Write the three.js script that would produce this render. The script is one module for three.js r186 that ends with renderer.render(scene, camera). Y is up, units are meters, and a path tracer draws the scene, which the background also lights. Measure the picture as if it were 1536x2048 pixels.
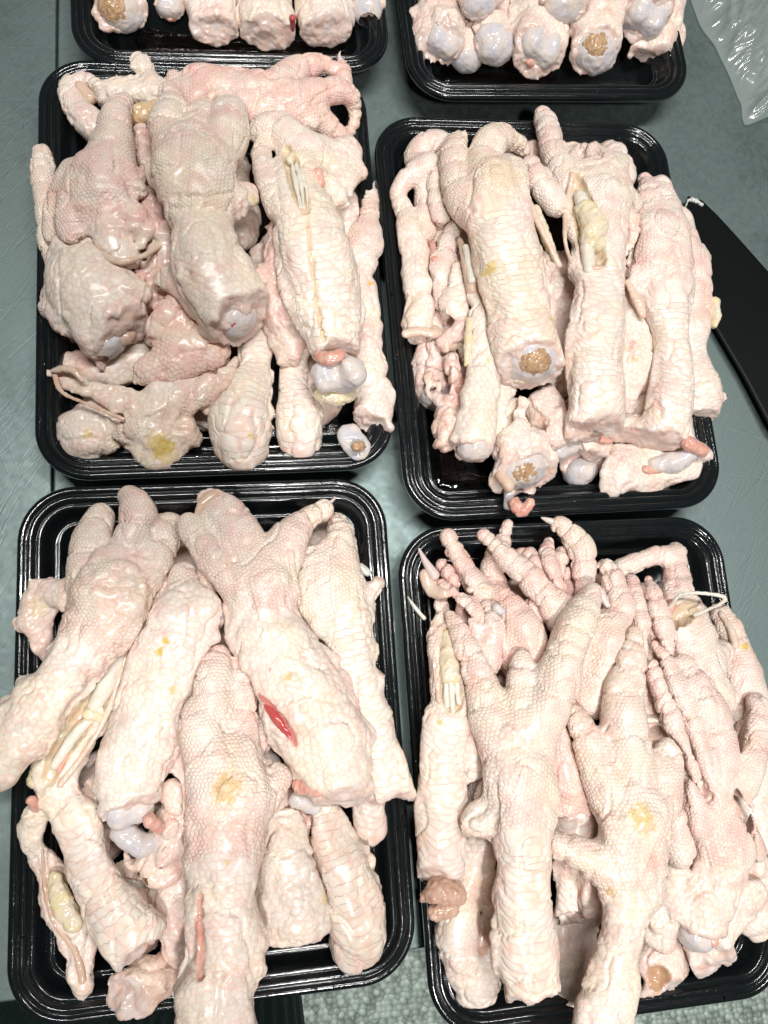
import * as THREE from 'three';
import { mergeGeometries, mergeVertices } from 'three/addons/utils/BufferGeometryUtils.js';
import { RectAreaLightUniformsLib } from 'three/addons/lights/RectAreaLightUniformsLib.js';

// ---------------------------------------------------------------- camera, light, exposure
RectAreaLightUniformsLib.init();
const renderer = new THREE.WebGLRenderer({ antialias: true });
renderer.toneMapping = THREE.LinearToneMapping;
renderer.toneMappingExposure = 1.25;
renderer.shadowMap.enabled = true;
const scene = new THREE.Scene();
scene.background = new THREE.Color().setRGB(0.026, 0.031, 0.030);          // even ambient fill standing in for the unseen room walls
const camera = new THREE.PerspectiveCamera(65, 0.75, 0.02, 20);
camera.position.set(0, 0.43668, 0);
camera.up.set(0.04178773, 0.21082631, -0.97662995);
camera.lookAt(0.15725754, 0.43668 - 0.966688, -0.20195144);

function label(o, text, category, group, kind) {
  o.userData.label = text; o.userData.category = category;
  if (group) o.userData.group = group;
  if (kind) o.userData.kind = kind;
  return o;
}
const taken = {};
function numbered(n) { const k = taken[n] = (taken[n] ?? -1) + 1; return k ? n + '_' + String(k).padStart(3, '0') : n; }
function add(o, parent = scene) { o.traverse((m) => { if (m.isMesh) { m.castShadow = m.receiveShadow = true; } }); parent.add(o); return o; }
function lamp(x, y, z, w, d, power, color, aim, text) {
  const g = new THREE.Group(); g.name = numbered('ceiling_lamp'); g.position.set(x, y, z);
  label(g, text, 'lamp', 'ceiling lamps');
  g.lookAt(...aim);
  const housing = new THREE.Mesh(new THREE.BoxGeometry(w + 0.03, d + 0.03, 0.05), new THREE.MeshStandardMaterial({ color: 0xd8d8d4, roughness: 0.6 }));
  housing.name = 'housing'; housing.position.z = -0.03; g.add(housing);
  const tube = new THREE.Mesh(new THREE.BoxGeometry(w, d, 0.006), new THREE.MeshStandardMaterial({ color: 0xffffff, emissive: color, emissiveIntensity: 1.5, roughness: 0.5 }));
  tube.name = 'light_panel'; g.add(tube);
  const l = new THREE.RectAreaLight(color, power, w, d);
  l.position.z = 0.01; l.rotation.y = Math.PI; g.add(l);    // faces the table
  add(g); return g;
}
lamp(0.05, 1.4, 0.68, 0.12, 0.12, 310, new THREE.Color().setRGB(1, 0.975, 0.945), [0.05, 0, -0.1], 'square ceiling lamp hanging over the front of the table');
lamp(0.15, 1.9, -0.3, 1.2, 0.035, 235, new THREE.Color().setRGB(1, 0.985, 0.955), [0.15, 0, -0.28], 'long tube ceiling lamp above the middle of the table');
// ---------------------------------------------------------------- noise
function rng(seed) { let a = seed >>> 0; return () => { a = (a + 0x6D2B79F5) | 0; let t = Math.imul(a ^ (a >>> 15), 1 | a); t = (t + Math.imul(t ^ (t >>> 7), 61 | t)) ^ t; return ((t ^ (t >>> 14)) >>> 0) / 4294967296; }; }
function h3(x, y, z) { let h = Math.imul(x, 374761393) ^ Math.imul(y, 668265263) ^ Math.imul(z, 1274126177); h = Math.imul(h ^ (h >>> 13), 1274126177); h = Math.imul(h ^ (h >>> 15), 2246822519 | 0); return (h ^ (h >>> 16)) >>> 0; }
const U = 1 / 4294967296;
function noise(x, y, z) {                                    // value noise, -1 .. 1
  const i = Math.floor(x), j = Math.floor(y), k = Math.floor(z); let a = x - i, b = y - j, c = z - k;
  a = a * a * (3 - 2 * a); b = b * b * (3 - 2 * b); c = c * c * (3 - 2 * c);
  const v = (p, q, r) => h3(i + p, j + q, k + r) * U;
  const m = (p, q, t) => p + (q - p) * t;
  return 2 * m(m(m(v(0, 0, 0), v(1, 0, 0), a), m(v(0, 1, 0), v(1, 1, 0), a), b), m(m(v(0, 0, 1), v(1, 0, 1), a), m(v(0, 1, 1), v(1, 1, 1), a), b), c) - 1;
}
const fbm = (x, y, z) => 0.6 * noise(x, y, z) + 0.3 * noise(2.1 * x + 7, 2.1 * y, 2.1 * z) + 0.15 * noise(4.3 * x, 4.3 * y + 3, 4.3 * z);
const W = { f1: 0, f2: 0, id: 0 };
function worley3(x, y, z) {
  const i = Math.floor(x), j = Math.floor(y), k = Math.floor(z); let f1 = 9, f2 = 9, id = 0;
  for (let p = -1; p < 2; p++) for (let q = -1; q < 2; q++) for (let r = -1; r < 2; r++) {
    const h = h3(i + p, j + q, k + r), g = Math.imul(h, 2654435761) >>> 0, e = Math.imul(g ^ 0x9e37, 1597334677) >>> 0;
    const dx = i + p + 0.12 + 0.76 * h * U - x, dy = j + q + 0.12 + 0.76 * g * U - y, dz = k + r + 0.12 + 0.76 * e * U - z, d = dx * dx + dy * dy + dz * dz;
    if (d < f1) { f2 = f1; f1 = d; id = g; } else if (d < f2) f2 = d;
  }
  W.f1 = Math.sqrt(f1); W.f2 = Math.sqrt(f2); W.id = id * U;
}
function plates(u, v, seed) {                                // staggered plates, one unit wide and high
  const j = Math.floor(v); let f1 = 9, f2 = 9, id = 0, at = 0;
  for (let q = -1; q < 2; q++) { const o = ((j + q) & 1) * 0.5, i = Math.floor(u - o);
    for (let p = -1; p < 2; p++) { const h = h3(i + p, j + q, seed), g = Math.imul(h, 2654435761) >>> 0;
      const dx = i + p + o + 0.5 + 0.42 * (h * U - 0.5) - u, dy = (j + q + 0.5 + 0.34 * (g * U - 0.5) - v) * 1.15, d = dx * dx + dy * dy;
      if (d < f1) { f2 = f1; f1 = d; id = g; at = dy; } else if (d < f2) f2 = d; } }
  W.f1 = Math.sqrt(f1); W.f2 = Math.sqrt(f2); W.id = id * U; return at;
}
const clamp = (x, a, b) => x < a ? a : x > b ? b : x, step = (a, b, x) => { x = clamp((x - a) / (b - a), 0, 1); return x * x * (3 - 2 * x); };

// ---------------------------------------------------------------- soft bodies: tapered chains joined smoothly, millimetres
// a body: { chains: [{ n: [[x, y, z, r], ...], t: surface, f: flatness }], cuts: [{ c, n }], carves: [{ n: [[x, y, z, r]] }] , k }
function curve(nodes, gap = 3.5) {                            // Catmull-Rom through the nodes
  const out = [], P = (i) => nodes[clamp(i, 0, nodes.length - 1)];
  if (nodes.length === 1) { const a = nodes[0]; return [a, [a[0] + 0.01, a[1], a[2], a[3]]]; }
  for (let i = 0; i + 1 < nodes.length; i++) {
    const a = P(i - 1), b = P(i), c = P(i + 1), d = P(i + 2), n = Math.max(2, Math.ceil(Math.hypot(c[0] - b[0], c[1] - b[1], c[2] - b[2]) / gap));
    for (let j = 0; j < n; j++) { const t = j / n; out.push([0, 1, 2, 3].map((q) => 0.5 * (2 * b[q] + (c[q] - a[q]) * t + (2 * a[q] - 5 * b[q] + 4 * c[q] - d[q]) * t * t + (3 * b[q] - a[q] - 3 * c[q] + d[q]) * t * t * t))); }
  }
  out.push(nodes[nodes.length - 1]);
  return out;
}
function compile(body) {
  const S = []; let lo = [1e9, 1e9, 1e9], hi = [-1e9, -1e9, -1e9], fmax = 1;
  body.chains.forEach((c, ci) => {
    const f = c.f ?? 1; fmax = Math.max(fmax, f); let s = 0; const pts = curve(c.n);
    for (let i = 0; i + 1 < pts.length; i++) {
      const a = pts[i], b = pts[i + 1], l = Math.hypot(b[0] - a[0], b[1] - a[1], b[2] - a[2]) || 1e-3;
      let dx = b[0] - a[0], dy = (b[1] - a[1]) * f, dz = b[2] - a[2];
      const rough = { ax: a[0], ay: a[1] * f, az: a[2], dx, dy, dz, q: 1 / (dx * dx + dy * dy + dz * dz), ra: Math.max(0.3, a[3]), rb: Math.max(0.3, b[3]) - Math.max(0.3, a[3]), s, l, ci, f };
      S.push(rough); s += l;
      for (const p of [a, b]) for (let q = 0; q < 3; q++) { const e = p[3] + 3; lo[q] = Math.min(lo[q], p[q] - e); hi[q] = Math.max(hi[q], p[q] + e); }
    }
    c.length = s;
  });
  body.S = S; body.lo = lo; body.hi = hi; body.fmax = fmax; body.nc = body.chains.length;
  body.C = (body.carves ?? []).flatMap((c) => { const pts = curve(c.n); return pts.slice(1).map((b, i) => { const a = pts[i], dx = b[0] - a[0], dy = b[1] - a[1], dz = b[2] - a[2]; return { ax: a[0], ay: a[1], az: a[2], dx, dy, dz, q: 1 / Math.max(1e-6, dx * dx + dy * dy + dz * dz), ra: a[3], rb: b[3] - a[3], f: 1 }; }); });
  return body;
}
function seg(g, x, y, z) {
  const px = x - g.ax, py = y * g.f - g.ay, pz = z - g.az; let t = (px * g.dx + py * g.dy + pz * g.dz) * g.q; t = t < 0 ? 0 : t > 1 ? 1 : t;
  const ex = px - t * g.dx, ey = py - t * g.dy, ez = pz - t * g.dz; return Math.sqrt(ex * ex + ey * ey + ez * ez) - g.ra - t * g.rb;
}
let nearest = 0; const FOLD = { toe: 0.45, palm: 1.35, hex: 1.3, bands: 0.7, scute: 0.8, skin: 1.9 };
const best = new Float64Array(64), smin = (a, b, k) => { const h = Math.max(k - Math.abs(a - b), 0); return Math.min(a, b) - h * h / (4 * k); };
function joined(body, list, x, y, z) {                        // chains only
  const n = body.nc; for (let i = 0; i < n; i++) best[i] = 1e3;
  for (const g of list) { const d = seg(g, x, y, z); if (d < best[g.ci]) best[g.ci] = d; }
  let d = 1e3, m = 1e3; for (let i = 0; i < n; i++) if (best[i] < 900) { if (best[i] < m) { m = best[i]; nearest = i; } d = smin(d, best[i], body.k ?? 3.4); }
  return d;
}
const smax = (a, b, k) => -smin(-a, -b, k);
function dist(body, list, near, x, y, z) {
  let d = joined(body, list, x, y, z);
  const lump = body.lump ?? 0.9, sd = body.seed;
  if (lump && d < 7 && d > -7) { d += lump * (1.3 * noise(x * 0.05 + sd, y * 0.05, z * 0.05) + 0.7 * noise(x * 0.11, y * 0.11, z * 0.11 + sd));
    const f = (body.fold ?? 1) * (FOLD[body.chains[nearest].t] ?? 0); if (f) { const wx = x + 3 * noise(x * 0.08 + 3, y * 0.08, z * 0.08), wz = z + 3 * noise(x * 0.08, y * 0.08, z * 0.08 + 7); d -= f * (2.4 * Math.abs(noise(wx * 0.042 + sd, y * 0.042, wz * 0.042)) - 0.7) + f * (1.9 * Math.abs(noise(wx * 0.085, y * 0.085 + sd, wz * 0.085)) - 0.55) + 0.5 * f * (2 * Math.abs(noise(wx * 0.17, y * 0.17, wz * 0.17 + sd)) - 0.6); } }
  for (const c of body.cuts ?? []) { const e = (x - c.c[0]) * c.n[0] + (y - c.c[1]) * c.n[1] + (z - c.c[2]) * c.n[2]; const e2 = Math.hypot(x - c.c[0], y - c.c[1], z - c.c[2]); if (e2 < c.r) d = smax(d, e + 3.2 * noise(x * 0.12, y * 0.12, z * 0.12) + 1.0 * noise(x * 0.4, y * 0.4, z * 0.4), 2.2); }
  for (const g of body.C) d = smax(d, -seg(g, x, y, z) - 0.5 * noise(x * 0.5, y * 0.5, z * 0.5), 1.2);
  for (const o of near) { const e = joined(o.body, o.list, x, y, z); d = smax(d, (d - e) * 0.5 + 0.1, 1.6); }
  if (body.floor !== undefined) d = smax(d, body.floor - y, 3);
  return d;
}
// surface nets over the grid cells near the surface; returns positions (mm) and triangles
function mesh(body, h, others = []) {
  const { lo, hi } = body, B = 4, nx = Math.ceil((hi[0] - lo[0]) / h / B) * B + 1, ny = Math.ceil((hi[1] - lo[1]) / h / B) * B + 1, nz = Math.ceil((hi[2] - lo[2]) / h / B) * B + 1;
  const F = new Float32Array(nx * ny * nz).fill(9), sx = 1, sy = nx, sz = nx * ny, blocks = [], half = B * h * 0.87;
  const close = others.filter((o) => o !== body && o.lo.every((v, q) => v < hi[q] && o.hi[q] > lo[q]));
  for (let k = 0; k + 1 < nz; k += B) for (let j = 0; j + 1 < ny; j += B) for (let i = 0; i + 1 < nx; i += B) {
    const x = lo[0] + (i + B / 2) * h, y = lo[1] + (j + B / 2) * h, z = lo[2] + (k + B / 2) * h;
    if (y - half > hi[1] || z - half > hi[2]) continue; let m = 1e9; const ds = new Float32Array(body.S.length); for (let q = 0; q < ds.length; q++) { const d = seg(body.S[q], x, y, z); ds[q] = d; if (d < m) m = d; }
    const K = body.k ?? 3.4, rim = half * body.fmax;
    if (m > rim + 3 + K * 0.25) continue;
    const near = []; let inner = m < -rim * 1.25 - 5;
    for (const o of close) { const pad = half + 3; if (x < o.lo[0] - pad || x > o.hi[0] + pad || y < o.lo[1] - pad || y > o.hi[1] + pad || z < o.lo[2] - pad || z > o.hi[2] + pad) continue; let e = 1e9; const es = new Float32Array(o.S.length); for (let q = 0; q < es.length; q++) { const d = seg(o.S[q], x, y, z); es[q] = d; if (d < e) e = d; } if (m + e < 2.2 * half * Math.max(body.fmax, o.fmax) + 3) { near.push({ body: o, list: o.S.filter((g, q) => es[q] - half * g.f < e + half * 1.3 + 3) }); inner = false; } }
    if (inner && !body.C.length && !(body.cuts ?? []).length) { for (let c = 0; c <= B; c++) for (let b = 0; b <= B; b++) for (let a = 0; a <= B; a++) { const q = (i + a) + (j + b) * sy + (k + c) * sz; if (F[q] === 9) F[q] = -9; } continue; }
    const list = body.S.filter((g, q) => ds[q] - half * g.f < m + half * 1.3 + K);
    blocks.push([i, j, k]);
    for (let c = 0; c <= B; c++) for (let b = 0; b <= B; b++) for (let a = 0; a <= B; a++) { const at = (i + a) + (j + b) * sy + (k + c) * sz; if (F[at] === 9) F[at] = dist(body, list, near, lo[0] + (i + a) * h, lo[1] + (j + b) * h, lo[2] + (k + c) * h); }
  }
  const V = new Int32Array(nx * ny * nz).fill(-1), pos = [], nor = [], tri = [], E = [[0, 1], [2, 3], [4, 5], [6, 7], [0, 2], [1, 3], [4, 6], [5, 7], [0, 4], [1, 5], [2, 6], [3, 7]], O = [0, 1, sy, sy + 1, sz, sz + 1, sy + sz, sy + sz + 1];
  for (const [bi, bj, bk] of blocks) for (let k = bk; k < bk + B; k++) for (let j = bj; j < bj + B; j++) for (let i = bi; i < bi + B; i++) {
    const at = i + j * sy + k * sz; let m = 0; for (let q = 0; q < 8; q++) if (F[at + O[q]] < 0) m |= 1 << q;
    if (m === 0 || m === 255) continue;
    let x = 0, y = 0, z = 0, n = 0;
    for (const [a, b] of E) { if (((m >> a) & 1) === ((m >> b) & 1)) continue; const fa = F[at + O[a]], fb = F[at + O[b]], t = fa / (fa - fb); x += (a & 1) + t * ((b & 1) - (a & 1)); y += ((a >> 1) & 1) + t * (((b >> 1) & 1) - ((a >> 1) & 1)); z += (a >> 2) + t * ((b >> 2) - (a >> 2)); n++; }
    V[at] = pos.length / 3; pos.push(lo[0] + (i + x / n) * h, lo[1] + (j + y / n) * h, lo[2] + (k + z / n) * h);
    let gx = 0, gy = 0, gz = 0; for (let q = 0; q < 8; q++) { const v = clamp(F[at + O[q]], -4, 4); gx += q & 1 ? v : -v; gy += q & 2 ? v : -v; gz += q & 4 ? v : -v; }
    const l = Math.hypot(gx, gy, gz) || 1; nor.push(gx / l, gy / l, gz / l);
  }
  for (const [bi, bj, bk] of blocks) for (let k = bk; k < bk + B; k++) for (let j = bj; j < bj + B; j++) for (let i = bi; i < bi + B; i++) {
    const at = i + j * sy + k * sz, in0 = F[at] < 0;
    const quad = (a, b, c, d, flip) => { if (a < 0 || b < 0 || c < 0 || d < 0) return; if (flip) tri.push(a, c, b, b, c, d); else tri.push(a, b, c, b, d, c); };
    if (j && k && in0 !== F[at + 1] < 0) quad(V[at - sy - sz], V[at - sz], V[at - sy], V[at], !in0);
    if (i && k && in0 !== F[at + sy] < 0) quad(V[at - 1 - sz], V[at - sz], V[at - 1], V[at], in0);
    if (i && j && in0 !== F[at + sz] < 0) quad(V[at - 1 - sy], V[at - sy], V[at - 1], V[at], !in0);
  }
  // keep the largest connected piece
  const up = new Int32Array(pos.length / 3).map((_, i) => i), find = (a) => { while (up[a] !== a) { up[a] = up[up[a]]; a = up[a]; } return a; };
  for (let t = 0; t < tri.length; t += 3) { const a = find(tri[t]), b = find(tri[t + 1]), c = find(tri[t + 2]); up[b] = a; up[c] = a; }
  const size = new Map(); let big = -1, most = 0; for (let t = 0; t < tri.length; t += 3) { const r = find(tri[t]), n = (size.get(r) ?? 0) + 1; size.set(r, n); if (n > most) { most = n; big = r; } }
  if (size.size < 2 || body.all) return { pos, nor, tri };
  const at2 = new Int32Array(pos.length / 3).fill(-1), p2 = [], n2 = [], t2 = [];
  for (let t = 0; t < tri.length; t++) { if (find(tri[t]) !== big) continue; const v = tri[t]; if (at2[v] < 0) { at2[v] = p2.length / 3; p2.push(pos[3 * v], pos[3 * v + 1], pos[3 * v + 2]); n2.push(nor[3 * v], nor[3 * v + 1], nor[3 * v + 2]); } t2.push(at2[v]); }
  return { pos: p2, nor: n2, tri: t2 };
}

// what the skin is like at a point: nearest chain, how far along, how far round
const A = { chain: null, s: 0, side: 0, r: 0, d: 0, top: 0 };
function where(body, x, y, z, only = -1) {
  let m = 1e9, g0 = null; for (const g of body.S) { if (only >= 0 && g.ci !== only) continue; const d = seg(g, x, y, z); if (d < m) { m = d; g0 = g; } }
  const g = g0, px = x - g.ax, py = y * g.f - g.ay, pz = z - g.az, t = clamp((px * g.dx + py * g.dy + pz * g.dz) * g.q, 0, 1);
  const ex = px - t * g.dx, ey = py - t * g.dy, ez = pz - t * g.dz, l = Math.hypot(g.dx, g.dz) || 1e-6;
  let sx = -g.dz / l, sz = g.dx / l; const side = ex * sx + ez * sz, up = Math.sqrt(Math.max(0, ex * ex + ey * ey + ez * ez - side * side)) * Math.sign(ey || 1);
  A.ci = g.ci; A.chain = body.chains[g.ci]; A.s = g.s + t * g.l; A.r = g.ra + t * g.rb; A.side = Math.atan2(side, up) * A.r; A.top = up; A.d = m;
}
function pebble(x, y, z, c, amp) { worley3(x / c, y / c, z / c); return amp * (Math.sqrt(clamp((W.f2 - W.f1) * 1.9, 0, 1)) - 0.75); }
// relief (mm) and colour of the skin at a point
const skin = { h: 0, r: 0, g: 0, b: 0, raw: 0 };
function surface(body, x, y, z, ny) {
  where(body, x, y, z); const c = A.chain, sd = body.seed;
  const wx = x + 0.9 * noise(x * 0.35, y * 0.35, z * 0.35), wy = y + 0.9 * noise(x * 0.35 + 9, y * 0.35, z * 0.35), wz = z + 0.9 * noise(x * 0.35, y * 0.35 + 9, z * 0.35);
  let h = 0, kind = c.t ?? 'toe', plate = 0;
  // drop-outs for cut faces and slits
  let cut = 0, carve = 0;
  for (const k of body.cuts ?? []) { const e = (x - k.c[0]) * k.n[0] + (y - k.c[1]) * k.n[1] + (z - k.c[2]) * k.n[2]; if (Math.hypot(x - k.c[0], y - k.c[1], z - k.c[2]) < k.r) cut = Math.max(cut, step(-1.6, -0.6, e + 3.2 * noise(x * 0.12, y * 0.12, z * 0.12) + noise(x * 0.4, y * 0.4, z * 0.4))); }
  for (const g of body.C) carve = Math.max(carve, step(1.1, 0.3, seg(g, x, y, z)));
  const raw = Math.max(cut, carve);
  const big = fbm(x * 0.05 + sd, y * 0.05, z * 0.05), mid = fbm(x * 0.16, y * 0.16 + sd, z * 0.16), fine = noise(x * 0.9, y * 0.9, z * 0.9);
  if (kind === 'toe' || kind === 'palm') {
    const fold = kind === 'toe' ? A.r * 1.7 + 2 : 16, p = A.s + 2.6 * mid + 0.1 * Math.abs(A.side), q = p / fold, near = Math.abs(q - Math.round(q)) * fold, which = h3(Math.round(q), sd * 7 | 0, 3) * U;
    if (A.s > 4) h -= (kind === 'toe' ? 1.0 : 0.8) * (0.25 + 1.1 * which) * Math.exp(-near * near / 0.7) * step(0, 5, A.s);
    if (kind === 'toe') h += 0.5 * Math.sqrt(Math.max(0, near / fold * 2)) - 0.25;
  } else if (kind === 'bands' || kind === 'scute' || kind === 'hex') { plate = 1; h += 0.25 * mid; }
  else { h += 0.5 * mid + 0.3 * fine; }
  // folds of loose skin
  const ridge = 1 - Math.abs(noise(x * 0.075 + sd, y * 0.075, z * 0.075 + 0.35 * mid)); h -= (body.wrinkle ?? 1.1) * Math.pow(step(0.88, 1, ridge), 2);
  const across = 1 - Math.abs(noise(A.s * 0.16 + 0.5 * mid + sd, A.side * 0.035, 2)); h -= (plate ? 0.35 : 0.6) * Math.pow(step(0.86, 1, across), 2) * step(-0.1, 0.3, big);
  h *= 1 - raw * 0.85; h += raw * (0.5 * fine + 0.5 * mid);
  skin.h = h; skin.raw = raw;
  // colour of the thing itself: cream skin with pink and yellow blotches, each scale a little different
  const pk = clamp((body.pink ?? 0.35) - 0.12 + 0.75 * mid + 0.45 * big + (plate ? -0.12 : 0.08), 0, 1), ye = clamp((body.yellow ?? 0.15) + 0.8 * fbm(x * 0.07 + 31, y * 0.07, z * 0.07 + sd), 0, 1), v = 1 + 0.03 * fine;
  let r = 0.88, g = 0.80, b = 0.725;
  r += pk * (0.87 - r); g += pk * (0.58 - g); b += pk * (0.52 - b);
  g += 0.3 * ye * (0.75 - g); b += 0.5 * ye * (0.50 - b); r *= v; g *= v; b *= v;
  if (raw > 0) {
    const t = clamp(0.5 + 0.9 * fbm(x * 0.28 + 5, y * 0.28, z * 0.28), 0, 1), C = cut >= carve ? (body.cutTone ?? RAW) : (body.slitTone ?? FAT);
    r += raw * (C[0][0] + t * (C[1][0] - C[0][0]) - r); g += raw * (C[0][1] + t * (C[1][1] - C[0][1]) - g); b += raw * (C[0][2] + t * (C[1][2] - C[0][2]) - b);
  }
  for (const k of body.stains ?? []) { const d = Math.hypot(x - k[0], z - k[2]) / k[3] + 0.45 * fine + 0.4 * mid; if (ny > 0) { const w = step(1.15, 0.75, d) * k[7] * (1 - 0.7 * raw); r += w * (k[4] - r); g += w * (k[5] - g); b += w * (k[6] - b); } }
  skin.r = clamp(r, 0.01, 0.9); skin.g = clamp(g, 0.01, 0.9); skin.b = clamp(b, 0.01, 0.9);
}
const RAW = [[0.80, 0.70, 0.66], [0.76, 0.52, 0.42]], FAT = [[0.80, 0.72, 0.52], [0.76, 0.50, 0.32]], BLOOD = [[0.50, 0.05, 0.05], [0.66, 0.16, 0.14]];
const TISSUE = {                                              // colour a, colour b, lump size, relief
  bone: [[0.64, 0.63, 0.69], [0.78, 0.68, 0.60], 0.14, 0.8], marrow: [[0.40, 0.22, 0.11], [0.62, 0.42, 0.24], 0.5, 1.0], flesh: [[0.80, 0.52, 0.42], [0.74, 0.32, 0.24], 0.25, 1.0], meat: [[0.46, 0.035, 0.04], [0.58, 0.10, 0.09], 0.2, 0.5],
  fat: [[0.82, 0.70, 0.40], [0.82, 0.72, 0.60], 0.22, 1.0], tendon: [[0.82, 0.80, 0.73], [0.80, 0.73, 0.60], 0.14, 0.5], amber: [[0.72, 0.50, 0.26], [0.80, 0.62, 0.42], 0.25, 1.0], membrane: [[0.76, 0.60, 0.46], [0.72, 0.48, 0.36], 0.2, 0.4],
  claw: [[0.76, 0.62, 0.58], [0.74, 0.66, 0.60], 0.1, 0.05], edge: [[0.80, 0.68, 0.56], [0.78, 0.55, 0.42], 0.2, 0.4], raw: [[0.60, 0.34, 0.22], [0.72, 0.50, 0.40], 0.3, 1.1], clear: [[0.70, 0.70, 0.66], [0.74, 0.70, 0.60], 0.1, 0.4],
};
function toGeometry({ pos, nor, tri }, paint, base) {
  const n = pos.length / 3, P = new Float32Array(n * 3), C = new Float32Array(n * 3), T = new Float32Array(n * 2);
  for (let i = 0; i < n; i++) {
    const x = pos[3 * i], y = pos[3 * i + 1], z = pos[3 * i + 2]; paint(x, y, z, nor[3 * i + 1]);
    P[3 * i] = (x + nor[3 * i] * skin.h - base[0]) / 1000; P[3 * i + 1] = (y + nor[3 * i + 1] * skin.h - base[1]) / 1000; P[3 * i + 2] = (z + nor[3 * i + 2] * skin.h - base[2]) / 1000;
    C[3 * i] = skin.r; C[3 * i + 1] = skin.g; C[3 * i + 2] = skin.b; T[2 * i] = x / 30 + 0.3 * y / 30; T[2 * i + 1] = z / 30 - 0.4 * y / 30;
  }
  const g = new THREE.BufferGeometry(); g.setAttribute('position', new THREE.BufferAttribute(P, 3)); g.setAttribute('color', new THREE.BufferAttribute(C, 3)); g.setAttribute('uv', new THREE.BufferAttribute(T, 2)); g.setIndex(new THREE.BufferAttribute(new Uint32Array(tri), 1)); g.computeVertexNormals();
  return g;
}
function grain(size, f) { const d = new Uint8Array(size * size * 4); for (let y = 0; y < size; y++) for (let x = 0; x < size; x++) { const v = clamp(f(x / size, y / size), 0, 1) * 255, q = 4 * (x + y * size); d[q] = d[q + 1] = d[q + 2] = v; d[q + 3] = 255; } const t = new THREE.DataTexture(d, size, size); t.wrapS = t.wrapT = THREE.RepeatWrapping; t.magFilter = THREE.LinearFilter; t.needsUpdate = true; return t; }
const tile = (u, v, n, s) => { const a = u * n, b = v * n, w = (x, y) => noise(((x % n) + n) % n + 0.001, ((y % n) + n) % n, s); return w(a, b); };
const skinBump = grain(512, (u, v) => 0.5 + 0.3 * tile(u, v, 64, 3.5) + 0.25 * tile(u, v, 128, 8.5)), skinRough = grain(256, (u, v) => 0.62 + 0.35 * tile(u, v, 12, 1.5) + 0.2 * tile(u, v, 40, 5.5));
// scales: cells of cols x rows on a tile; returns [height map, colour map]
function scales(size, cols, rows, jx, jy, sharp, tilt, seed) {
  const hd = new Uint8Array(size * size * 4), cd = new Uint8Array(size * size * 4), pts = [], R = rng(seed), asp = 1;
  for (let j = 0; j < rows; j++) { pts.push([]); for (let i = 0; i < cols; i++) pts[j].push([(i + (j & 1) * 0.5 + 0.5 + jx * (R() - 0.5)), (j + 0.5 + jy * (R() - 0.5)), R()]); }
  for (let y = 0; y < size; y++) for (let x = 0; x < size; x++) {
    const u = x / size * cols, v = y / size * rows, j0 = Math.floor(v), i0 = Math.floor(u); let f1 = 9, f2 = 9, id = 0, at = 0;
    for (let q = -2; q < 3; q++) for (let p = -2; p < 3; p++) { const j = (j0 + q + 2 * rows) % rows, i = (i0 + p + 2 * cols) % cols, c = pts[j][i]; let dx = c[0] - u, dy = c[1] - v; dx -= cols * Math.round(dx / cols); dy -= rows * Math.round(dy / rows); const d = Math.hypot(dx, dy * 1.1); if (d < f1) { f2 = f1; f1 = d; id = c[2]; at = dy; } else if (d < f2) f2 = d; }
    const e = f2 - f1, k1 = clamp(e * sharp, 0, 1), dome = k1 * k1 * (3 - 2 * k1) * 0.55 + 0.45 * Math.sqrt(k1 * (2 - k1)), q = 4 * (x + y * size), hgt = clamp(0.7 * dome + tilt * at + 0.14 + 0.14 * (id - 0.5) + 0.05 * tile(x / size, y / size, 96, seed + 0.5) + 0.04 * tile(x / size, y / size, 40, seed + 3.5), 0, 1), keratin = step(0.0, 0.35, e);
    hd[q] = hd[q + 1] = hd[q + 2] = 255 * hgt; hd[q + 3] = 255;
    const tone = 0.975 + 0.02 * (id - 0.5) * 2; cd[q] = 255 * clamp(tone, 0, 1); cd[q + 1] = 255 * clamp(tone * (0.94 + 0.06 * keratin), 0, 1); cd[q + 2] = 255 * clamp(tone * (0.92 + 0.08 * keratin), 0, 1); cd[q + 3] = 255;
  }
  const mk = (a) => { const t = new THREE.DataTexture(a, size, size); t.wrapS = t.wrapT = THREE.RepeatWrapping; t.magFilter = THREE.LinearFilter; t.minFilter = THREE.LinearMipmapLinearFilter; t.needsUpdate = true; return t; };
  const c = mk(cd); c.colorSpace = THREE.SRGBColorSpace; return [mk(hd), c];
}
const TILE = 48;                                              // mm covered by one repeat of the scale textures
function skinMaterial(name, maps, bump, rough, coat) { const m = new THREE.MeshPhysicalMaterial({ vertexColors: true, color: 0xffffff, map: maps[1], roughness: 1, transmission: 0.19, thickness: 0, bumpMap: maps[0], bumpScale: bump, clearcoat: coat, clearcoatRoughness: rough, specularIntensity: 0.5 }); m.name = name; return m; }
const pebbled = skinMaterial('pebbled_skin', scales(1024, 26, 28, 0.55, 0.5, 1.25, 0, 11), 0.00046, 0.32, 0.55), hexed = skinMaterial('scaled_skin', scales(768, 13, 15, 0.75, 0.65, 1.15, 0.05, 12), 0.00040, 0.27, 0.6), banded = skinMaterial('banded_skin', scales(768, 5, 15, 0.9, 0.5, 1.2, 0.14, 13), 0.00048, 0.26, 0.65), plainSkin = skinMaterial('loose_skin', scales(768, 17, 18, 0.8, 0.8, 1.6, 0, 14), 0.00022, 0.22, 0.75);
const slick = new THREE.MeshPhysicalMaterial({ vertexColors: true, color: 0xffffff, roughness: 1, transmission: 0.3, thickness: 0, bumpMap: skinBump, bumpScale: 0.0001, clearcoat: 1, clearcoatRoughness: 0.14 });
slick.name = 'wet_tissue';
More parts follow.
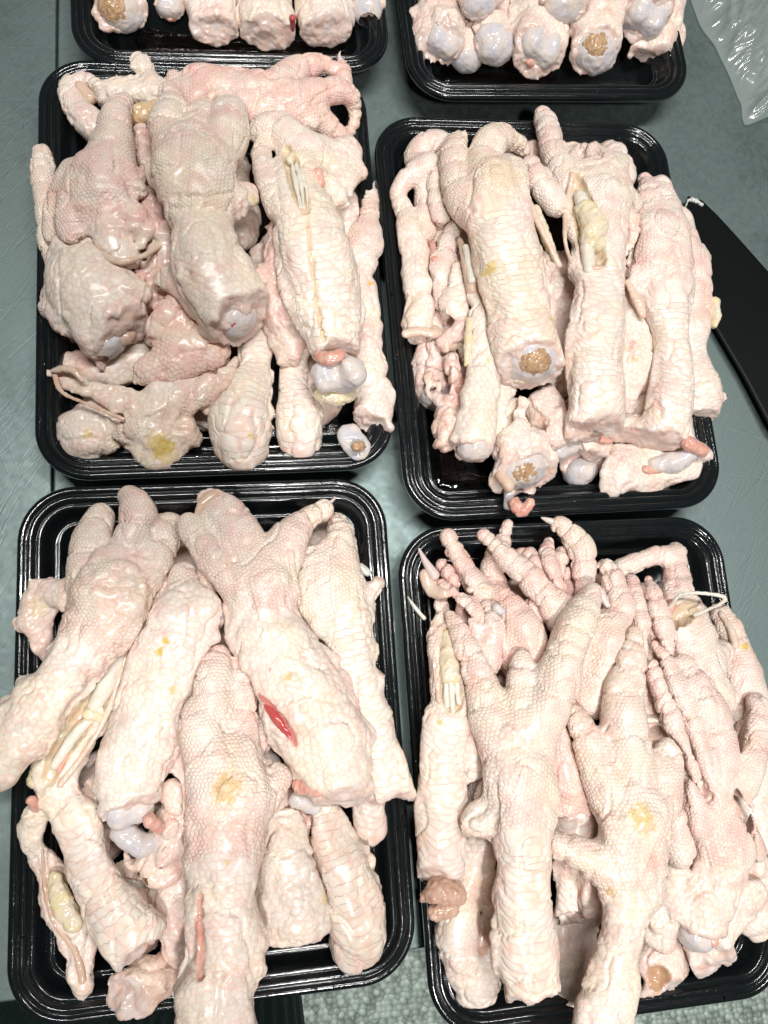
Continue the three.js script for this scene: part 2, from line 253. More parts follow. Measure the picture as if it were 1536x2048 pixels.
const SKINS = [pebbled, hexed, banded, plainSkin, slick];
function skinGeometry(body, { pos, nor, tri }, base) {
  const n = pos.length / 3, P = new Float32Array(n * 3), C = new Float32Array(n * 3), raw = new Float32Array(n), ch = new Uint8Array(n), st = new Float32Array(n * 3);
  for (let i = 0; i < n; i++) {
    const x = pos[3 * i], y = pos[3 * i + 1], z = pos[3 * i + 2]; surface(body, x, y, z, nor[3 * i + 1]);
    for (let q = 0; q < 3; q++) P[3 * i + q] = (pos[3 * i + q] + nor[3 * i + q] * skin.h - base[q]) / 1000;
    C[3 * i] = skin.r; C[3 * i + 1] = skin.g; C[3 * i + 2] = skin.b; raw[i] = skin.raw; ch[i] = A.ci; st[3 * i] = A.s; st[3 * i + 1] = A.side; st[3 * i + 2] = A.r;
  }
  const g0 = new THREE.BufferGeometry(); g0.setAttribute('position', new THREE.BufferAttribute(P, 3)); g0.setIndex(tri); g0.computeVertexNormals(); const N = g0.attributes.normal.array;
  const turn = [Math.cos(body.seed), Math.sin(body.seed)], seen = new Map(), src = [], uv = [], lists = SKINS.map(() => []);
  for (let t = 0; t < tri.length; t += 3) {
    const [a, b, c] = [tri[t], tri[t + 1], tri[t + 2]], ci = ch[b] === ch[c] ? ch[b] : ch[a], kind = body.chains[ci].t ?? 'toe', at = [];
    for (const v of [a, b, c]) { if (ch[v] === ci) at.push([st[3 * v], st[3 * v + 1], st[3 * v + 2]]); else { where(body, pos[3 * v], pos[3 * v + 1], pos[3 * v + 2], ci); at.push([A.s, A.side, A.r]); } }
    const hi = Math.max(at[0][1], at[1][1], at[2][1]), ro = Math.max(Math.abs(at[0][1]), Math.abs(at[1][1]), Math.abs(at[2][1])) / at[0][2];
    let slot = (raw[a] + raw[b] + raw[c]) / 3 > 0.5 ? 4 : kind === 'hex' ? 1 : kind === 'bands' || kind === 'scute' ? (ro > 1.25 ? 1 : 2) : kind === 'skin' ? 3 : 0;
    if (slot < 2 && noise(pos[3 * a] * 0.065 + body.seed * 3, pos[3 * a + 1] * 0.065, pos[3 * a + 2] * 0.065) + 0.25 * noise(pos[3 * a] * 0.4, pos[3 * a + 1] * 0.4, pos[3 * a + 2] * 0.4) > (slot ? 0.22 : 0.5)) slot = 3;   // stretches of smooth skin between the scales
    const k = (slot === 0 ? (kind === 'palm' ? 0.92 : 1.05) : 1) / (body.grain ?? 1) / TILE;
    const fx = Math.abs(N[3 * a] + N[3 * b] + N[3 * c]), fy = Math.abs(N[3 * a + 1] + N[3 * b + 1] + N[3 * c + 1]), fz = Math.abs(N[3 * a + 2] + N[3 * b + 2] + N[3 * c + 2]), face = fy >= 0.8 * fx && fy >= 0.8 * fz ? 1 : fx > fz ? 0 : 2;
    [a, b, c].forEach((v, q) => {
      const wrap = hi - at[q][1] > Math.PI * at[q][2] ? 1 : 0, key = (((v * 64 + ci) * 2 + wrap) * 5 + slot) * 3 + face; let id = seen.get(key);
      if (id === undefined) { id = src.length; seen.set(key, id); src.push(v); const x = pos[3 * v], y = pos[3 * v + 1], z = pos[3 * v + 2], w = slot === 2 ? 1.6 : 1.2, s = at[q][0] + w * noise(x * 0.12, y * 0.12, z * 0.12 + 5), side = at[q][1] + (wrap ? 2 * Math.PI * at[q][2] : 0) + w * noise(x * 0.12 + 9, y * 0.12, z * 0.12); if (slot === 2) uv.push((side + body.seed * 17) * k, (s + body.seed * 29 + ci * 11 - 0.02 * side * side) * k); else { const wx = x + 1.1 * noise(x * 0.13, y * 0.13, z * 0.13 + 5), wy = y + 1.1 * noise(x * 0.13, y * 0.13 + 8, z * 0.13), wz = z + 1.1 * noise(x * 0.13 + 9, y * 0.13, z * 0.13); const [p, r] = face === 1 ? [wx, wz] : face === 0 ? [wz, wy] : [wx, wy]; uv.push((p * turn[0] + r * turn[1] + body.seed * 17) * k, (r * turn[0] - p * turn[1] + body.seed * 29) * k); } }
      lists[slot].push(id);
    });
  }
  const m = src.length, p2 = new Float32Array(m * 3), n2 = new Float32Array(m * 3), c2 = new Float32Array(m * 3);
  for (let i = 0; i < m; i++) for (let q = 0; q < 3; q++) { p2[3 * i + q] = P[3 * src[i] + q]; n2[3 * i + q] = N[3 * src[i] + q]; c2[3 * i + q] = C[3 * src[i] + q]; }
  const g = new THREE.BufferGeometry(); g.setAttribute('position', new THREE.BufferAttribute(p2, 3)); g.setAttribute('normal', new THREE.BufferAttribute(n2, 3)); g.setAttribute('color', new THREE.BufferAttribute(c2, 3)); g.setAttribute('uv', new THREE.Float32BufferAttribute(uv, 2));
  const idx = new Uint32Array(tri.length), mats = []; let o = 0; lists.forEach((l, s) => { if (!l.length) return; g.addGroup(o, l.length, mats.length); mats.push(SKINS[s]); idx.set(l, o); o += l.length; }); g.setIndex(new THREE.BufferAttribute(idx, 1));
  return [g, mats];
}

const bodies = [];
function foot(d) {                                            // d: one entry of the list below
  d.seed = bodies.length * 1.37 + 1; d.floor = d.fl ?? 4.5; compile(d); bodies.push(d); return d;
}
let triangles = 0;
function buildFoot(d, res) {
  const others = bodies.filter((o) => o.tray === d.tray && o !== d), m = mesh(d, d.res ?? res, others); if (!m.pos.length) return;
  const base = [(d.lo[0] + d.hi[0]) / 2, Math.max(4.5, d.lo[1] + 3), (d.lo[2] + d.hi[2]) / 2], g = new THREE.Group();
  g.name = numbered('chicken_foot'); g.position.set(base[0] / 1000, base[1] / 1000, base[2] / 1000); label(g, d.label, 'chicken foot', d.group);
  const s = new THREE.Mesh(...skinGeometry(d, m, base)); s.name = 'skin'; g.add(s); triangles += m.tri.length / 3;
  let last = null;
  for (const p of d.parts ?? []) {
    const b = compile({ chains: p.c.map((n) => ({ n, f: p.f ?? 1 })), k: p.k ?? 2, lump: p.lump ?? 0.3, seed: d.seed + 3 }), q = mesh(b, p.res ?? 0.85); if (!q.pos.length) continue;
    const [c0, c1, fr, am] = TISSUE[p.m];
    const paint = (x, y, z) => { const t = clamp(0.5 + 0.9 * fbm(x * fr * 1.3 + d.seed, y * fr * 1.3, z * fr * 1.3), 0, 1), v = 1 + 0.06 * noise(x * 1.1, y * 1.1, z * 1.1); skin.h = am * fbm(x * fr * 2, y * fr * 2, z * fr * 2 + 4); skin.r = v * (c0[0] + t * (c1[0] - c0[0])); skin.g = v * (c0[1] + t * (c1[1] - c0[1])); skin.b = v * (c0[2] + t * (c1[2] - c0[2])); };
    const o = new THREE.Mesh(toGeometry(q, paint, base), slick); o.name = p.name; if (p.label) o.userData.label = p.label; if (p.sub && last) last.add(o); else { g.add(o); last = o; } triangles += q.tri.length / 3;
  }
  add(g);
}

// ---------------------------------------------------------------- table, floor, trays
// brushed steel table: scratches and swirl in the polish
const brush = grain(512, (u, v) => 0.58 + 0.07 * tile(u, v, 200, 4.5) + 0.08 * tile(u, v, 16, 9.5) + 0.06 * tile(u, v, 5, 7.5));
const steelBump = (() => { const n = 1024, a = new Float32Array(n * n).fill(0.5), R = rng(77); for (let k = 0; k < 2600; k++) { let x = R() * n, y = R() * n; const t = (R() < 0.6 ? 0.9 : R() * Math.PI) + 0.5 * (R() - 0.5), l = 20 + R() * R() * 300, v = (R() - 0.5) * 0.6; for (let i = 0; i < l; i++) { x += Math.cos(t); y += Math.sin(t); a[((x | 0) & 1023) + ((y | 0) & 1023) * n] += v; } } return grain(n, (u, v) => a[(u * n | 0) + (v * n | 0) * n]); })();
brush.repeat.set(2.2, 2.2); steelBump.repeat.set(2.6, 2.6);
const steel = new THREE.MeshPhysicalMaterial({ color: new THREE.Color().setRGB(0.18, 0.228, 0.222), metalness: 1, roughness: 1.0, roughnessMap: brush, bumpMap: steelBump, bumpScale: 0.00016 }); steel.name = 'brushed_steel';
function slab(name, x0, x1, z0, z1, y0, y1, m, parent, text) {
  const s = new THREE.Shape(), b = 0.0012; s.moveTo(x0 + b, -z0 - b); s.lineTo(x1 - b, -z0 - b); s.lineTo(x1 - b, -z1 + b); s.lineTo(x0 + b, -z1 + b); s.closePath();
  const g = new THREE.ExtrudeGeometry(s, { depth: y1 - y0 - 2 * b, bevelSize: b, bevelThickness: b, bevelSegments: 3 }); g.rotateX(-Math.PI / 2); g.translate(0, y0 + b, 0);
  const o = new THREE.Mesh(g, m); o.name = name; return add(o, parent);
}
const table = new THREE.Group(); table.name = 'steel_table'; table.userData.kind = 'structure'; scene.add(table); label(table, 'brushed steel worktable with a seam between two sheets', 'table');
const SEAM = -0.1065;
slab('table_top', SEAM + 0.0004, 0.75, -0.85, 0.135, -0.03, 0, steel, table); slab('table_top', -0.75, SEAM - 0.0004, -0.85, 0.135, -0.03, 0, steel, table);
for (const [x, z] of [[-0.7, -0.8], [0.7, -0.8], [-0.7, 0.05], [0.7, 0.05]]) { const l = new THREE.Mesh(new THREE.CylinderGeometry(0.02, 0.02, 0.7, 20), steel); l.name = 'leg'; l.position.set(x, -0.38, z); add(l, table); }
// pale green terrazzo floor far below the table edge
const terrazzo = (() => { const n = 1024, R = rng(5), d = new Uint8Array(n * n * 4), hgt = new Uint8Array(n * n * 4); for (let y = 0; y < n; y++) for (let x = 0; x < n; x++) { worley3(x / n * 64, y / n * 64, 1.5); const w = W.f1, t = clamp(1 - w * 1.25, 0, 1), v = 0.82 + 0.3 * (W.id - 0.5), q = 4 * (x + y * n), f = noise(x * 0.2, y * 0.2, 3); d[q] = 255 * clamp((0.74 + 0.16 * t + 0.03 * f) * v, 0, 1); d[q + 1] = 255 * clamp((0.82 + 0.14 * t + 0.03 * f) * v, 0, 1); d[q + 2] = 255 * clamp((0.77 + 0.15 * t + 0.03 * f) * v, 0, 1); d[q + 3] = 255; hgt[q] = hgt[q + 1] = hgt[q + 2] = 255 * Math.sqrt(t); hgt[q + 3] = 255; } const mk = (a) => { const t = new THREE.DataTexture(a, n, n); t.wrapS = t.wrapT = THREE.RepeatWrapping; t.magFilter = THREE.LinearFilter; t.repeat.set(2.2, 2.2); t.needsUpdate = true; return t; }; const c = mk(d); c.colorSpace = THREE.SRGBColorSpace; return [c, mk(hgt)]; })();
{ const g = new THREE.PlaneGeometry(5, 5); g.rotateX(-Math.PI / 2); const uv = g.attributes.uv; for (let i = 0; i < uv.count; i++) uv.setXY(i, uv.getX(i) * 5, uv.getY(i) * 5);
  const o = new THREE.Mesh(g, new THREE.MeshStandardMaterial({ map: terrazzo[0], bumpMap: terrazzo[1], bumpScale: 0.004, roughness: 0.5 })); o.name = 'floor'; o.position.y = -0.73; o.userData.kind = 'structure'; label(o, 'pale green pebbled floor below the table edge', 'floor'); add(o); }

// foam trays: a stepped lip swept round a rounded rectangle
const foam = new THREE.MeshPhysicalMaterial({ color: new THREE.Color().setRGB(0.006, 0.008, 0.009), roughness: 0.15, specularIntensity: 0.8, clearcoat: 0.4, clearcoatRoughness: 0.04, bumpMap: skinBump, bumpScale: 0.00006, roughnessMap: grain(256, (u, v) => 0.8 + 0.3 * tile(u, v, 24, 2.5)) }); foam.name = 'black_foam';
function trayPart(profile, w, l, R, closed) {                 // profile: [inset, height] in mm from the outer edge
  const ring = [], per = 14; const pos = [], uv = [], idx = []; let n = 0;
  const outline = (inset) => { const hw = w / 2 - inset, hl = l / 2 - inset, r = Math.max(4, R - inset), pts = []; for (const [sx, sz, a0] of [[1, -1, -90], [1, 1, 0], [-1, 1, 90], [-1, -1, 180]]) for (let k = 0; k <= per; k++) { const a = (a0 + 90 * k / per) * Math.PI / 180; pts.push([sx * (hw - r) + r * Math.cos(a), sz * (hl - r) + r * Math.sin(a)]); } const out = []; for (let i = 0; i < pts.length; i++) { const a = pts[i], b = pts[(i + 1) % pts.length], d = Math.hypot(b[0] - a[0], b[1] - a[1]), m = Math.max(1, Math.round(d / 30)); const mm = i % (per + 1) === per ? 8 : 1; for (let k = 0; k < mm; k++) out.push([a[0] + (b[0] - a[0]) * k / mm, a[1] + (b[1] - a[1]) * k / mm]); } return out; };
  profile.forEach(([inset, y]) => { const o = outline(inset); n = o.length; o.forEach(([x, z]) => { pos.push(x / 1000, y / 1000, z / 1000); uv.push(x / 30 + y / 30, z / 30); }); });
  for (let p = 0; p + 1 < profile.length; p++) for (let i = 0; i < n; i++) { const a = p * n + i, b = p * n + (i + 1) % n, c = a + n, d = b + n; idx.push(a, c, b, b, c, d); }
  if (closed) { const last = profile.length - 1, m = pos.length / 3; pos.push(0, profile[last][1] / 1000, 0); uv.push(0, 0); for (let i = 0; i < n; i++) idx.push(last * n + i, m, last * n + (i + 1) % n); }
  const g = new THREE.BufferGeometry(); g.setAttribute('position', new THREE.Float32BufferAttribute(pos, 3)); g.setAttribute('uv', new THREE.Float32BufferAttribute(uv, 2)); g.setIndex(idx); g.computeVertexNormals(); return g;
}
const arc = (c, y, r, a0, a1, n) => Array.from({ length: n + 1 }, (_, i) => { const a = (a0 + (a1 - a0) * i / n) * Math.PI / 180; return [c - r * Math.cos(a), y + r * Math.sin(a)]; });
function makeTray(x, z, turn, text, w = 184, l = 245, lift = 0) {
  const t = new THREE.Group(); t.name = numbered('foam_tray'); t.position.set(x, lift, z); t.rotation.y = turn; label(t, text, 'tray', 'black foam trays');
  const mk = (name, p, closed) => { const m = new THREE.Mesh(trayPart(p, w, l, 27, closed), foam); m.name = name; t.add(m); };
  mk('rim', [[2.4, 23], [0.4, 23.2], [0, 24], ...arc(2.2, 25.6, 2.2, 0, 160, 8), ...arc(6.2, 26.0, 1.7, 30, 150, 6), ...arc(10, 24.6, 1.6, 30, 150, 6), [12.4, 23.6]]);
  mk('wall', [[12.4, 23.6], [13.2, 22], [15, 17], ...arc(17.4, 15.8, 1.3, 40, 140, 4), [19, 14], [22, 6.5], [24, 4.1], [27, 3.2]]);
  mk('base', [[27, 3.2], ...arc(32, 3.0, 1.2, 20, 160, 4), [37, 3.0], ...arc(42, 2.8, 1.2, 20, 160, 4), [48, 2.9], [60, 2.9]], true);
  mk('underside', [[2.4, 23], [6, 22.6], [11.5, 21.2], [17, 13], [22, 2.5], [25, 0.6], [30, 0.2], [60, 0.2]], true);
  add(t); return t;
}
makeTray(-0.01716, -0.23167, 0.0038, 'black foam tray covering the table seam, holding a pile with a pale joint knob');
makeTray(0.16979, -0.20285, 0.0067, 'black foam tray beside the black knife');
makeTray(-0.02469, 0.01726, -0.0051, 'black foam tray holding the foot with a red gash');
makeTray(0.1634, 0.04608, -0.0054, 'black foam tray holding the feet with long fanned toes');
makeTray(-0.0035, -0.4755, 0.03, 'black foam tray with wet leg ends and a blood drip, by the table seam');
makeTray(0.1892, -0.4635, 0.04, 'black foam tray of knobbly joint ends beside the clear plastic film');

// ---------------------------------------------------------------- chicken feet, millimetres: chains of [x, y, z, radius]
const GROUPS = {'1':'feet in the tray that covers the table seam','2':'feet in the tray beside the knife','3':'feet in the tray with the bloody gash','4':'feet in the tray of fanned long toes',A:'feet in the tray behind, beside the seam',B:'feet in the tray beside the plastic film'};
const FEET = [
  {tray:'1',label:'chicken foot with an upright bent toe beside the amber tendon',chains:[{n:[[-66.0,42.0,-223.0,11.4],[-67.7,46.0,-236.2,11.4]],t:'hex',f:1.45},{n:[[-69.4,46.0,-244.8,12.4],[-71.5,48.0,-260.8,17.1],[-69.0,46.0,-278.4,13.2]],t:'palm',f:1.6},{n:[[-67.3,47.0,-276.2,12.6],[-65.2,47.0,-293.6,9.5],[-64.1,44.0,-308.1,7.5],[-62.2,36.0,-318.9,6.0]],t:'toe',f:1.12},{n:[[-75.6,46.0,-267.8,12.5],[-83.5,44.0,-258.8,9.9],[-86.8,42.0,-244.1,8.8],[-85.5,40.0,-228.2,7.8]],t:'toe',f:1.12},{n:[[-86.4,42.0,-270.3,8.9],[-94.3,38.0,-259.6,7.9],[-97.6,34.0,-246.0,7.1],[-98.5,30.0,-233.8,6.3]],t:'toe',f:1.12},{n:[[-64.4,46.0,-246.3,9.3],[-55.9,48.0,-240.9,8.8],[-51.8,46.0,-233.6,6.7]],t:'skin',f:1.2},{n:[[-60.5,46.0,-262.4,8.4],[-55.2,44.0,-269.8,4.2]],t:'skin',f:1.3}],pink:0.5,fold:0.9,parts:[{name:'skin_edge',m:'edge',c:[[[-79.1,46.0,-228.7,1.28],[-70.0,50.0,-219.2,1.8],[-61.7,52.0,-214.9,1.8],[-51.6,50.0,-219.4,1.5],[-43.8,46.0,-227.4,1.3]]]},{name:'bone_sliver',m:'membrane',c:[[[-43.3,40.0,-237.9,2.4],[-44.8,42.0,-230.3,3.1],[-49.2,40.0,-225.1,2.1]]]}]},
  {tray:'1',label:'broad chicken leg with greyish bone exposed at its cut end',chains:[{n:[[-60.6,29.6,-166.2,15.5],[-66.3,33.0,-178.5,15.5],[-73.0,37.0,-192.7,20.6],[-77.9,37.0,-209.5,22.8],[-82.9,32.0,-227.0,20.0]],t:'hex',f:1.45},{n:[[-87.9,35.5,-184.6,4.4],[-92.9,34.4,-191.9,8.7],[-95.2,34.7,-197.4,7.5],[-97.1,32.3,-203.1,5.6]],t:'skin',f:1.5},{n:[[-91.4,30.0,-222.3,9.5],[-99.0,28.0,-237.9,8.0],[-103.3,28.0,-258.5,7.0],[-106.0,28.0,-279.5,6.2],[-107.2,28.0,-293.2,4.4]],t:'toe',f:1.12},{n:[[-96.3,30.0,-216.6,7.9],[-99.7,28.0,-200.6,7.3]],t:'toe',f:1.12},{n:[[-65.3,42.0,-206.1,10.3],[-57.4,44.0,-204.2,6.1],[-54.2,42.0,-204.2,4.1]],t:'skin',f:1.2},{n:[[-64.2,42.0,-188.1,11.2],[-57.4,42.0,-185.9,6.6],[-54.0,38.0,-183.9,4.6]],t:'skin',f:1.2}],pink:0.3,yellow:0.25,fold:0.85,cuts:[{c:[-66.3,33.0,-178.5],n:[0.59,0.2,0.78],r:32.6}],parts:[{name:'bone_end',m:'bone',c:[[[-72.8,34.2,-179.8,2.9],[-76.7,35.0,-176.3,2.4]],[[-72.8,34.2,-179.8,2.9],[-74.6,37.8,-178.5,2.4]],[[-72.8,34.2,-179.8,2.9],[-70.3,37.1,-181.6,2.4]],[[-72.8,34.2,-179.8,2.9],[-68.2,33.6,-182.4,2.4]],[[-72.8,34.2,-179.8,2.9],[-70.3,30.9,-180.1,2.4]],[[-72.8,34.2,-179.8,2.9],[-74.5,31.5,-177.0,2.4]]],lump:0.5,k:9},{name:'membrane',m:'membrane',c:[[[-60.6,33.3,-184.0,3.1],[-62.6,35.1,-181.8,3.8],[-65.9,34.3,-179.8,2.8]]],lump:1.0}]},
  {tray:'1',label:'largest scaly foot with a red streak on its cut bone',chains:[{n:[[4.1,45.4,-170.6,15.3],[-2.5,50.0,-181.8,15.3],[-9.6,55.0,-193.9,19.7],[-17.3,58.0,-206.9,20.2],[-20.2,60.0,-219.5,17.1],[-20.0,58.0,-233.0,15.3]],t:'hex',f:1.45},{n:[[-22.6,52.7,-186.1,3.7],[-29.3,53.2,-193.4,4.9],[-32.7,55.5,-206.9,4.9],[-36.1,56.2,-214.7,2.6]],t:'skin',f:1.5},{n:[[-20.5,56.0,-236.5,15.4],[-22.1,58.0,-248.9,20.5],[-23.5,61.0,-263.2,21.6],[-24.9,58.0,-275.5,17.2]],t:'palm',f:1.6},{n:[[-35.0,56.0,-275.2,11.4],[-38.4,52.0,-292.0,9.5],[-35.7,46.0,-308.9,8.4],[-37.6,40.0,-325.0,5.5]],t:'toe',f:1.12},{n:[[-22.9,56.0,-282.9,9.4],[-21.3,50.0,-299.6,8.0],[-19.9,44.0,-309.9,6.0]],t:'toe',f:1.12},{n:[[-11.7,56.0,-275.9,12.1],[-6.1,54.0,-292.6,11.2],[-5.4,48.0,-306.4,9.2]],t:'toe',f:1.12},{n:[[-35.4,56.0,-255.7,8.8],[-43.0,54.0,-264.7,5.7],[-50.7,50.0,-273.7,2.4]],t:'skin',f:1.4},{n:[[-4.0,54.0,-249.6,9.9],[3.5,50.0,-256.8,5.3]],t:'skin',f:1.3},{n:[[-28.2,52.0,-205.1,11.2],[-37.0,50.0,-207.2,6.6],[-43.4,48.0,-207.7,3.1]],t:'skin',f:1.5},{n:[[-16.5,48.0,-185.0,8.7],[-18.5,44.0,-177.0,4.6]],t:'skin',f:1.4}],pink:0.25,yellow:0.4,fold:0.7,cuts:[{c:[-2.5,50.0,-181.8],n:[0.58,0.33,0.75],r:32.1}],parts:[{name:'bone_end',m:'bone',c:[[[-5.9,50.0,-185.3,3.2],[-10.3,51.0,-181.5,2.6]],[[-5.9,50.0,-185.3,3.2],[-8.2,53.9,-184.4,2.6]],[[-5.9,50.0,-185.3,3.2],[-3.5,53.1,-187.7,2.6]],[[-5.9,50.0,-185.3,3.2],[-0.85,49.5,-188.2,2.6]],[[-5.9,50.0,-185.3,3.2],[-2.9,46.6,-185.3,2.6]],[[-5.9,50.0,-185.3,3.2],[-7.6,47.3,-182.0,2.6]]],lump:0.5,k:9},{name:'blood_streak',m:'meat',c:[[[-6.4,54.0,-181.0,1.22],[-7.2,54.7,-180.2,1.5],[-8.5,54.4,-179.4,1.1]]],lump:1.0,sub:1}],stains:[[6.4,52.9,-250.5,2.1,0.7,0.52,0.05,0.4]]},
  {tray:'1',label:'slit foot with white tendons showing and a pale joint knob',chains:[{n:[[45.4,47.6,-151.8,12.9],[44.0,50.0,-163.0,12.9],[41.7,54.0,-181.9,15.9],[37.8,56.0,-206.0,18.6],[34.4,56.0,-228.8,17.8],[31.0,54.0,-246.0,15.3]],t:'bands',f:1.45},{n:[[29.2,51.1,-177.6,3.2],[23.2,54.3,-194.7,6.6],[20.0,52.7,-213.2,5.7],[17.9,54.9,-229.1,4.0]],t:'bands',f:1.5},{n:[[54.4,51.0,-174.2,3.1],[54.1,51.5,-191.3,5.1],[51.0,52.6,-209.9,6.9],[47.9,53.7,-227.7,3.5]],t:'bands',f:1.5},{n:[[31.2,52.0,-248.7,14.9],[30.9,50.0,-265.0,15.1],[34.5,46.0,-280.0,13.1]],t:'palm',f:1.6},{n:[[19.2,52.0,-245.5,7.4],[14.7,50.0,-261.5,6.4],[10.7,48.0,-280.3,5.4],[11.9,46.0,-288.5,4.4]],t:'toe',f:1.12},{n:[[32.1,46.0,-286.1,11.0],[21.8,46.0,-298.8,9.3],[9.9,44.0,-298.6,7.1]],t:'toe',f:1.12},{n:[[40.4,46.0,-286.4,9.9],[46.1,44.0,-288.0,7.2],[51.2,42.0,-285.9,5.0]],t:'toe',f:1.12},{n:[[47.2,46.0,-262.0,10.9],[58.0,42.0,-274.2,7.2],[64.3,40.0,-277.3,5.0]],t:'skin',f:1.4},{n:[[45.6,44.0,-278.7,11.0],[57.7,40.0,-288.2,7.9]],t:'skin',f:1.5}],pink:0.2,yellow:0.3,cuts:[{c:[44.0,50.0,-163.0],n:[0.1,0.15,0.98],r:27.0}],carves:[{n:[[24.1,52.9,-280.8,2.6],[27.2,59.8,-264.0,4.2],[29.3,65.0,-247.5,3.9],[31.6,67.3,-236.0,2.1]]},{n:[[32.3,68.2,-229.8,0.5],[32.5,68.4,-207.5,0.54],[34.9,64.5,-182.3,0.59],[37.3,60.7,-167.9,0.74]]}],parts:[{name:'tendon',m:'tendon',c:[[[26.6,57.1,-270.1,1.08],[27.7,61.6,-254.1,1.34],[29.4,64.7,-239.1,1.33]]],res:0.6},{name:'tendon',m:'tendon',c:[[[28.6,57.8,-269.0,1.09],[30.3,62.0,-254.4,1.34],[30.8,65.5,-237.7,1.06]]],res:0.6},{name:'tendon',m:'tendon',c:[[[31.0,58.1,-265.3,1.08],[32.8,62.4,-252.2,1.07],[32.7,64.9,-239.8,1.06]]],res:0.6},{name:'fat',m:'fat',c:[[[25.7,55.9,-272.7,2.7],[28.6,55.1,-276.4,2.2]]]},{name:'flesh',m:'flesh',c:[[[40.2,56.2,-265.4,2.4],[41.4,56.3,-259.4,2.2]]]},{name:'joint_cartilage',m:'bone',c:[[[43.5,46.0,-158.4,8.8],[47.9,46.0,-153.9,8.5]],[[51.1,56.0,-154.7,5.1],[52.8,56.0,-150.4,5.6]],[[35.7,50.0,-153.6,3.8],[37.1,48.0,-147.8,4.1]]],k:6,lump:1.6},{name:'flesh',m:'flesh',c:[[[35.3,56.0,-161.4,2.3],[39.8,60.0,-158.0,2.8],[45.0,60.0,-160.6,2.0]]],lump:1},{name:'fat',m:'fat',c:[[[35.5,40.0,-146.5,3.6],[43.2,40.0,-144.2,4.2],[51.2,40.0,-146.2,3.4]]]}]},
  {tray:'1',label:'leg lying under the pale joint knob, bluish bone at its end',chains:[{n:[[62.1,28.0,-124.8,10.2],[63.0,28.0,-134.0,10.2],[64.8,28.0,-151.8,10.0],[64.0,30.0,-178.5,8.5],[62.8,30.0,-205.1,8.6],[63.6,28.0,-230.5,8.7]],t:'hex',f:1.45},{n:[[56.1,27.8,-154.2,1.48],[57.5,27.4,-171.7,2.6],[56.2,28.0,-189.0,3.1],[56.2,28.8,-206.9,1.33]],t:'skin',f:1.5},{n:[[64.2,28.0,-230.5,9.6],[67.0,28.0,-246.0,9.1]],t:'palm',f:1.6},{n:[[66.8,28.0,-242.9,8.5],[69.7,26.0,-256.7,7.4],[72.0,24.0,-269.2,6.4],[74.0,22.0,-277.0,4.1]],t:'toe',f:1.12}],pink:0.45,cuts:[{c:[63.0,28.0,-134.0],n:[-0.48,0.33,0.81],r:21.4}],parts:[{name:'claw',m:'claw',c:[[[74.0,22.0,-277.0,2.3],[77.2,20.0,-286.0,0.74]]],res:0.6},{name:'bone_end',m:'bone',c:[[[51.0,30.0,-126.9,6.9],[55.1,28.0,-121.1,6.9]]],f:2},{name:'marrow',m:'marrow',c:[[[52.9,37.0,-119.0,2.6],[55.7,36.0,-119.4,2.4]]],res:0.7,sub:1}],stains:[[67.8,34.4,-213.4,2.2,0.7,0.52,0.05,0.7]]},
  {tray:'1',label:'pink lit foot lying crosswise behind the pile, claw pointing up',chains:[{n:[[-12.8,34.0,-333.3,13.0],[6.5,38.0,-326.1,15.8],[23.0,40.0,-320.4,14.1],[37.1,38.0,-319.3,11.3]],t:'palm',f:1.6},{n:[[-7.2,36.0,-330.3,11.3],[-20.9,36.0,-336.1,10.1],[-22.6,36.0,-323.2,9.5]],t:'toe',f:1.12},{n:[[17.8,36.0,-328.2,11.4],[32.7,36.0,-343.7,8.6],[47.7,34.0,-351.9,6.4],[55.9,32.0,-350.0,4.1]],t:'toe',f:1.12},{n:[[34.3,40.0,-322.5,10.7],[48.8,40.0,-329.0,8.5],[61.7,38.0,-329.9,6.9],[66.1,32.0,-325.0,4.7],[65.7,28.0,-316.8,3.8],[60.8,24.0,-312.4,3.5]],t:'toe',f:1.12},{n:[[34.3,36.0,-319.2,9.7],[48.6,32.0,-314.7,6.9],[59.6,28.0,-308.4,4.6]],t:'toe',f:1.12},{n:[[61.4,34.0,-336.8,5.2],[61.3,32.0,-350.3,5.3],[61.1,31.0,-355.2,3.8]],t:'toe',f:1.12},{n:[[-26.7,34.0,-327.8,8.4],[-34.4,34.0,-329.1,6.2],[-34.9,32.0,-337.2,5.1]],t:'toe',f:1.12}],pink:0.75,parts:[{name:'claw',m:'claw',c:[[[61.1,31.0,-355.2,2.7],[59.3,33.0,-358.8,1.17],[60.6,34.0,-361.8,0.44]]],res:0.6},{name:'claw',m:'claw',c:[[[-32.7,33.0,-336.1,1.7],[-34.6,34.0,-341.7,0.42]]],res:0.6}],stains:[[25.3,47.8,-314.2,9.3,0.8,0.48,0.42,0.5],[-20.6,44.3,-322.8,6.6,0.8,0.48,0.42,0.5]]},
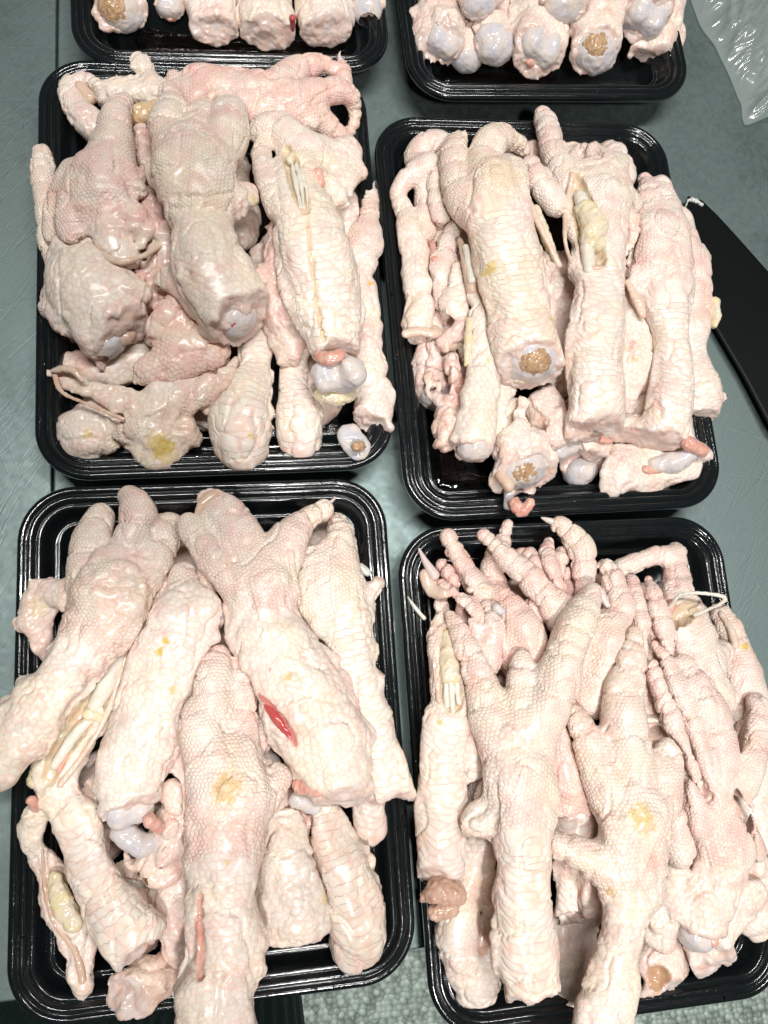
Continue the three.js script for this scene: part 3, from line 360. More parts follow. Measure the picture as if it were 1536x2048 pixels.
  {tray:'1',label:'pale foot with a curled flap at the corner of the tray',chains:[{n:[[-40.9,28.0,-333.7,8.5],[-57.4,28.0,-333.9,7.6],[-72.3,28.0,-331.3,6.7]],t:'skin',f:1.2},{n:[[-50.6,26.1,-340.5,1.8],[-57.0,26.9,-340.4,2.8],[-64.1,26.2,-339.1,2.7],[-69.9,26.0,-337.6,1.35]],t:'skin',f:1.5},{n:[[-79.0,28.0,-309.7,8.9],[-88.3,28.0,-320.4,7.8],[-91.8,28.0,-332.9,6.7],[-85.3,30.0,-338.0,5.0],[-76.3,34.0,-331.3,3.3],[-73.5,36.0,-322.2,2.5]],t:'toe',f:1.12},{n:[[-46.5,28.0,-333.4,7.4],[-51.0,28.0,-344.7,6.3],[-55.3,28.0,-353.6,4.8],[-57.5,30.0,-347.2,2.8]],t:'toe',f:1.12}],pink:0.12,parts:[{name:'amber_tendon',m:'amber',c:[[[-65.0,32.0,-311.9,2.8],[-58.8,34.0,-313.1,4.4],[-51.2,35.0,-314.5,5.0],[-45.4,34.0,-320.0,3.6],[-42.3,32.0,-324.6,1.7]]],f:1.1,lump:1.2},{name:'membrane',m:'membrane',c:[[[-86.2,32.0,-332.5,2.8],[-81.3,30.0,-326.7,3.3]]]}]},
  {tray:'1',label:'scaled leg widening toward the front rim, dot of yellow on it',chains:[{n:[[-6.2,28.0,-124.8,15.1],[-6.3,32.0,-133.9,16.1],[-3.6,32.0,-150.3,12.0],[0.69,30.0,-167.8,8.2],[2.7,28.0,-180.0,8.9],[1.08,26.0,-192.5,9.8]],t:'bands',f:1.45},{n:[[7.0,28.4,-135.0,2.9],[5.1,30.9,-145.5,5.3],[7.6,29.8,-155.1,2.7],[6.7,28.0,-166.9,1.24]],t:'skin',f:1.5}],pink:0.2,yellow:0.3,stains:[[-0.6,40.5,-125.1,2.0,0.7,0.52,0.05,0.7]]},
  {tray:'1',label:'short leg squeezed between the wide leg and the joint knob',chains:[{n:[[25.4,24.0,-128.4,12.0],[24.6,27.0,-136.1,12.8],[23.1,28.0,-148.4,9.1],[21.6,28.0,-161.2,6.4],[23.3,27.0,-173.0,7.8],[27.8,26.0,-186.5,8.7]],t:'bands',f:1.45},{n:[[34.3,25.4,-135.1,1.8],[33.0,27.1,-146.0,4.1],[28.0,26.7,-157.8,1.9],[28.8,25.9,-168.1,1.14]],t:'skin',f:1.5}],pink:0.25},
  {tray:'1',label:'folded brown-pink foot curled in the middle of the pile',chains:[{n:[[-20.6,32.0,-165.8,11.5],[-23.9,36.0,-176.7,15.1],[-26.0,36.0,-190.8,15.2],[-28.5,34.0,-203.2,9.5]],t:'palm',f:1.6},{n:[[-26.7,42.0,-197.7,7.8],[-36.6,44.0,-194.8,6.7],[-43.0,44.0,-187.1,5.6],[-48.3,40.0,-181.2,4.9]],t:'toe',f:1.12},{n:[[-31.3,38.0,-175.9,10.4],[-44.3,36.0,-166.5,9.3],[-55.8,34.0,-160.9,7.2],[-63.6,32.0,-158.2,5.1],[-69.8,28.0,-156.3,2.8]],t:'toe',f:1.12},{n:[[-29.1,36.0,-169.8,10.4],[-38.3,34.0,-162.5,8.8],[-45.9,30.0,-158.7,6.8]],t:'toe',f:1.12},{n:[[-34.7,40.0,-186.1,6.7],[-38.7,40.0,-175.1,6.7],[-37.8,38.0,-167.7,6.2]],t:'toe',f:1.12}],pink:0.95,yellow:0.5,grain:1.4,fold:1.3},
  {tray:'1',label:'foot with yellow-stained scales drooping over the front corner',chains:[{n:[[-48.2,24.0,-125.4,11.9],[-48.9,29.0,-136.0,14.4],[-45.1,32.0,-145.1,13.4]],t:'hex',f:1.45},{n:[[-60.6,24.9,-128.6,1.9],[-61.2,26.6,-132.1,5.4],[-60.5,28.4,-141.3,3.7],[-58.1,27.5,-143.9,2.2]],t:'skin',f:1.5},{n:[[-36.5,26.2,-132.5,3.3],[-38.6,27.4,-135.3,3.6],[-36.8,26.3,-132.6,3.6],[-36.8,27.3,-135.6,2.1]],t:'skin',f:1.5},{n:[[-43.9,32.0,-145.1,11.3],[-27.2,34.0,-151.4,9.8],[-15.5,34.0,-160.8,7.3],[-7.6,32.0,-167.6,5.3]],t:'palm',f:1.6},{n:[[-55.2,32.0,-135.1,7.6],[-62.9,30.0,-132.8,5.6],[-68.2,28.0,-131.4,3.3]],t:'toe',f:1.12},{n:[[-53.3,36.0,-141.7,7.6],[-65.5,36.0,-147.3,6.6],[-80.4,34.0,-153.7,5.1],[-93.0,32.0,-161.5,4.6],[-97.9,30.0,-165.0,2.6]],t:'skin',f:2.2},{n:[[-15.6,34.0,-156.6,8.9],[-19.9,30.0,-148.6,7.3]],t:'skin',f:1.4},{n:[[-34.5,28.0,-133.2,9.3],[-29.3,24.0,-128.9,5.8]],t:'skin',f:1.3}],pink:0.45,yellow:0.45,fold:1.1,parts:[{name:'skin_edge',m:'membrane',c:[[[-97.4,36.0,-162.6,1.5],[-92.8,38.0,-151.1,1.25],[-78.1,40.0,-143.0,1.24],[-63.7,40.0,-135.9,1.5]]],f:1.6},{name:'skin_edge',m:'edge',c:[[[-97.7,38.0,-162.6,1.25],[-88.4,42.0,-161.9,1.7],[-82.4,42.0,-156.0,1.24]]],f:1.4}],stains:[[-46.4,34.4,-124.0,5.8,0.7,0.52,0.05,0.6],[-43.2,31.0,-120.5,5.5,0.7,0.52,0.05,0.45]]},
  {tray:'1',label:'ruddy leg end tucked under the yellow-stained foot',chains:[{n:[[-84.4,24.0,-135.3,13.9],[-76.3,24.0,-139.7,13.4],[-65.3,22.0,-146.9,13.1]],t:'hex',f:1.45},{n:[[-87.9,22.9,-146.8,2.9],[-84.4,21.4,-149.2,3.6],[-81.2,22.4,-151.1,4.7],[-75.3,20.6,-152.8,2.3]],t:'skin',f:1.5}],pink:0.5,yellow:0.3,stains:[[-81.9,32.9,-130.8,2.2,0.7,0.52,0.05,0.6]]},
  {tray:'1',label:'pale raw chicken foot piled in the tray over the table seam',chains:[{n:[[-52.2,16.0,-236.3,13.9],[-47.2,16.0,-212.2,13.8],[-39.8,16.0,-182.8,12.5]],t:'hex',f:1.45}],pink:0.5,fold:1.5,res:1.35},
  {tray:'1',label:'pale raw chicken foot piled in the tray over the table seam',chains:[{n:[[-17.3,20.0,-303.5,17.2],[-7.7,20.0,-256.0,16.9]],t:'hex',f:1.45}],pink:0.5,fold:1.5,res:1.35},
  {tray:'1',label:'pale raw chicken foot piled in the tray over the table seam',chains:[{n:[[19.3,22.0,-233.5,15.4],[20.2,24.0,-196.3,13.7]],t:'hex',f:1.45}],pink:0.5,fold:1.5,res:1.35},
  {tray:'1',label:'pale raw chicken foot piled in the tray over the table seam',chains:[{n:[[55.1,22.0,-265.4,14.4],[55.2,22.0,-221.4,13.0]],t:'hex',f:1.45}],pink:0.5,fold:1.5,res:1.35},
  {tray:'1',label:'pale raw chicken foot piled in the tray over the table seam',chains:[{n:[[-56.2,20.0,-302.2,14.2],[-48.5,20.0,-264.6,15.4]],t:'hex',f:1.45}],pink:0.5,fold:1.5,res:1.35},
  {tray:'1',label:'pale raw chicken foot piled in the tray over the table seam',chains:[{n:[[-91.7,16.0,-172.0,13.3],[-63.1,18.0,-176.4,14.7]],t:'hex',f:1.45}],pink:0.5,fold:1.5,res:1.35},
  {tray:'1',label:'pale raw chicken foot piled in the tray over the table seam',chains:[{n:[[-53.1,14.0,-189.6,13.6],[-22.3,12.0,-149.4,12.5]],t:'hex',f:1.45}],pink:0.5,fold:1.5,res:1.35},
  {tray:'1',label:'pale raw chicken foot piled in the tray over the table seam',chains:[{n:[[-84.5,14.0,-201.5,16.3],[-95.0,14.0,-237.1,13.7]],t:'hex',f:1.45}],pink:0.5,fold:1.5,res:1.35},
  {tray:'1',label:'pale raw chicken foot piled in the tray over the table seam',chains:[{n:[[37.6,14.0,-153.2,13.9],[44.8,16.0,-181.9,14.0]],t:'hex',f:1.45}],pink:0.5,fold:1.5,res:1.35},
  {tray:'1',label:'rumpled strip of pebbled skin between the broad legs',chains:[{n:[[-49.3,36.0,-252.9,6.4],[-49.1,36.0,-269.4,7.0],[-51.3,36.0,-293.8,6.0],[-53.6,34.0,-303.9,4.4]],t:'toe',f:1.12},{n:[[-48.8,40.0,-251.9,6.9],[-44.9,42.0,-236.1,7.4],[-41.6,40.0,-222.9,6.8],[-48.6,36.0,-213.6,7.9]],t:'skin',f:1.2},{n:[[-57.5,36.0,-213.5,7.9],[-47.7,34.0,-203.2,8.9],[-37.2,36.0,-207.9,6.8]],t:'skin',f:1.3}],pink:0.65,fold:1.5},
  {tray:'1',label:'pink folded palm pushed up between two cut legs',chains:[{n:[[19.0,40.0,-235.2,8.1],[16.5,42.0,-210.6,9.0],[16.9,38.0,-189.6,9.0],[21.7,34.0,-177.2,8.0]],t:'skin',f:1.2}],pink:0.55,fold:1.4},
  {tray:'2',label:'stout banded leg with brown marrow in its cut face',chains:[{n:[[149.4,49.1,-138.9,18.6],[147.2,52.0,-155.2,18.6],[144.8,55.0,-172.4,18.0],[142.5,57.0,-194.4,17.1],[138.6,58.0,-220.1,19.4],[135.8,58.0,-237.9,19.0]],t:'bands',f:1.45},{n:[[131.7,53.1,-167.2,4.5],[128.9,55.3,-182.0,4.5],[128.9,56.1,-197.9,6.9],[125.3,53.9,-215.8,4.1]],t:'bands',f:1.5},{n:[[159.4,52.3,-172.4,3.9],[158.7,54.7,-192.5,5.3],[154.5,53.5,-216.9,7.1],[151.8,56.4,-235.7,2.8]],t:'skin',f:1.5},{n:[[137.5,58.0,-241.0,17.9],[138.8,59.0,-255.5,16.9],[144.2,56.0,-266.3,13.3]],t:'palm',f:1.6},{n:[[125.1,54.0,-246.3,12.0],[119.3,50.0,-258.0,10.0],[118.5,46.0,-276.3,8.4],[120.4,42.0,-291.9,6.9],[126.0,38.0,-303.2,4.1]],t:'toe',f:1.12},{n:[[131.9,52.0,-266.2,11.1],[135.6,50.0,-283.4,9.3],[145.6,46.0,-297.9,8.9],[158.1,40.0,-299.6,6.4],[164.6,36.0,-297.1,5.0]],t:'toe',f:1.12}],pink:0.25,yellow:0.4,cuts:[{c:[147.2,52.0,-155.2],n:[0.02,0.49,0.87],r:39.0}],parts:[{name:'bone_end',m:'bone',c:[[[147.7,50.8,-161.0,6.2],[137.2,54.7,-162.0,5.1]],[[147.7,50.8,-161.0,6.2],[144.8,58.5,-164.3,5.1]],[[147.7,50.8,-161.0,6.2],[155.4,55.0,-162.6,5.1]],[[147.7,50.8,-161.0,6.2],[158.3,47.7,-158.6,5.1]],[[147.7,50.8,-161.0,6.2],[150.7,43.9,-156.3,5.1]],[[147.7,50.8,-161.0,6.2],[140.1,47.4,-158.0,5.1]]],lump:0.5,k:9},{name:'marrow',m:'marrow',c:[[[147.6,54.2,-159.2,3.3],[142.0,56.4,-159.5,2.7]],[[147.6,54.2,-159.2,3.3],[146.0,58.3,-160.6,2.7]],[[147.6,54.2,-159.2,3.3],[151.6,56.5,-159.7,2.7]],[[147.6,54.2,-159.2,3.3],[153.1,52.7,-157.7,2.7]],[[147.6,54.2,-159.2,3.3],[149.1,50.7,-156.5,2.7]],[[147.6,54.2,-159.2,3.3],[143.6,52.5,-157.4,2.7]]],lump:0.5,k:9,sub:1},{name:'tendon_ring',m:'fat',c:[[[145.4,43.6,-151.4,2.4],[143.4,45.5,-151.5,3.0],[140.4,45.4,-152.0,2.2]]],lump:1.0,sub:1},{name:'claw',m:'claw',c:[[[126.5,38.0,-302.3,2.3],[129.4,38.0,-307.6,0.58]]],res:0.6}],stains:[[126.1,65.2,-204.9,3.1,0.7,0.52,0.05,0.6],[156.8,64.4,-177.3,1.6,0.7,0.52,0.05,0.6],[138.8,69.4,-259.0,9.2,0.72,0.48,0.2,0.35]]},
  {tray:'2',label:'opened foot with yellow fat and white tendon above its scaly leg',chains:[{n:[[179.8,44.9,-108.0,15.5],[180.3,48.0,-121.5,15.5],[181.0,52.0,-139.2,16.0],[184.0,54.0,-163.9,14.0],[188.0,54.0,-187.1,14.1],[191.8,52.0,-209.0,13.8]],t:'bands',f:1.45},{n:[[169.4,49.2,-145.1,3.2],[172.0,51.9,-161.3,5.7],[174.1,52.8,-177.5,5.4],[176.8,52.3,-192.6,2.3]],t:'bands',f:1.5},{n:[[196.1,48.8,-140.4,3.9],[195.9,53.0,-162.0,4.3],[200.4,52.9,-182.3,3.9],[201.2,51.1,-202.2,3.4]],t:'bands',f:1.5},{n:[[193.2,50.0,-213.1,15.0],[195.1,52.0,-233.4,17.3],[199.5,52.0,-255.3,18.1],[200.7,48.0,-273.9,16.1]],t:'palm',f:1.6},{n:[[184.7,48.0,-267.1,10.3],[179.9,44.0,-289.2,8.1],[180.7,38.0,-308.5,7.1],[181.0,32.0,-324.4,5.7]],t:'toe',f:1.12},{n:[[172.3,52.0,-251.6,6.7],[165.6,54.0,-262.6,7.3],[161.2,52.0,-276.4,6.2]],t:'toe',f:1.12},{n:[[203.8,48.0,-274.0,12.7],[201.0,44.0,-286.5,9.9],[197.2,40.0,-292.6,7.7]],t:'toe',f:1.12},{n:[[209.0,48.0,-267.7,11.5],[216.7,44.0,-283.7,8.8],[216.9,40.0,-294.9,7.7]],t:'toe',f:1.12},{n:[[214.9,46.0,-259.5,10.4],[222.3,44.0,-257.8,7.0]],t:'toe',f:1.12},{n:[[208.7,46.0,-237.2,11.4],[219.3,42.0,-230.2,5.2],[215.4,42.0,-211.4,4.6]],t:'skin',f:1.5}],pink:0.22,cuts:[{c:[180.3,48.0,-121.5],n:[0.0,0.33,0.94],r:32.5}],carves:[{n:[[183.8,57.4,-265.4,2.7],[184.5,60.4,-246.4,5.9],[185.9,61.5,-227.6,7.2],[186.8,60.8,-214.6,6.9]]},{n:[[149.3,72.0,-248.5,1.33],[155.7,70.0,-226.4,3.4],[160.0,68.0,-210.2,3.2]]}],parts:[{name:'fat',m:'fat',c:[[[186.0,58.3,-244.7,5.7],[189.9,60.1,-231.5,7.3],[186.6,58.2,-226.5,6.1],[193.5,59.2,-223.0,3.9]]],lump:1.2},{name:'tendon',m:'tendon',c:[[[184.9,58.0,-226.6,3.6],[184.7,57.6,-214.8,3.8],[184.0,58.5,-208.4,3.3]]],res:0.7},{name:'tendon',m:'tendon',c:[[[185.1,57.4,-253.0,3.9],[187.0,59.5,-240.9,3.9]]]},{name:'skin_edge',m:'edge',c:[[[152.6,60.0,-255.2,1.37],[155.7,62.0,-238.8,1.6],[161.5,62.0,-221.0,1.6],[166.6,60.0,-210.4,1.6]]],res:0.7},{name:'fat',m:'fat',c:[[[159.4,54.0,-247.0,2.5],[163.4,54.0,-231.8,3.0],[166.9,54.0,-218.2,2.7]]]},{name:'skin_edge',m:'edge',c:[[[182.7,57.0,-267.2,1.7],[177.8,53.3,-247.8,1.37],[171.9,60.0,-225.3,1.36],[178.0,50.5,-217.2,1.35]]],res:0.7},{name:'flesh',m:'flesh',c:[[[180.1,55.5,-113.1,2.1],[184.4,55.2,-112.5,1.6]]]},{name:'skin_edge',m:'edge',c:[[[178.1,51.2,-213.8,0.8],[185.0,60.9,-208.0,1.07],[200.2,59.7,-209.9,0.81]]],res:0.7}]},
  {tray:'2',label:'foot with smooth broad pad leaning beside the slit one',chains:[{n:[[217.4,37.9,-105.2,13.7],[221.4,40.0,-116.7,13.7],[227.1,43.0,-132.9,12.7],[233.1,45.0,-155.4,10.3],[233.3,46.0,-178.8,11.2],[233.1,46.0,-197.0,14.7]],t:'bands',f:1.45},{n:[[214.4,39.4,-127.9,3.1],[220.0,43.3,-146.3,3.3],[223.6,43.1,-166.5,3.0],[221.2,44.5,-187.1,2.5]],t:'bands',f:1.5},{n:[[234.7,44.0,-201.1,16.5],[235.4,46.0,-221.8,17.7],[237.8,46.0,-237.6,16.1]],t:'palm',f:1.6},{n:[[232.8,44.0,-238.7,11.6],[234.6,42.0,-254.4,8.8],[236.2,40.0,-268.8,6.5],[238.2,36.0,-279.9,4.5]],t:'toe',f:1.12},{n:[[242.6,44.0,-242.0,11.6],[243.2,42.0,-259.5,8.8],[245.3,38.0,-273.7,7.2]],t:'toe',f:1.12},{n:[[222.8,46.0,-209.3,9.6],[215.3,46.0,-203.1,5.1]],t:'skin',f:1.5},{n:[[212.7,34.0,-121.7,13.9],[207.7,32.0,-125.4,11.2]],t:'skin',f:1.6}],pink:0.35,cuts:[{c:[221.4,40.0,-116.7],n:[-0.29,0.1,0.95],r:28.9}],parts:[{name:'flap',m:'edge',c:[[[209.9,50.0,-205.6,2.2],[213.2,52.0,-194.0,3.3],[215.9,50.0,-186.0,2.2]]],f:1.5}],stains:[[224.2,50.2,-119.6,1.31,0.72,0.48,0.2,0.9]]},
  {tray:'2',label:'outer foot with a yellowish nub hanging toward the knife',chains:[{n:[[252.7,26.7,-122.8,11.5],[254.1,28.0,-133.0,11.5],[256.2,30.0,-148.9,12.7],[254.4,30.0,-170.4,9.3],[254.8,30.0,-186.1,10.5]],t:'bands',f:1.45},{n:[[245.7,28.2,-145.9,2.0],[247.2,28.8,-152.8,4.4],[247.0,29.2,-163.2,2.8],[245.7,29.3,-173.4,2.3]],t:'skin',f:1.5},{n:[[266.7,28.0,-145.1,2.8],[264.6,27.8,-157.5,4.3],[262.2,28.1,-168.4,3.0],[263.5,27.8,-176.3,1.6]],t:'skin',f:1.5},{n:[[257.5,30.0,-189.2,10.6],[261.6,32.0,-207.3,10.6],[263.0,32.0,-229.9,11.3]],t:'palm',f:1.6},{n:[[259.8,32.0,-229.9,10.7],[259.5,30.0,-247.5,9.6],[257.4,28.0,-262.0,8.5],[255.7,26.0,-271.8,6.7]],t:'toe',f:1.12}],pink:0.25,cuts:[{c:[254.1,28.0,-133.0],n:[-0.1,0.2,0.98],r:24.1}],parts:[{name:'nub',m:'fat',c:[[[272.3,32.0,-202.5,3.0],[272.2,32.0,-194.5,2.9],[271.2,30.0,-189.1,2.1]]],f:0.8}]},
  {tray:'2',label:'leg wedged upright with a red mark near the dark gap',chains:[{n:[[209.3,28.0,-144.5,6.8],[213.6,32.0,-157.9,13.6],[215.9,36.0,-174.4,15.3],[215.0,36.0,-195.9,13.2],[213.1,36.0,-214.6,11.6]],t:'hex',f:1.45},{n:[[220.5,28.2,-148.1,1.8],[225.9,31.8,-159.1,4.0],[228.9,34.2,-170.1,5.1],[225.9,34.5,-186.2,2.1]],t:'hex',f:1.5}],pink:0.3,parts:[{name:'bone_end',m:'bone',c:[[[207.1,30.0,-140.2,4.5],[211.3,28.0,-137.9,3.4]]]}],stains:[[209.9,45.4,-170.3,3.2,0.78,0.38,0.3,0.7],[206.2,43.5,-169.1,1.6,0.7,0.52,0.05,0.5],[211.2,43.6,-163.1,1.6,0.72,0.48,0.2,0.8]]},
  {tray:'2',label:'thin crooked foot with knuckled toe along the tray wall',chains:[{n:[[93.0,32.0,-186.2,8.3],[94.5,34.0,-209.1,8.9],[94.3,34.0,-233.5,8.4],[93.3,34.0,-249.0,7.3]],t:'hex',f:1.45},{n:[[100.8,30.8,-195.2,1.46],[100.9,32.9,-206.9,2.6],[102.6,32.0,-219.7,2.3],[102.3,32.3,-232.2,1.42]],t:'hex',f:1.5},{n:[[93.9,34.0,-245.9,7.3],[89.8,33.0,-260.6,5.7],[87.9,33.0,-270.1,5.1],[95.0,35.0,-279.4,6.3],[106.7,35.0,-286.8,6.9]],t:'toe',f:1.12},{n:[[104.4,34.0,-284.2,6.9],[99.5,30.0,-294.1,6.4],[106.9,30.0,-304.2,6.7],[119.6,28.0,-306.8,6.5],[124.3,26.0,-303.7,5.9]],t:'toe',f:1.12},{n:[[102.1,30.0,-248.5,8.0],[105.2,30.0,-267.6,7.5],[105.6,28.0,-285.2,7.0]],t:'toe',f:1.12}],pink:0.3,stains:[[95.3,33.4,-297.4,4.7,0.7,0.52,0.05,0.15]]},
  {tray:'2',label:'slim foot with tiny slit tucked beside the stout banded leg',chains:[{n:[[108.5,30.0,-190.0,7.3],[108.5,34.0,-206.1,8.9],[109.3,34.0,-224.4,8.4]],t:'skin',f:1.45},{n:[[100.7,32.3,-201.3,2.0],[100.4,32.3,-205.2,3.5],[100.7,32.0,-209.8,3.5],[102.4,32.2,-214.2,1.8]],t:'skin',f:1.5},{n:[[109.0,34.0,-221.4,7.9],[113.3,34.0,-236.8,5.7],[119.8,34.0,-252.6,4.6]],t:'toe',f:1.12},{n:[[111.7,26.0,-247.8,6.4],[114.1,28.0,-262.7,7.0],[116.5,30.0,-277.6,5.8]],t:'toe',f:1.12}],pink:0.45,parts:[{name:'fat',m:'fat',c:[[[115.4,32.8,-272.4,2.3],[115.4,31.7,-260.4,2.3],[115.4,34.7,-252.1,1.7]]]},{name:'membrane',m:'membrane',c:[[[117.9,44.0,-234.1,1.7],[119.5,48.0,-216.7,3.3],[121.5,46.0,-203.0,3.8]]]},{name:'tendon',m:'tendon',c:[[[119.0,50.0,-226.0,2.2],[120.8,50.0,-206.7,2.7]]]},{name:'membrane',m:'flesh',c:[[[106.3,25.1,-245.1,2.3],[104.3,37.8,-225.3,2.5]]]}]},
  {tray:'2',label:'upright scaly leg with red marrow at its cut end',chains:[{n:[[108.9,41.9,-101.8,11.8],[111.6,44.0,-111.8,11.8],[115.5,47.0,-125.8,11.0],[119.7,48.0,-143.3,10.0],[122.2,48.0,-162.9,8.3],[126.7,46.0,-185.3,7.8],[128.9,44.0,-201.0,7.4]],t:'hex',f:1.45},{n:[[124.3,44.8,-124.8,2.6],[126.7,47.0,-140.5,2.5],[129.8,46.3,-158.3,2.5],[131.6,45.9,-177.2,2.0]],t:'skin',f:1.5}],pink:0.12,yellow:0.15,cuts:[{c:[111.6,44.0,-111.8],n:[-0.24,0.29,0.92],r:24.7}],parts:[{name:'bone_end',m:'bone',c:[[[114.0,43.6,-114.9,2.5],[109.9,45.3,-116.0,2.0]],[[114.0,43.6,-114.9,2.5],[113.0,46.9,-115.7,2.0]],[[114.0,43.6,-114.9,2.5],[116.9,45.4,-114.2,2.0]],[[114.0,43.6,-114.9,2.5],[117.8,42.3,-112.9,2.0]],[[114.0,43.6,-114.9,2.5],[114.8,40.6,-113.2,2.0]],[[114.0,43.6,-114.9,2.5],[110.8,42.1,-114.7,2.0]]],lump:0.5,k:9},{name:'red_marrow',m:'meat',c:[[[114.3,44.7,-111.8,1.5],[113.1,45.9,-112.0,1.9],[111.3,45.9,-112.8,1.37]]],lump:1.0,sub:1},{name:'flesh',m:'flesh',c:[[[118.1,41.5,-109.7,1.41],[117.0,42.6,-109.9,1.7],[115.4,42.5,-110.7,1.27]]],lump:1.0}],stains:[[123.2,54.0,-159.0,2.1,0.7,0.52,0.05,0.6]]},
  {tray:'2',label:'loose fleshy folds with a bluish knuckle under the scaly leg',chains:[{n:[[98.5,22.7,-139.0,10.5],[99.8,24.0,-148.3,10.5],[101.7,26.0,-162.1,11.1],[104.3,30.0,-175.2,10.0],[105.1,30.0,-190.0,8.4]],t:'skin',f:1.1},{n:[[93.0,23.2,-163.0,2.3],[93.5,25.4,-171.5,2.8],[96.8,28.9,-178.1,3.8],[98.0,27.7,-186.9,2.1]],t:'skin',f:1.5},{n:[[106.6,34.0,-179.3,7.2],[108.9,36.0,-163.8,6.0],[110.7,34.0,-147.2,4.3],[107.3,30.0,-131.6,3.8]],t:'skin',f:1.4}],pink:0.5,wrinkle:1.6,cuts:[{c:[99.8,24.0,-148.3],n:[-0.18,0.44,0.88],r:22.1}],parts:[{name:'knuckle',m:'bone',c:[[[102.5,18.7,-148.7,4.4],[103.7,22.8,-147.8,5.1],[105.4,24.6,-150.5,4.4]],[[95.5,21.4,-151.4,4.4],[96.7,25.4,-150.5,5.1],[98.4,27.2,-153.3,4.4]]],lump:0.5,k:5},{name:'flesh',m:'flesh',c:[[[108.3,38.3,-162.8,3.8],[111.3,35.8,-149.4,3.5],[112.2,33.0,-140.4,2.4]]]},{name:'skin_flap',m:'edge',c:[[[83.8,40.0,-180.3,2.2],[91.6,40.0,-181.9,2.4],[99.2,40.0,-180.1,2.7]]],f:1.6},{name:'membrane',m:'membrane',c:[[[100.9,36.6,-184.0,2.7],[106.5,38.6,-174.3,4.3],[113.0,36.3,-178.2,2.7]]]},{name:'yellow_tendon',m:'fat',c:[[[117.2,48.0,-184.4,1.9],[114.6,50.0,-169.2,2.4],[112.5,48.0,-158.8,1.32]]]}]},
  {tray:'2',label:'cut leg end with brown marrow hanging over the front rim',chains:[{n:[[147.0,36.0,-88.1,15.5],[145.3,36.0,-102.0,15.5],[143.4,36.0,-117.4,15.1],[141.5,34.0,-132.2,13.6]],t:'skin',f:1.45},{n:[[132.2,32.8,-107.6,2.8],[132.8,32.4,-112.2,4.0],[132.0,34.2,-116.4,6.1],[130.8,33.9,-120.6,2.7]],t:'skin',f:1.5},{n:[[157.5,32.9,-109.7,3.2],[155.9,33.6,-115.4,5.8],[153.8,34.5,-121.0,5.7],[153.5,34.4,-126.7,3.3]],t:'skin',f:1.5},{n:[[137.4,36.0,-100.9,9.6],[129.9,32.0,-98.0,7.0]],t:'skin',f:1.3}],pink:0.2,wrinkle:1.4,cuts:[{c:[145.3,36.0,-102.0],n:[0.15,0.59,0.79],r:32.6}],carves:[{n:[[129.7,40.1,-97.9,1.8],[129.7,40.1,-97.9,1.9]]},{n:[[132.6,41.4,-92.8,1.3],[132.6,41.4,-92.8,1.34]]}],parts:[{name:'bone_end',m:'bone',c:[[[142.8,33.8,-105.7,5.2],[133.9,36.9,-105.6,4.2]],[[142.8,33.8,-105.7,5.2],[139.9,39.8,-108.9,4.2]],[[142.8,33.8,-105.7,5.2],[148.9,37.0,-108.5,4.2]],[[142.8,33.8,-105.7,5.2],[151.9,31.4,-104.8,4.2]],[[142.8,33.8,-105.7,5.2],[146.0,28.5,-101.6,4.2]],[[142.8,33.8,-105.7,5.2],[137.0,31.3,-102.0,4.2]]],lump:0.5,k:9},{name:'marrow',m:'marrow',c:[[[142.2,36.3,-104.2,2.7],[137.6,38.1,-103.9,2.2]],[[142.2,36.3,-104.2,2.7],[140.7,39.6,-105.6,2.2]],[[142.2,36.3,-104.2,2.7],[145.5,38.2,-105.4,2.2]],[[142.2,36.3,-104.2,2.7],[147.1,35.2,-103.5,2.2]],[[142.2,36.3,-104.2,2.7],[143.9,33.7,-101.7,2.2]],[[142.2,36.3,-104.2,2.7],[139.2,35.2,-102.0,2.2]]],lump:0.5,k:9,sub:1},{name:'flesh',m:'flesh',c:[[[134.5,39.5,-85.1,3.7],[137.8,40.4,-80.2,4.3],[141.3,43.5,-83.9,3.2]]],lump:1.2},{name:'cartilage',m:'bone',c:[[[134.2,34.0,-91.8,3.2],[133.0,32.0,-85.5,2.7]]]},{name:'flesh',m:'membrane',c:[[[128.8,36.8,-100.9,3.2],[132.5,38.6,-94.3,3.2]]]}]},
  {tray:'2',label:'glossy bluish joint capsule below the opened foot',chains:[{n:[[175.6,26.7,-107.0,12.1],[169.6,30.0,-115.5,12.1],[162.2,34.0,-126.0,13.1],[160.8,30.0,-138.9,12.2]],t:'skin',f:1.45},{n:[[158.3,29.1,-113.3,3.0],[156.3,31.2,-117.4,4.6],[149.7,30.9,-125.5,3.5],[150.7,29.6,-130.1,2.6]],t:'skin',f:1.5}],pink:0.4,cuts:[{c:[169.6,30.0,-115.5],n:[0.44,0.44,0.79],r:25.5}],parts:[{name:'joint_cartilage',m:'bone',c:[[[172.0,24.6,-118.5,4.9],[173.1,29.3,-118.3,5.6],[172.0,31.4,-121.7,4.9]],[[164.1,26.3,-115.1,4.9],[165.2,30.9,-114.9,5.6],[164.2,33.1,-118.3,4.9]]],lump:0.5,k:5}]},
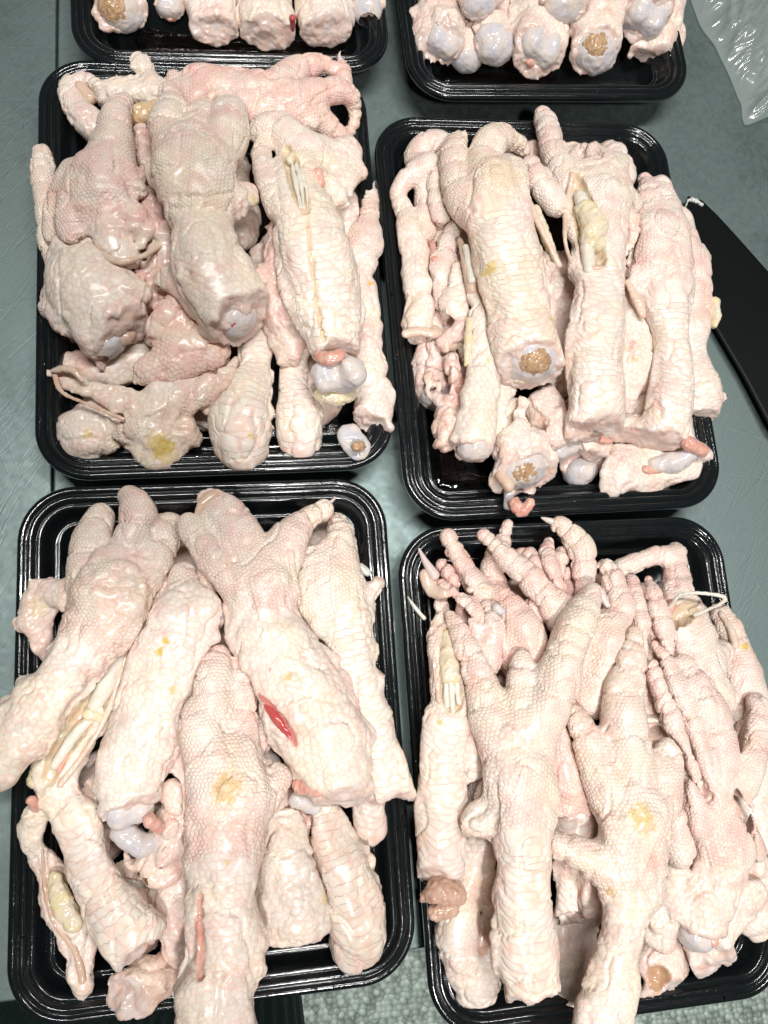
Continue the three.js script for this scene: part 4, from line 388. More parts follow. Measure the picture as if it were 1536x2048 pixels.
  {tray:'2',label:'warty leg end with raw pink tip at the front of the tray',chains:[{n:[[197.6,24.0,-97.5,9.5],[202.0,26.0,-104.1,11.8],[220.3,26.0,-106.4,11.3],[241.7,26.0,-107.1,10.2]],t:'hex',f:1.45},{n:[[192.9,24.3,-106.5,2.2],[205.8,24.5,-113.2,3.7],[217.8,25.0,-114.6,4.0],[232.3,23.9,-116.0,2.6]],t:'hex',f:1.5},{n:[[209.6,24.3,-98.4,2.9],[211.7,24.3,-96.8,4.1],[221.6,24.0,-96.0,3.8],[232.0,23.8,-96.8,1.8]],t:'hex',f:1.5},{n:[[210.2,20.0,-99.5,8.5],[229.2,18.0,-97.9,5.2]],t:'toe',f:1.12}],pink:0.4,parts:[{name:'joint_cartilage',m:'bone',c:[[[220.1,32.0,-104.7,4.2],[232.6,34.0,-105.2,5.6],[241.2,36.0,-110.1,4.7]]],lump:1.6},{name:'flesh',m:'flesh',c:[[[236.4,42.0,-113.3,3.8],[244.9,40.0,-109.7,3.6]]],lump:1.2},{name:'flesh',m:'flesh',c:[[[213.8,31.9,-102.1,2.5],[223.0,31.3,-101.9,2.2]]]}]},
  {tray:'2',label:'pale raw chicken foot packed in the tray beside the knife',chains:[{n:[[130.9,18.0,-180.1,17.2],[127.3,18.0,-143.9,16.9]],t:'hex',f:1.45}],pink:0.5,fold:1.5,res:1.35},
  {tray:'2',label:'pale raw chicken foot packed in the tray beside the knife',chains:[{n:[[176.7,22.0,-221.9,17.7],[175.9,22.0,-165.6,17.2]],t:'hex',f:1.45}],pink:0.5,fold:1.5,res:1.35},
  {tray:'2',label:'pale raw chicken foot packed in the tray beside the knife',chains:[{n:[[232.7,22.0,-196.3,17.8],[225.2,22.0,-146.4,15.9]],t:'hex',f:1.45}],pink:0.5,fold:1.5,res:1.35},
  {tray:'2',label:'pale raw chicken foot packed in the tray beside the knife',chains:[{n:[[121.5,18.0,-269.2,14.9],[126.3,18.0,-223.8,14.6]],t:'hex',f:1.45}],pink:0.5,fold:1.5,res:1.35},
  {tray:'2',label:'pale raw chicken foot packed in the tray beside the knife',chains:[{n:[[167.6,20.0,-299.2,15.2],[211.8,22.0,-299.1,15.4]],t:'hex',f:1.45}],pink:0.5,fold:1.5,res:1.35},
  {tray:'2',label:'crumpled skin fold between the scaly leg and the stout one',chains:[{n:[[137.0,30.0,-145.3,7.7],[139.4,32.0,-133.0,9.3],[136.0,30.0,-122.3,8.2]],t:'skin',f:1.2},{n:[[143.9,36.0,-134.4,6.5],[151.8,36.0,-128.5,7.1],[158.1,30.0,-115.9,6.6]],t:'skin',f:1.3},{n:[[110.5,36.0,-196.1,6.6],[110.3,38.0,-183.3,7.1],[105.6,36.0,-172.5,7.6],[116.8,30.0,-157.3,6.6],[137.7,28.0,-146.0,6.1],[146.1,30.0,-136.4,6.1]],t:'skin',f:1.2}],pink:0.45,fold:1.8},
  {tray:'2',label:'loose skin and toe joints over the back of the opened foot',chains:[{n:[[198.5,48.0,-280.4,9.8],[191.6,46.0,-291.4,8.1],[189.9,44.0,-296.1,5.8]],t:'toe',f:1.12},{n:[[199.3,46.0,-280.2,8.7],[215.2,46.0,-272.5,8.7],[220.5,44.0,-282.2,7.6],[220.3,42.0,-289.2,5.9]],t:'toe',f:1.12},{n:[[203.4,52.0,-272.9,8.0],[199.9,50.0,-285.5,6.9]],t:'toe',f:1.12},{n:[[214.9,46.0,-270.8,7.5],[213.9,48.0,-248.7,8.6],[217.8,48.0,-239.2,6.3],[216.3,46.0,-231.0,4.0]],t:'skin',f:1.4}],pink:0.4},
  {tray:'2',label:'slim scaled leg leaning on the upright scaly leg',chains:[{n:[[133.4,36.0,-120.5,8.1],[133.7,38.0,-136.7,8.1],[134.1,38.0,-153.9,7.6],[137.2,36.0,-172.2,7.2]],t:'bands',f:1.45},{n:[[127.2,36.6,-129.5,1.19],[126.3,36.9,-138.2,3.3],[126.9,37.4,-147.1,2.0],[128.4,37.4,-157.1,1.9]],t:'skin',f:1.5},{n:[[139.8,36.9,-130.9,1.28],[140.9,36.8,-139.3,2.4],[140.4,37.5,-148.0,2.7],[141.7,36.7,-155.9,1.6]],t:'bands',f:1.5}],pink:0.4},
  {tray:'2',label:'skin folds bunched against the upright scaly leg',chains:[{n:[[105.0,36.0,-121.3,5.3],[104.1,40.0,-136.7,5.9],[106.5,42.0,-152.8,5.9],[110.9,42.0,-169.9,5.4]],t:'skin',f:1.2},{n:[[105.8,38.0,-134.6,5.3],[100.4,36.0,-146.7,5.9],[98.9,32.0,-156.9,5.5]],t:'skin',f:1.3}],pink:0.6,fold:1.8},
  {tray:'2',label:'small leg end lying on the wet foam at the front',chains:[{n:[[186.0,14.8,-96.1,9.7],[184.0,16.0,-104.5,9.7],[180.5,18.0,-118.8,11.4],[182.4,18.0,-133.6,12.6]],t:'skin',f:1.45},{n:[[173.3,16.3,-109.4,2.4],[170.7,17.2,-114.6,3.1],[172.5,16.1,-123.8,4.8],[172.3,17.3,-129.6,2.2]],t:'skin',f:1.5},{n:[[191.6,15.7,-110.3,2.0],[189.1,15.1,-117.7,4.2],[191.1,17.2,-122.2,3.1],[193.0,16.5,-129.8,3.0]],t:'skin',f:1.5}],pink:0.4,cuts:[{c:[184.0,16.0,-104.5],n:[0.19,0.28,0.94],r:20.3}],parts:[{name:'bone_end',m:'bone',c:[[[183.4,15.2,-107.2,3.2],[177.9,16.8,-106.2,2.6]],[[183.4,15.2,-107.2,3.2],[181.5,19.3,-107.6,2.6]],[[183.4,15.2,-107.2,3.2],[187.1,17.8,-108.3,2.6]],[[183.4,15.2,-107.2,3.2],[189.1,13.7,-107.5,2.6]],[[183.4,15.2,-107.2,3.2],[185.6,11.3,-106.0,2.6]],[[183.4,15.2,-107.2,3.2],[179.9,12.8,-105.4,2.6]]],lump:0.5,k:9}]},
  {tray:'2',label:'thin toe hooked over the corner of the pile',chains:[{n:[[110.1,36.0,-254.3,6.8],[109.2,36.0,-270.2,6.3],[112.8,34.0,-286.1,5.8],[121.2,30.0,-296.7,5.3],[129.3,28.0,-296.4,4.4]],t:'toe',f:1.12},{n:[[109.7,30.0,-261.3,6.3],[103.1,28.0,-256.1,5.8],[99.3,26.0,-247.7,5.2]],t:'toe',f:1.12}],pink:0.4},
  {tray:'2',label:'ragged leg end between the marrow end and the warty one',chains:[{n:[[190.5,19.7,-100.7,9.6],[188.0,22.0,-108.6,9.6],[183.7,26.0,-122.1,11.2],[182.7,26.0,-136.9,11.3]],t:'skin',f:1.45},{n:[[177.8,22.9,-111.5,1.6],[175.8,24.1,-117.0,3.4],[174.0,23.9,-125.0,2.9],[174.7,25.1,-131.2,2.4]],t:'skin',f:1.5},{n:[[194.2,21.9,-119.1,1.7],[193.3,25.1,-124.3,2.7],[192.0,24.3,-127.3,4.3],[193.1,23.5,-132.8,2.5]],t:'skin',f:1.5},{n:[[181.2,30.0,-115.2,7.7],[172.7,26.0,-105.1,7.2],[167.8,22.0,-100.6,5.6]],t:'skin',f:1.2}],pink:0.4,fold:1.6,cuts:[{c:[188.0,22.0,-108.6],n:[0.1,0.29,0.95],r:20.1}]},
  {tray:'2',label:'skin-wrapped leg end in the front corner by the rim',chains:[{n:[[259.7,17.7,-100.4,8.7],[255.9,20.0,-106.8,8.7],[249.2,24.0,-117.9,10.3],[246.5,24.0,-130.0,11.5]],t:'hex',f:1.45},{n:[[244.7,21.5,-109.0,1.7],[241.9,22.7,-111.4,3.3],[239.7,21.9,-117.4,2.8],[239.1,22.4,-120.8,2.4]],t:'hex',f:1.5},{n:[[260.0,20.4,-113.5,1.37],[259.0,20.5,-118.3,3.5],[256.5,22.1,-122.2,4.3],[257.0,22.6,-124.1,2.3]],t:'hex',f:1.5}],pink:0.35,cuts:[{c:[255.9,20.0,-106.8],n:[0.19,0.19,0.96],r:18.2}]},
  {tray:'2',label:'narrow leg squeezed between the slim foot and the scaly one',chains:[{n:[[112.9,36.0,-166.6,6.0],[113.1,38.0,-183.3,6.6],[113.4,40.0,-200.1,6.6],[116.2,40.0,-218.1,6.1]],t:'bands',f:1.45},{n:[[107.1,37.5,-183.1,1.36],[108.2,38.2,-193.1,2.1],[108.8,39.2,-204.1,1.9],[110.0,38.6,-214.9,1.17]],t:'skin',f:1.5},{n:[[118.6,36.4,-180.4,1.48],[118.3,38.1,-187.3,2.1],[118.4,38.3,-194.2,2.1],[119.1,38.4,-200.4,1.25]],t:'skin',f:1.5},{n:[[112.9,36.0,-166.6,6.0],[108.4,34.0,-153.0,6.5],[107.0,28.0,-138.0,6.0]],t:'skin',f:1.2}],pink:0.4},
  {tray:'3',label:'large foot whose leg reaches out over the rim beside the slit leg',chains:[{n:[[-115.5,58.0,20.8,15.4],[-103.1,60.0,8.2,13.4],[-91.9,60.0,-4.0,12.2],[-80.5,60.0,-18.2,13.3]],t:'hex',f:1.45},{n:[[-113.0,58.2,3.7,2.6],[-109.8,57.0,-1.31,5.0],[-105.1,58.2,-5.2,4.0],[-101.2,59.1,-9.8,2.8]],t:'skin',f:1.5},{n:[[-98.9,57.3,19.5,2.4],[-91.0,59.2,10.2,3.8],[-82.8,59.0,1.18,3.8],[-73.7,57.6,-7.6,3.1]],t:'hex',f:1.5},{n:[[-79.9,58.0,-19.6,13.3],[-70.2,58.0,-33.8,18.5],[-65.7,59.0,-47.0,18.1],[-64.9,57.0,-55.2,14.2]],t:'palm',f:1.6},{n:[[-77.9,52.0,-49.6,10.1],[-79.0,50.0,-62.8,8.8],[-76.0,47.0,-75.0,8.5],[-73.9,41.0,-84.6,7.2]],t:'toe',f:1.12},{n:[[-62.3,52.0,-64.0,8.4],[-57.9,52.0,-76.8,8.5],[-55.6,50.0,-87.3,8.8],[-59.1,46.0,-94.0,6.7]],t:'toe',f:1.12},{n:[[-53.4,52.0,-51.7,10.7],[-47.0,47.0,-68.1,9.5],[-41.6,41.0,-80.7,6.8]],t:'toe',f:1.12},{n:[[-60.8,56.0,-36.8,12.7],[-51.9,56.0,-41.9,7.8],[-45.8,54.0,-49.9,4.2],[-43.0,54.0,-53.2,2.3]],t:'skin',f:2.0},{n:[[-80.1,52.0,-41.7,7.8],[-91.4,46.0,-48.8,7.0],[-100.1,42.0,-49.7,9.4],[-103.3,40.0,-38.5,9.8],[-101.5,38.0,-26.9,7.0],[-99.2,38.0,-16.4,3.7]],t:'skin',f:2.0}],pink:0.3,yellow:0.35,lump:1.2,stains:[[-101.8,46.0,-43.6,4.6,0.7,0.52,0.05,0.25],[-78.7,68.3,-12.1,2.6,0.8,0.74,0.62,0.5]]},
  {tray:'3',label:'split leg with long yellow tendons and accordion scales',chains:[{n:[[-49.7,44.3,116.6,13.4],[-56.2,46.0,106.6,13.4],[-64.2,48.0,94.6,12.9],[-71.8,48.0,80.7,9.5],[-77.8,47.0,66.0,10.5],[-83.3,46.0,51.1,10.1]],t:'bands',f:1.45},{n:[[-75.6,47.3,98.0,1.8],[-79.2,47.2,86.2,2.6],[-83.7,46.4,74.0,2.9],[-87.3,45.2,62.1,2.0]],t:'bands',f:1.5},{n:[[-84.7,44.0,51.3,8.9],[-93.3,44.0,37.8,8.9],[-88.7,46.0,23.0,9.8],[-77.6,48.0,8.6,9.0],[-67.8,48.0,-8.3,7.8],[-61.3,46.0,-24.9,5.1]],t:'skin',f:1.5},{n:[[-91.6,42.0,42.4,6.7],[-101.0,38.0,48.5,5.4],[-104.9,34.0,59.4,5.4],[-100.1,32.0,72.9,5.4],[-94.9,31.0,90.4,6.3],[-86.5,30.0,105.0,6.2],[-85.4,28.0,119.1,5.3],[-86.2,26.0,126.7,3.6]],t:'skin',f:1.6}],pink:0.2,yellow:0.3,cuts:[{c:[-56.2,46.0,106.6],n:[0.52,0.28,0.8],r:28.1}],carves:[{n:[[-62.9,50.3,-23.7,2.7],[-68.9,53.7,-8.3,4.8],[-78.4,54.4,6.2,5.2],[-89.2,53.2,20.3,4.7],[-94.8,50.9,32.7,3.0]]}],parts:[{name:'tendon',m:'tendon',c:[[[-64.2,49.0,-19.3,3.0],[-70.0,51.3,-6.2,4.3],[-74.7,51.8,2.2,3.1]]]},{name:'tendon',m:'tendon',c:[[[-72.6,51.5,4.6,1.8],[-83.3,51.5,14.5,2.4],[-91.9,50.1,26.7,2.0]]]},{name:'fat',m:'fat',c:[[[-76.9,51.5,6.4,3.6],[-71.8,50.3,9.0,2.7]]],lump:1},{name:'fat',m:'fat',c:[[[-98.0,47.0,24.3,2.7],[-101.3,44.3,32.8,2.7]]],lump:1},{name:'yellow_sac',m:'fat',c:[[[-95.3,35.9,74.7,2.2],[-92.3,35.8,85.4,4.8],[-87.5,35.3,95.3,4.4]]],lump:0.3,f:1.3},{name:'membrane',m:'membrane',c:[[[-100.5,35.2,63.8,1.1],[-99.1,34.2,80.9,1.1],[-94.9,33.5,95.9,1.31],[-87.0,32.8,107.2,1.7],[-84.3,30.3,120.5,2.0]]]},{name:'skin_edge',m:'edge',c:[[[-59.3,49.0,-26.9,1.13],[-67.0,52.4,0.6,1.32],[-76.9,51.4,19.4,1.5],[-89.7,50.6,35.3,1.29]]],res:0.7},{name:'skin_edge',m:'edge',c:[[[-64.3,48.4,-27.3,1.12],[-75.2,49.3,-11.1,1.1],[-85.6,60.0,5.4,1.09],[-96.3,58.0,21.4,1.08]]],res:0.7},{name:'flesh',m:'flesh',c:[[[-90.3,49.9,29.0,1.3],[-86.6,50.7,22.8,1.08]]]},{name:'flesh',m:'flesh',c:[[[-102.3,48.0,40.7,2.0],[-101.4,40.6,45.9,2.0]]]}]},
  {tray:'3',label:'thick scaly leg with bluish joint, yellow specks on its skin',chains:[{n:[[-59.8,46.5,62.1,13.2],[-59.9,50.0,50.7,13.2],[-60.0,54.0,37.6,13.6],[-55.0,55.0,18.8,15.5],[-47.8,55.0,-0.16,16.6],[-40.9,54.0,-19.8,18.3],[-35.0,52.0,-34.4,17.7]],t:'hex',f:1.45},{n:[[-45.0,53.3,28.9,2.8],[-39.5,52.3,14.8,6.4],[-33.9,52.9,-1.47,4.5],[-25.3,52.5,-15.2,2.8]],t:'skin',f:1.5},{n:[[-34.2,50.0,-35.6,18.2],[-38.3,46.0,-48.1,12.3]],t:'palm',f:1.6},{n:[[-28.0,50.0,-28.3,14.0],[-22.3,48.0,-32.7,9.4]],t:'skin',f:1.5}],pink:0.28,cuts:[{c:[-59.9,50.0,50.7],n:[0.33,0.38,0.86],r:27.8}],parts:[{name:'joint_cartilage',m:'bone',c:[[[-57.3,44.3,47.6,5.0],[-55.9,49.1,48.3,5.8],[-56.4,51.5,44.7,5.0]],[[-65.8,46.4,50.0,5.0],[-64.4,51.2,50.7,5.8],[-64.9,53.5,47.0,5.0]]],lump:0.5,k:5},{name:'flesh',m:'flesh',c:[[[-51.2,54.9,52.9,3.1],[-47.6,49.8,57.1,2.7]]]},{name:'joint_cartilage',m:'bone',c:[[[-64.5,44.0,58.5,5.3],[-56.3,42.0,64.9,5.4],[-51.9,42.0,63.3,3.6]]]}],stains:[[-41.9,66.4,-23.2,1.8,0.7,0.52,0.05,0.9],[-44.8,66.4,-18.8,2.0,0.7,0.52,0.05,0.9],[-39.4,65.4,-1.8,1.5,0.7,0.52,0.05,0.6]]},
  {tray:'3',label:'foot with round tan callus on its pad, leg hanging over the front rim',chains:[{n:[[-25.7,58.0,134.9,17.5],[-24.8,60.0,123.9,15.8],[-20.5,62.0,106.6,13.0],[-19.4,62.0,87.1,13.2],[-20.2,61.0,69.2,15.1]],t:'hex',f:1.45},{n:[[-35.6,57.1,115.1,3.2],[-32.4,58.9,105.2,4.9],[-30.7,60.1,91.6,5.5],[-30.4,59.4,79.7,3.2]],t:'hex',f:1.5},{n:[[-12.6,57.1,127.7,3.6],[-10.4,58.9,119.9,5.6],[-8.6,60.0,105.6,5.2],[-9.2,59.3,92.5,2.4]],t:'skin',f:1.5},{n:[[-19.7,60.0,67.4,16.9],[-19.1,62.0,52.8,18.6],[-17.8,62.0,38.4,17.9],[-20.2,58.0,25.8,13.8]],t:'palm',f:1.6},{n:[[-26.8,58.0,29.6,10.2],[-28.5,60.0,17.5,9.7],[-30.2,58.0,9.9,8.9]],t:'toe',f:1.12},{n:[[-22.2,56.0,17.1,9.4],[-22.2,57.0,4.0,9.5],[-22.5,57.0,-8.3,9.1],[-21.9,52.0,-16.3,7.9]],t:'toe',f:1.12},{n:[[-11.4,56.0,22.4,9.0],[-8.2,55.0,9.5,7.3],[-7.0,54.0,-6.1,6.2],[-8.2,50.0,-16.5,4.7]],t:'toe',f:1.12},{n:[[-8.2,58.0,56.6,8.8],[-0.17,58.0,46.8,7.5],[5.3,54.0,40.3,6.8]],t:'toe',f:1.12}],slitTone:[[0.72,0.38,0.3],[0.76,0.5,0.4]],pink:0.35,yellow:0.25,carves:[{n:[[-29.2,68.6,82.5,0.83],[-30.5,67.7,96.1,1.8],[-30.7,68.3,107.3,1.6],[-30.0,69.6,114.5,0.82]]}],parts:[{name:'flesh',m:'flesh',c:[[[-30.3,65.6,90.9,1.5],[-30.9,66.3,108.8,1.7]]]}],stains:[[-16.8,73.3,40.4,6.4,0.72,0.48,0.2,0.75],[-17.9,71.3,70.5,1.26,0.7,0.52,0.05,0.5],[-20.3,70.8,114.3,1.22,0.78,0.38,0.3,0.5]]},
  {tray:'3',label:'foot with a fresh red gash in the side of its leg',chains:[{n:[[37.4,46.5,65.3,14.2],[34.8,50.0,53.2,14.2],[31.8,54.0,39.4,16.9],[23.6,56.0,20.9,19.7],[14.8,56.0,1.21,19.3],[5.6,56.0,-16.5,17.6],[2.1,55.0,-30.6,15.4]],t:'hex',f:1.45},{n:[[14.7,51.8,41.6,4.2],[7.3,51.3,28.5,5.0],[3.2,54.3,12.9,7.4],[-3.6,54.6,0.44,4.6]],t:'skin',f:1.5},{n:[[43.6,50.9,27.8,3.5],[37.0,52.8,12.9,8.2],[32.5,51.6,-3.9,5.2],[21.8,55.2,-17.8,2.9]],t:'skin',f:1.5},{n:[[2.1,54.0,-31.9,15.9],[2.3,56.0,-45.8,16.4],[4.4,52.0,-56.9,13.4]],t:'palm',f:1.6},{n:[[-4.5,54.0,-40.5,9.9],[-14.4,54.0,-52.9,9.4],[-23.4,52.0,-65.6,7.6],[-31.0,50.0,-77.2,6.0]],t:'toe',f:1.12},{n:[[-3.8,50.0,-60.1,11.0],[-9.2,48.0,-74.1,11.1],[-17.3,44.0,-86.5,8.8],[-22.2,40.0,-92.7,5.5]],t:'toe',f:1.12},{n:[[10.4,52.0,-59.0,11.5],[15.8,50.0,-70.1,9.7],[22.5,46.0,-78.1,6.9],[33.1,42.0,-84.8,5.0]],t:'toe',f:1.12},{n:[[-5.0,54.0,-26.5,11.6],[-12.9,52.0,-33.0,8.4],[-16.8,50.0,-36.9,4.2]],t:'skin',f:1.7}],slitTone:[[0.62,0.12,0.11],[0.7,0.26,0.22]],pink:0.3,yellow:0.2,cuts:[{c:[34.8,50.0,53.2],n:[0.1,0.29,0.95],r:29.9}],carves:[{n:[[-1.6,63.4,3.7,0.66],[2.1,64.9,9.2,2.0],[6.6,66.1,16.0,2.6],[10.7,66.9,21.9,1.8],[13.1,67.1,25.9,0.66]]}],parts:[{name:'blood_clot',m:'meat',label:'red blood clot in the gash',c:[[[-1.02,60.6,4.7,0.57],[2.5,61.8,10.0,1.6],[6.7,62.8,16.1,2.2],[10.4,63.6,21.6,1.47],[12.8,64.0,25.4,0.57]]]},{name:'claw',m:'claw',c:[[[33.1,42.0,-85.3,2.0],[40.3,42.0,-91.0,0.51]]],res:0.6},{name:'flesh',m:'flesh',c:[[[14.6,52.0,44.6,3.7],[21.9,60.2,46.5,3.2]]]},{name:'joint_cartilage',m:'bone',c:[[[13.4,44.0,52.0,4.2],[21.4,42.0,55.7,3.7]]]},{name:'skin_flap',m:'membrane',c:[[[-28.5,50.0,-83.2,1.44],[-24.0,50.0,-89.9,2.9],[-19.7,50.0,-92.8,2.4]]],f:1.4}],stains:[[10.8,69.0,-3.5,1.8,0.7,0.52,0.05,0.5],[13.2,68.6,15.1,8.7,0.78,0.38,0.3,0.35],[3.3,67.8,-7.3,0.88,0.55,0.1,0.09,0.8]]},
  {tray:'3',label:'straight leg with tiny brown spots at its squared end',chains:[{n:[[59.3,40.5,67.2,12.3],[57.4,42.0,56.4,12.3],[55.1,44.0,42.4,11.3],[51.4,46.0,23.7,9.5],[46.0,47.0,2.4,9.1],[42.0,47.0,-16.8,11.1],[37.8,46.0,-34.0,13.6]],t:'bands',f:1.45},{n:[[61.9,44.2,28.9,1.9],[57.6,45.9,12.4,3.4],[52.5,45.7,-3.7,3.7],[50.1,45.2,-19.5,2.7]],t:'skin',f:1.5},{n:[[36.4,46.0,-34.1,14.6],[34.7,47.0,-47.5,15.1],[36.2,44.0,-56.4,12.3]],t:'palm',f:1.6},{n:[[37.6,42.0,-56.7,9.9],[40.8,42.0,-67.8,8.0],[41.4,38.0,-78.8,5.6]],t:'toe',f:1.12},{n:[[23.7,48.0,-34.6,5.3],[22.6,48.0,-49.2,4.6],[24.8,46.0,-61.7,3.9]],t:'toe',f:1.12},{n:[[21.9,30.0,-77.4,7.7],[8.5,28.0,-88.9,7.2]],t:'toe',f:1.12},{n:[[43.0,46.0,-31.2,9.7],[54.1,42.0,-40.8,5.5],[60.3,40.0,-46.9,3.0]],t:'skin',f:1.7}],pink:0.2,yellow:0.35,cuts:[{c:[57.4,42.0,56.4],n:[0.1,0.15,0.98],r:25.8}],parts:[{name:'fat',m:'clear',c:[[[50.8,36.0,-55.6,2.3],[54.4,36.0,-52.8,2.0]]]}],stains:[[58.3,50.7,55.3,1.15,0.72,0.48,0.2,0.9],[56.6,50.3,59.2,1.15,0.72,0.48,0.2,0.9],[59.9,50.1,60.0,1.39,0.7,0.52,0.05,0.6]]},
  {tray:'3',label:'flattened leg end with greyish wet scales by the front rim',chains:[{n:[[10.2,31.9,127.6,16.4],[9.9,36.0,113.5,16.4],[9.5,40.0,99.8,16.3],[8.2,41.0,80.3,13.7],[6.8,40.0,62.9,9.7]],t:'hex',f:1.25},{n:[[-3.0,37.0,100.8,4.0],[-4.4,39.7,90.7,4.4],[-3.5,39.9,80.0,4.0],[-0.93,39.4,70.0,2.5]],t:'skin',f:1.5},{n:[[23.1,35.0,101.0,3.0],[23.6,36.4,93.3,6.1],[21.1,38.3,85.7,3.9],[18.0,38.4,78.2,2.3]],t:'skin',f:1.5}],pink:0.1,cuts:[{c:[9.9,36.0,113.5],n:[0.0,0.1,1.0],r:34.4}],stains:[[24.0,45.0,94.9,2.3,0.7,0.52,0.05,0.5]]},
  {tray:'3',label:'leg with overlapping shingle scales in the front corner',chains:[{n:[[37.5,32.0,118.9,13.0],[38.4,36.0,109.3,14.3],[33.9,38.0,92.2,13.0],[28.2,36.0,74.5,11.2],[24.1,34.0,58.8,9.5]],t:'bands',f:1.45},{n:[[26.7,33.2,111.0,3.1],[22.3,36.9,96.5,3.9],[19.9,34.1,81.4,3.3],[17.1,33.0,66.6,2.5]],t:'bands',f:1.5},{n:[[50.2,33.4,110.7,2.4],[44.8,35.6,92.9,3.5],[39.6,34.1,77.7,3.5],[35.4,33.8,64.4,2.0]],t:'skin',f:1.5}],pink:0.4,yellow:0.3},
  {tray:'3',label:'hollow cartilage cup at the front of the split leg',chains:[{n:[[-77.2,35.8,132.0,11.4],[-67.8,34.0,128.3,11.4],[-57.4,32.0,124.2,10.2],[-49.2,28.0,122.4,9.0]],t:'skin',f:1.45},{n:[[-64.2,30.4,117.9,1.6],[-61.4,30.3,117.4,3.2],[-58.2,29.4,115.7,3.8],[-56.0,28.6,116.3,2.0]],t:'skin',f:1.5},{n:[[-59.0,31.0,135.0,2.4],[-56.8,32.1,133.3,4.1],[-54.7,31.2,131.7,3.2],[-53.9,28.8,131.5,2.5]],t:'skin',f:1.5}],slitTone:[[0.62,0.42,0.26],[0.7,0.52,0.38]],pink:0.5,yellow:0.5,cuts:[{c:[-67.8,34.0,128.3],n:[-0.41,0.86,0.3],r:24.0}],carves:[{n:[[-69.5,42.0,123.4,5.5],[-68.9,42.0,123.5,5.2]]}]},
  {tray:'3',label:'leg behind the split one with white bone core',chains:[{n:[[-63.9,28.9,70.8,10.6],[-62.5,26.0,79.8,10.6],[-60.6,22.0,92.1,10.7],[-59.0,18.0,104.1,10.2]],t:'skin',f:1.45},{n:[[-52.1,23.6,83.2,1.6],[-52.8,20.8,86.8,3.6],[-50.8,20.3,89.8,3.5],[-50.8,19.6,93.4,2.0]],t:'skin',f:1.5},{n:[[-71.2,23.0,85.9,1.8],[-70.4,22.4,89.9,4.0],[-69.5,21.2,93.6,3.6],[-68.9,19.4,97.5,2.0]],t:'skin',f:1.5}],pink:0.7,cuts:[{c:[-62.5,26.0,79.8],n:[-0.11,0.75,-0.65],r:22.3}],parts:[{name:'bone_core',m:'clear',c:[[[-62.2,23.6,81.9,2.5],[-58.2,23.0,79.9,2.0]],[[-62.2,23.6,81.9,2.5],[-59.1,25.2,82.5,2.0]],[[-62.2,23.6,81.9,2.5],[-63.1,26.0,84.2,2.0]],[[-62.2,23.6,81.9,2.5],[-66.2,24.8,83.3,2.0]],[[-62.2,23.6,81.9,2.5],[-65.3,22.7,80.7,2.0]],[[-62.2,23.6,81.9,2.5],[-61.3,21.8,79.0,2.0]]],lump:0.5,k:9}]},
  {tray:'3',label:'narrow leg shaded between the split leg and the callused foot',chains:[{n:[[-42.2,30.0,113.3,8.6],[-44.9,32.0,95.7,9.5],[-45.9,30.0,79.0,9.2],[-43.6,28.0,66.5,9.3]],t:'hex',f:1.45},{n:[[-51.9,30.8,102.3,2.1],[-52.9,29.8,93.6,2.7],[-53.0,29.4,86.0,3.1],[-52.4,28.5,77.0,1.6]],t:'hex',f:1.5},{n:[[-36.0,29.0,102.8,1.7],[-37.9,30.7,92.4,3.0],[-38.3,28.2,81.6,2.9],[-38.0,28.4,74.5,1.5]],t:'hex',f:1.5}],pink:0.6},
  {tray:'3',label:'small stub with a dark bone core beside the blood gash',chains:[{n:[[0.12,42.1,31.7,6.1],[-0.34,40.0,36.7,6.1],[-1.2,36.0,46.1,6.1],[-2.6,30.0,52.3,5.7]],t:'skin',f:1.45},{n:[[-6.0,36.6,42.7,1.35],[-6.9,35.3,45.4,1.9],[-6.5,33.4,46.7,1.8],[-6.5,31.5,48.6,1.13]],t:'skin',f:1.5}],pink:0.3,cuts:[{c:[-0.34,40.0,36.7],n:[0.0,0.87,-0.49],r:12.8}],parts:[{name:'bone_end',m:'bone',c:[[[-0.34,38.4,37.6,1.9],[2.8,37.9,36.3,1.6]],[[-0.34,38.4,37.6,1.9],[2.1,39.2,38.5,1.6]],[[-0.34,38.4,37.6,1.9],[-1.05,39.9,39.8,1.6]],[[-0.34,38.4,37.6,1.9],[-3.5,39.3,38.8,1.6]],[[-0.34,38.4,37.6,1.9],[-2.8,38.0,36.5,1.6]],[[-0.34,38.4,37.6,1.9],[0.38,37.3,35.2,1.6]]],lump:0.5,k:9},{name:'marrow',m:'meat',c:[[[-1.17,39.9,37.2,0.91],[-0.19,40.2,37.0,1.13],[0.66,39.6,36.4,0.82]]],lump:1.0,sub:1}]},
  {tray:'3',label:'raw chicken foot in the pile around the bloody gash',chains:[{n:[[29.5,18.0,-16.6,15.4],[27.4,18.0,20.7,15.1]],t:'hex',f:1.45}],pink:0.5,fold:1.5,res:1.35},
  {tray:'3',label:'raw chicken foot in the pile around the bloody gash',chains:[{n:[[-13.3,20.0,-19.4,17.6],[-16.8,20.0,9.8,17.3]],t:'hex',f:1.45}],pink:0.5,fold:1.5,res:1.35},
  {tray:'3',label:'raw chicken foot in the pile around the bloody gash',chains:[{n:[[-79.0,18.0,37.6,14.4],[-79.1,18.0,64.7,14.2]],t:'hex',f:1.45}],pink:0.5,fold:1.5,res:1.35},
  {tray:'3',label:'raw chicken foot in the pile around the bloody gash',chains:[{n:[[61.5,18.0,-27.3,5.7],[61.3,18.0,11.0,5.6]],t:'hex',f:1.45}],pink:0.5,fold:1.5,res:1.35},
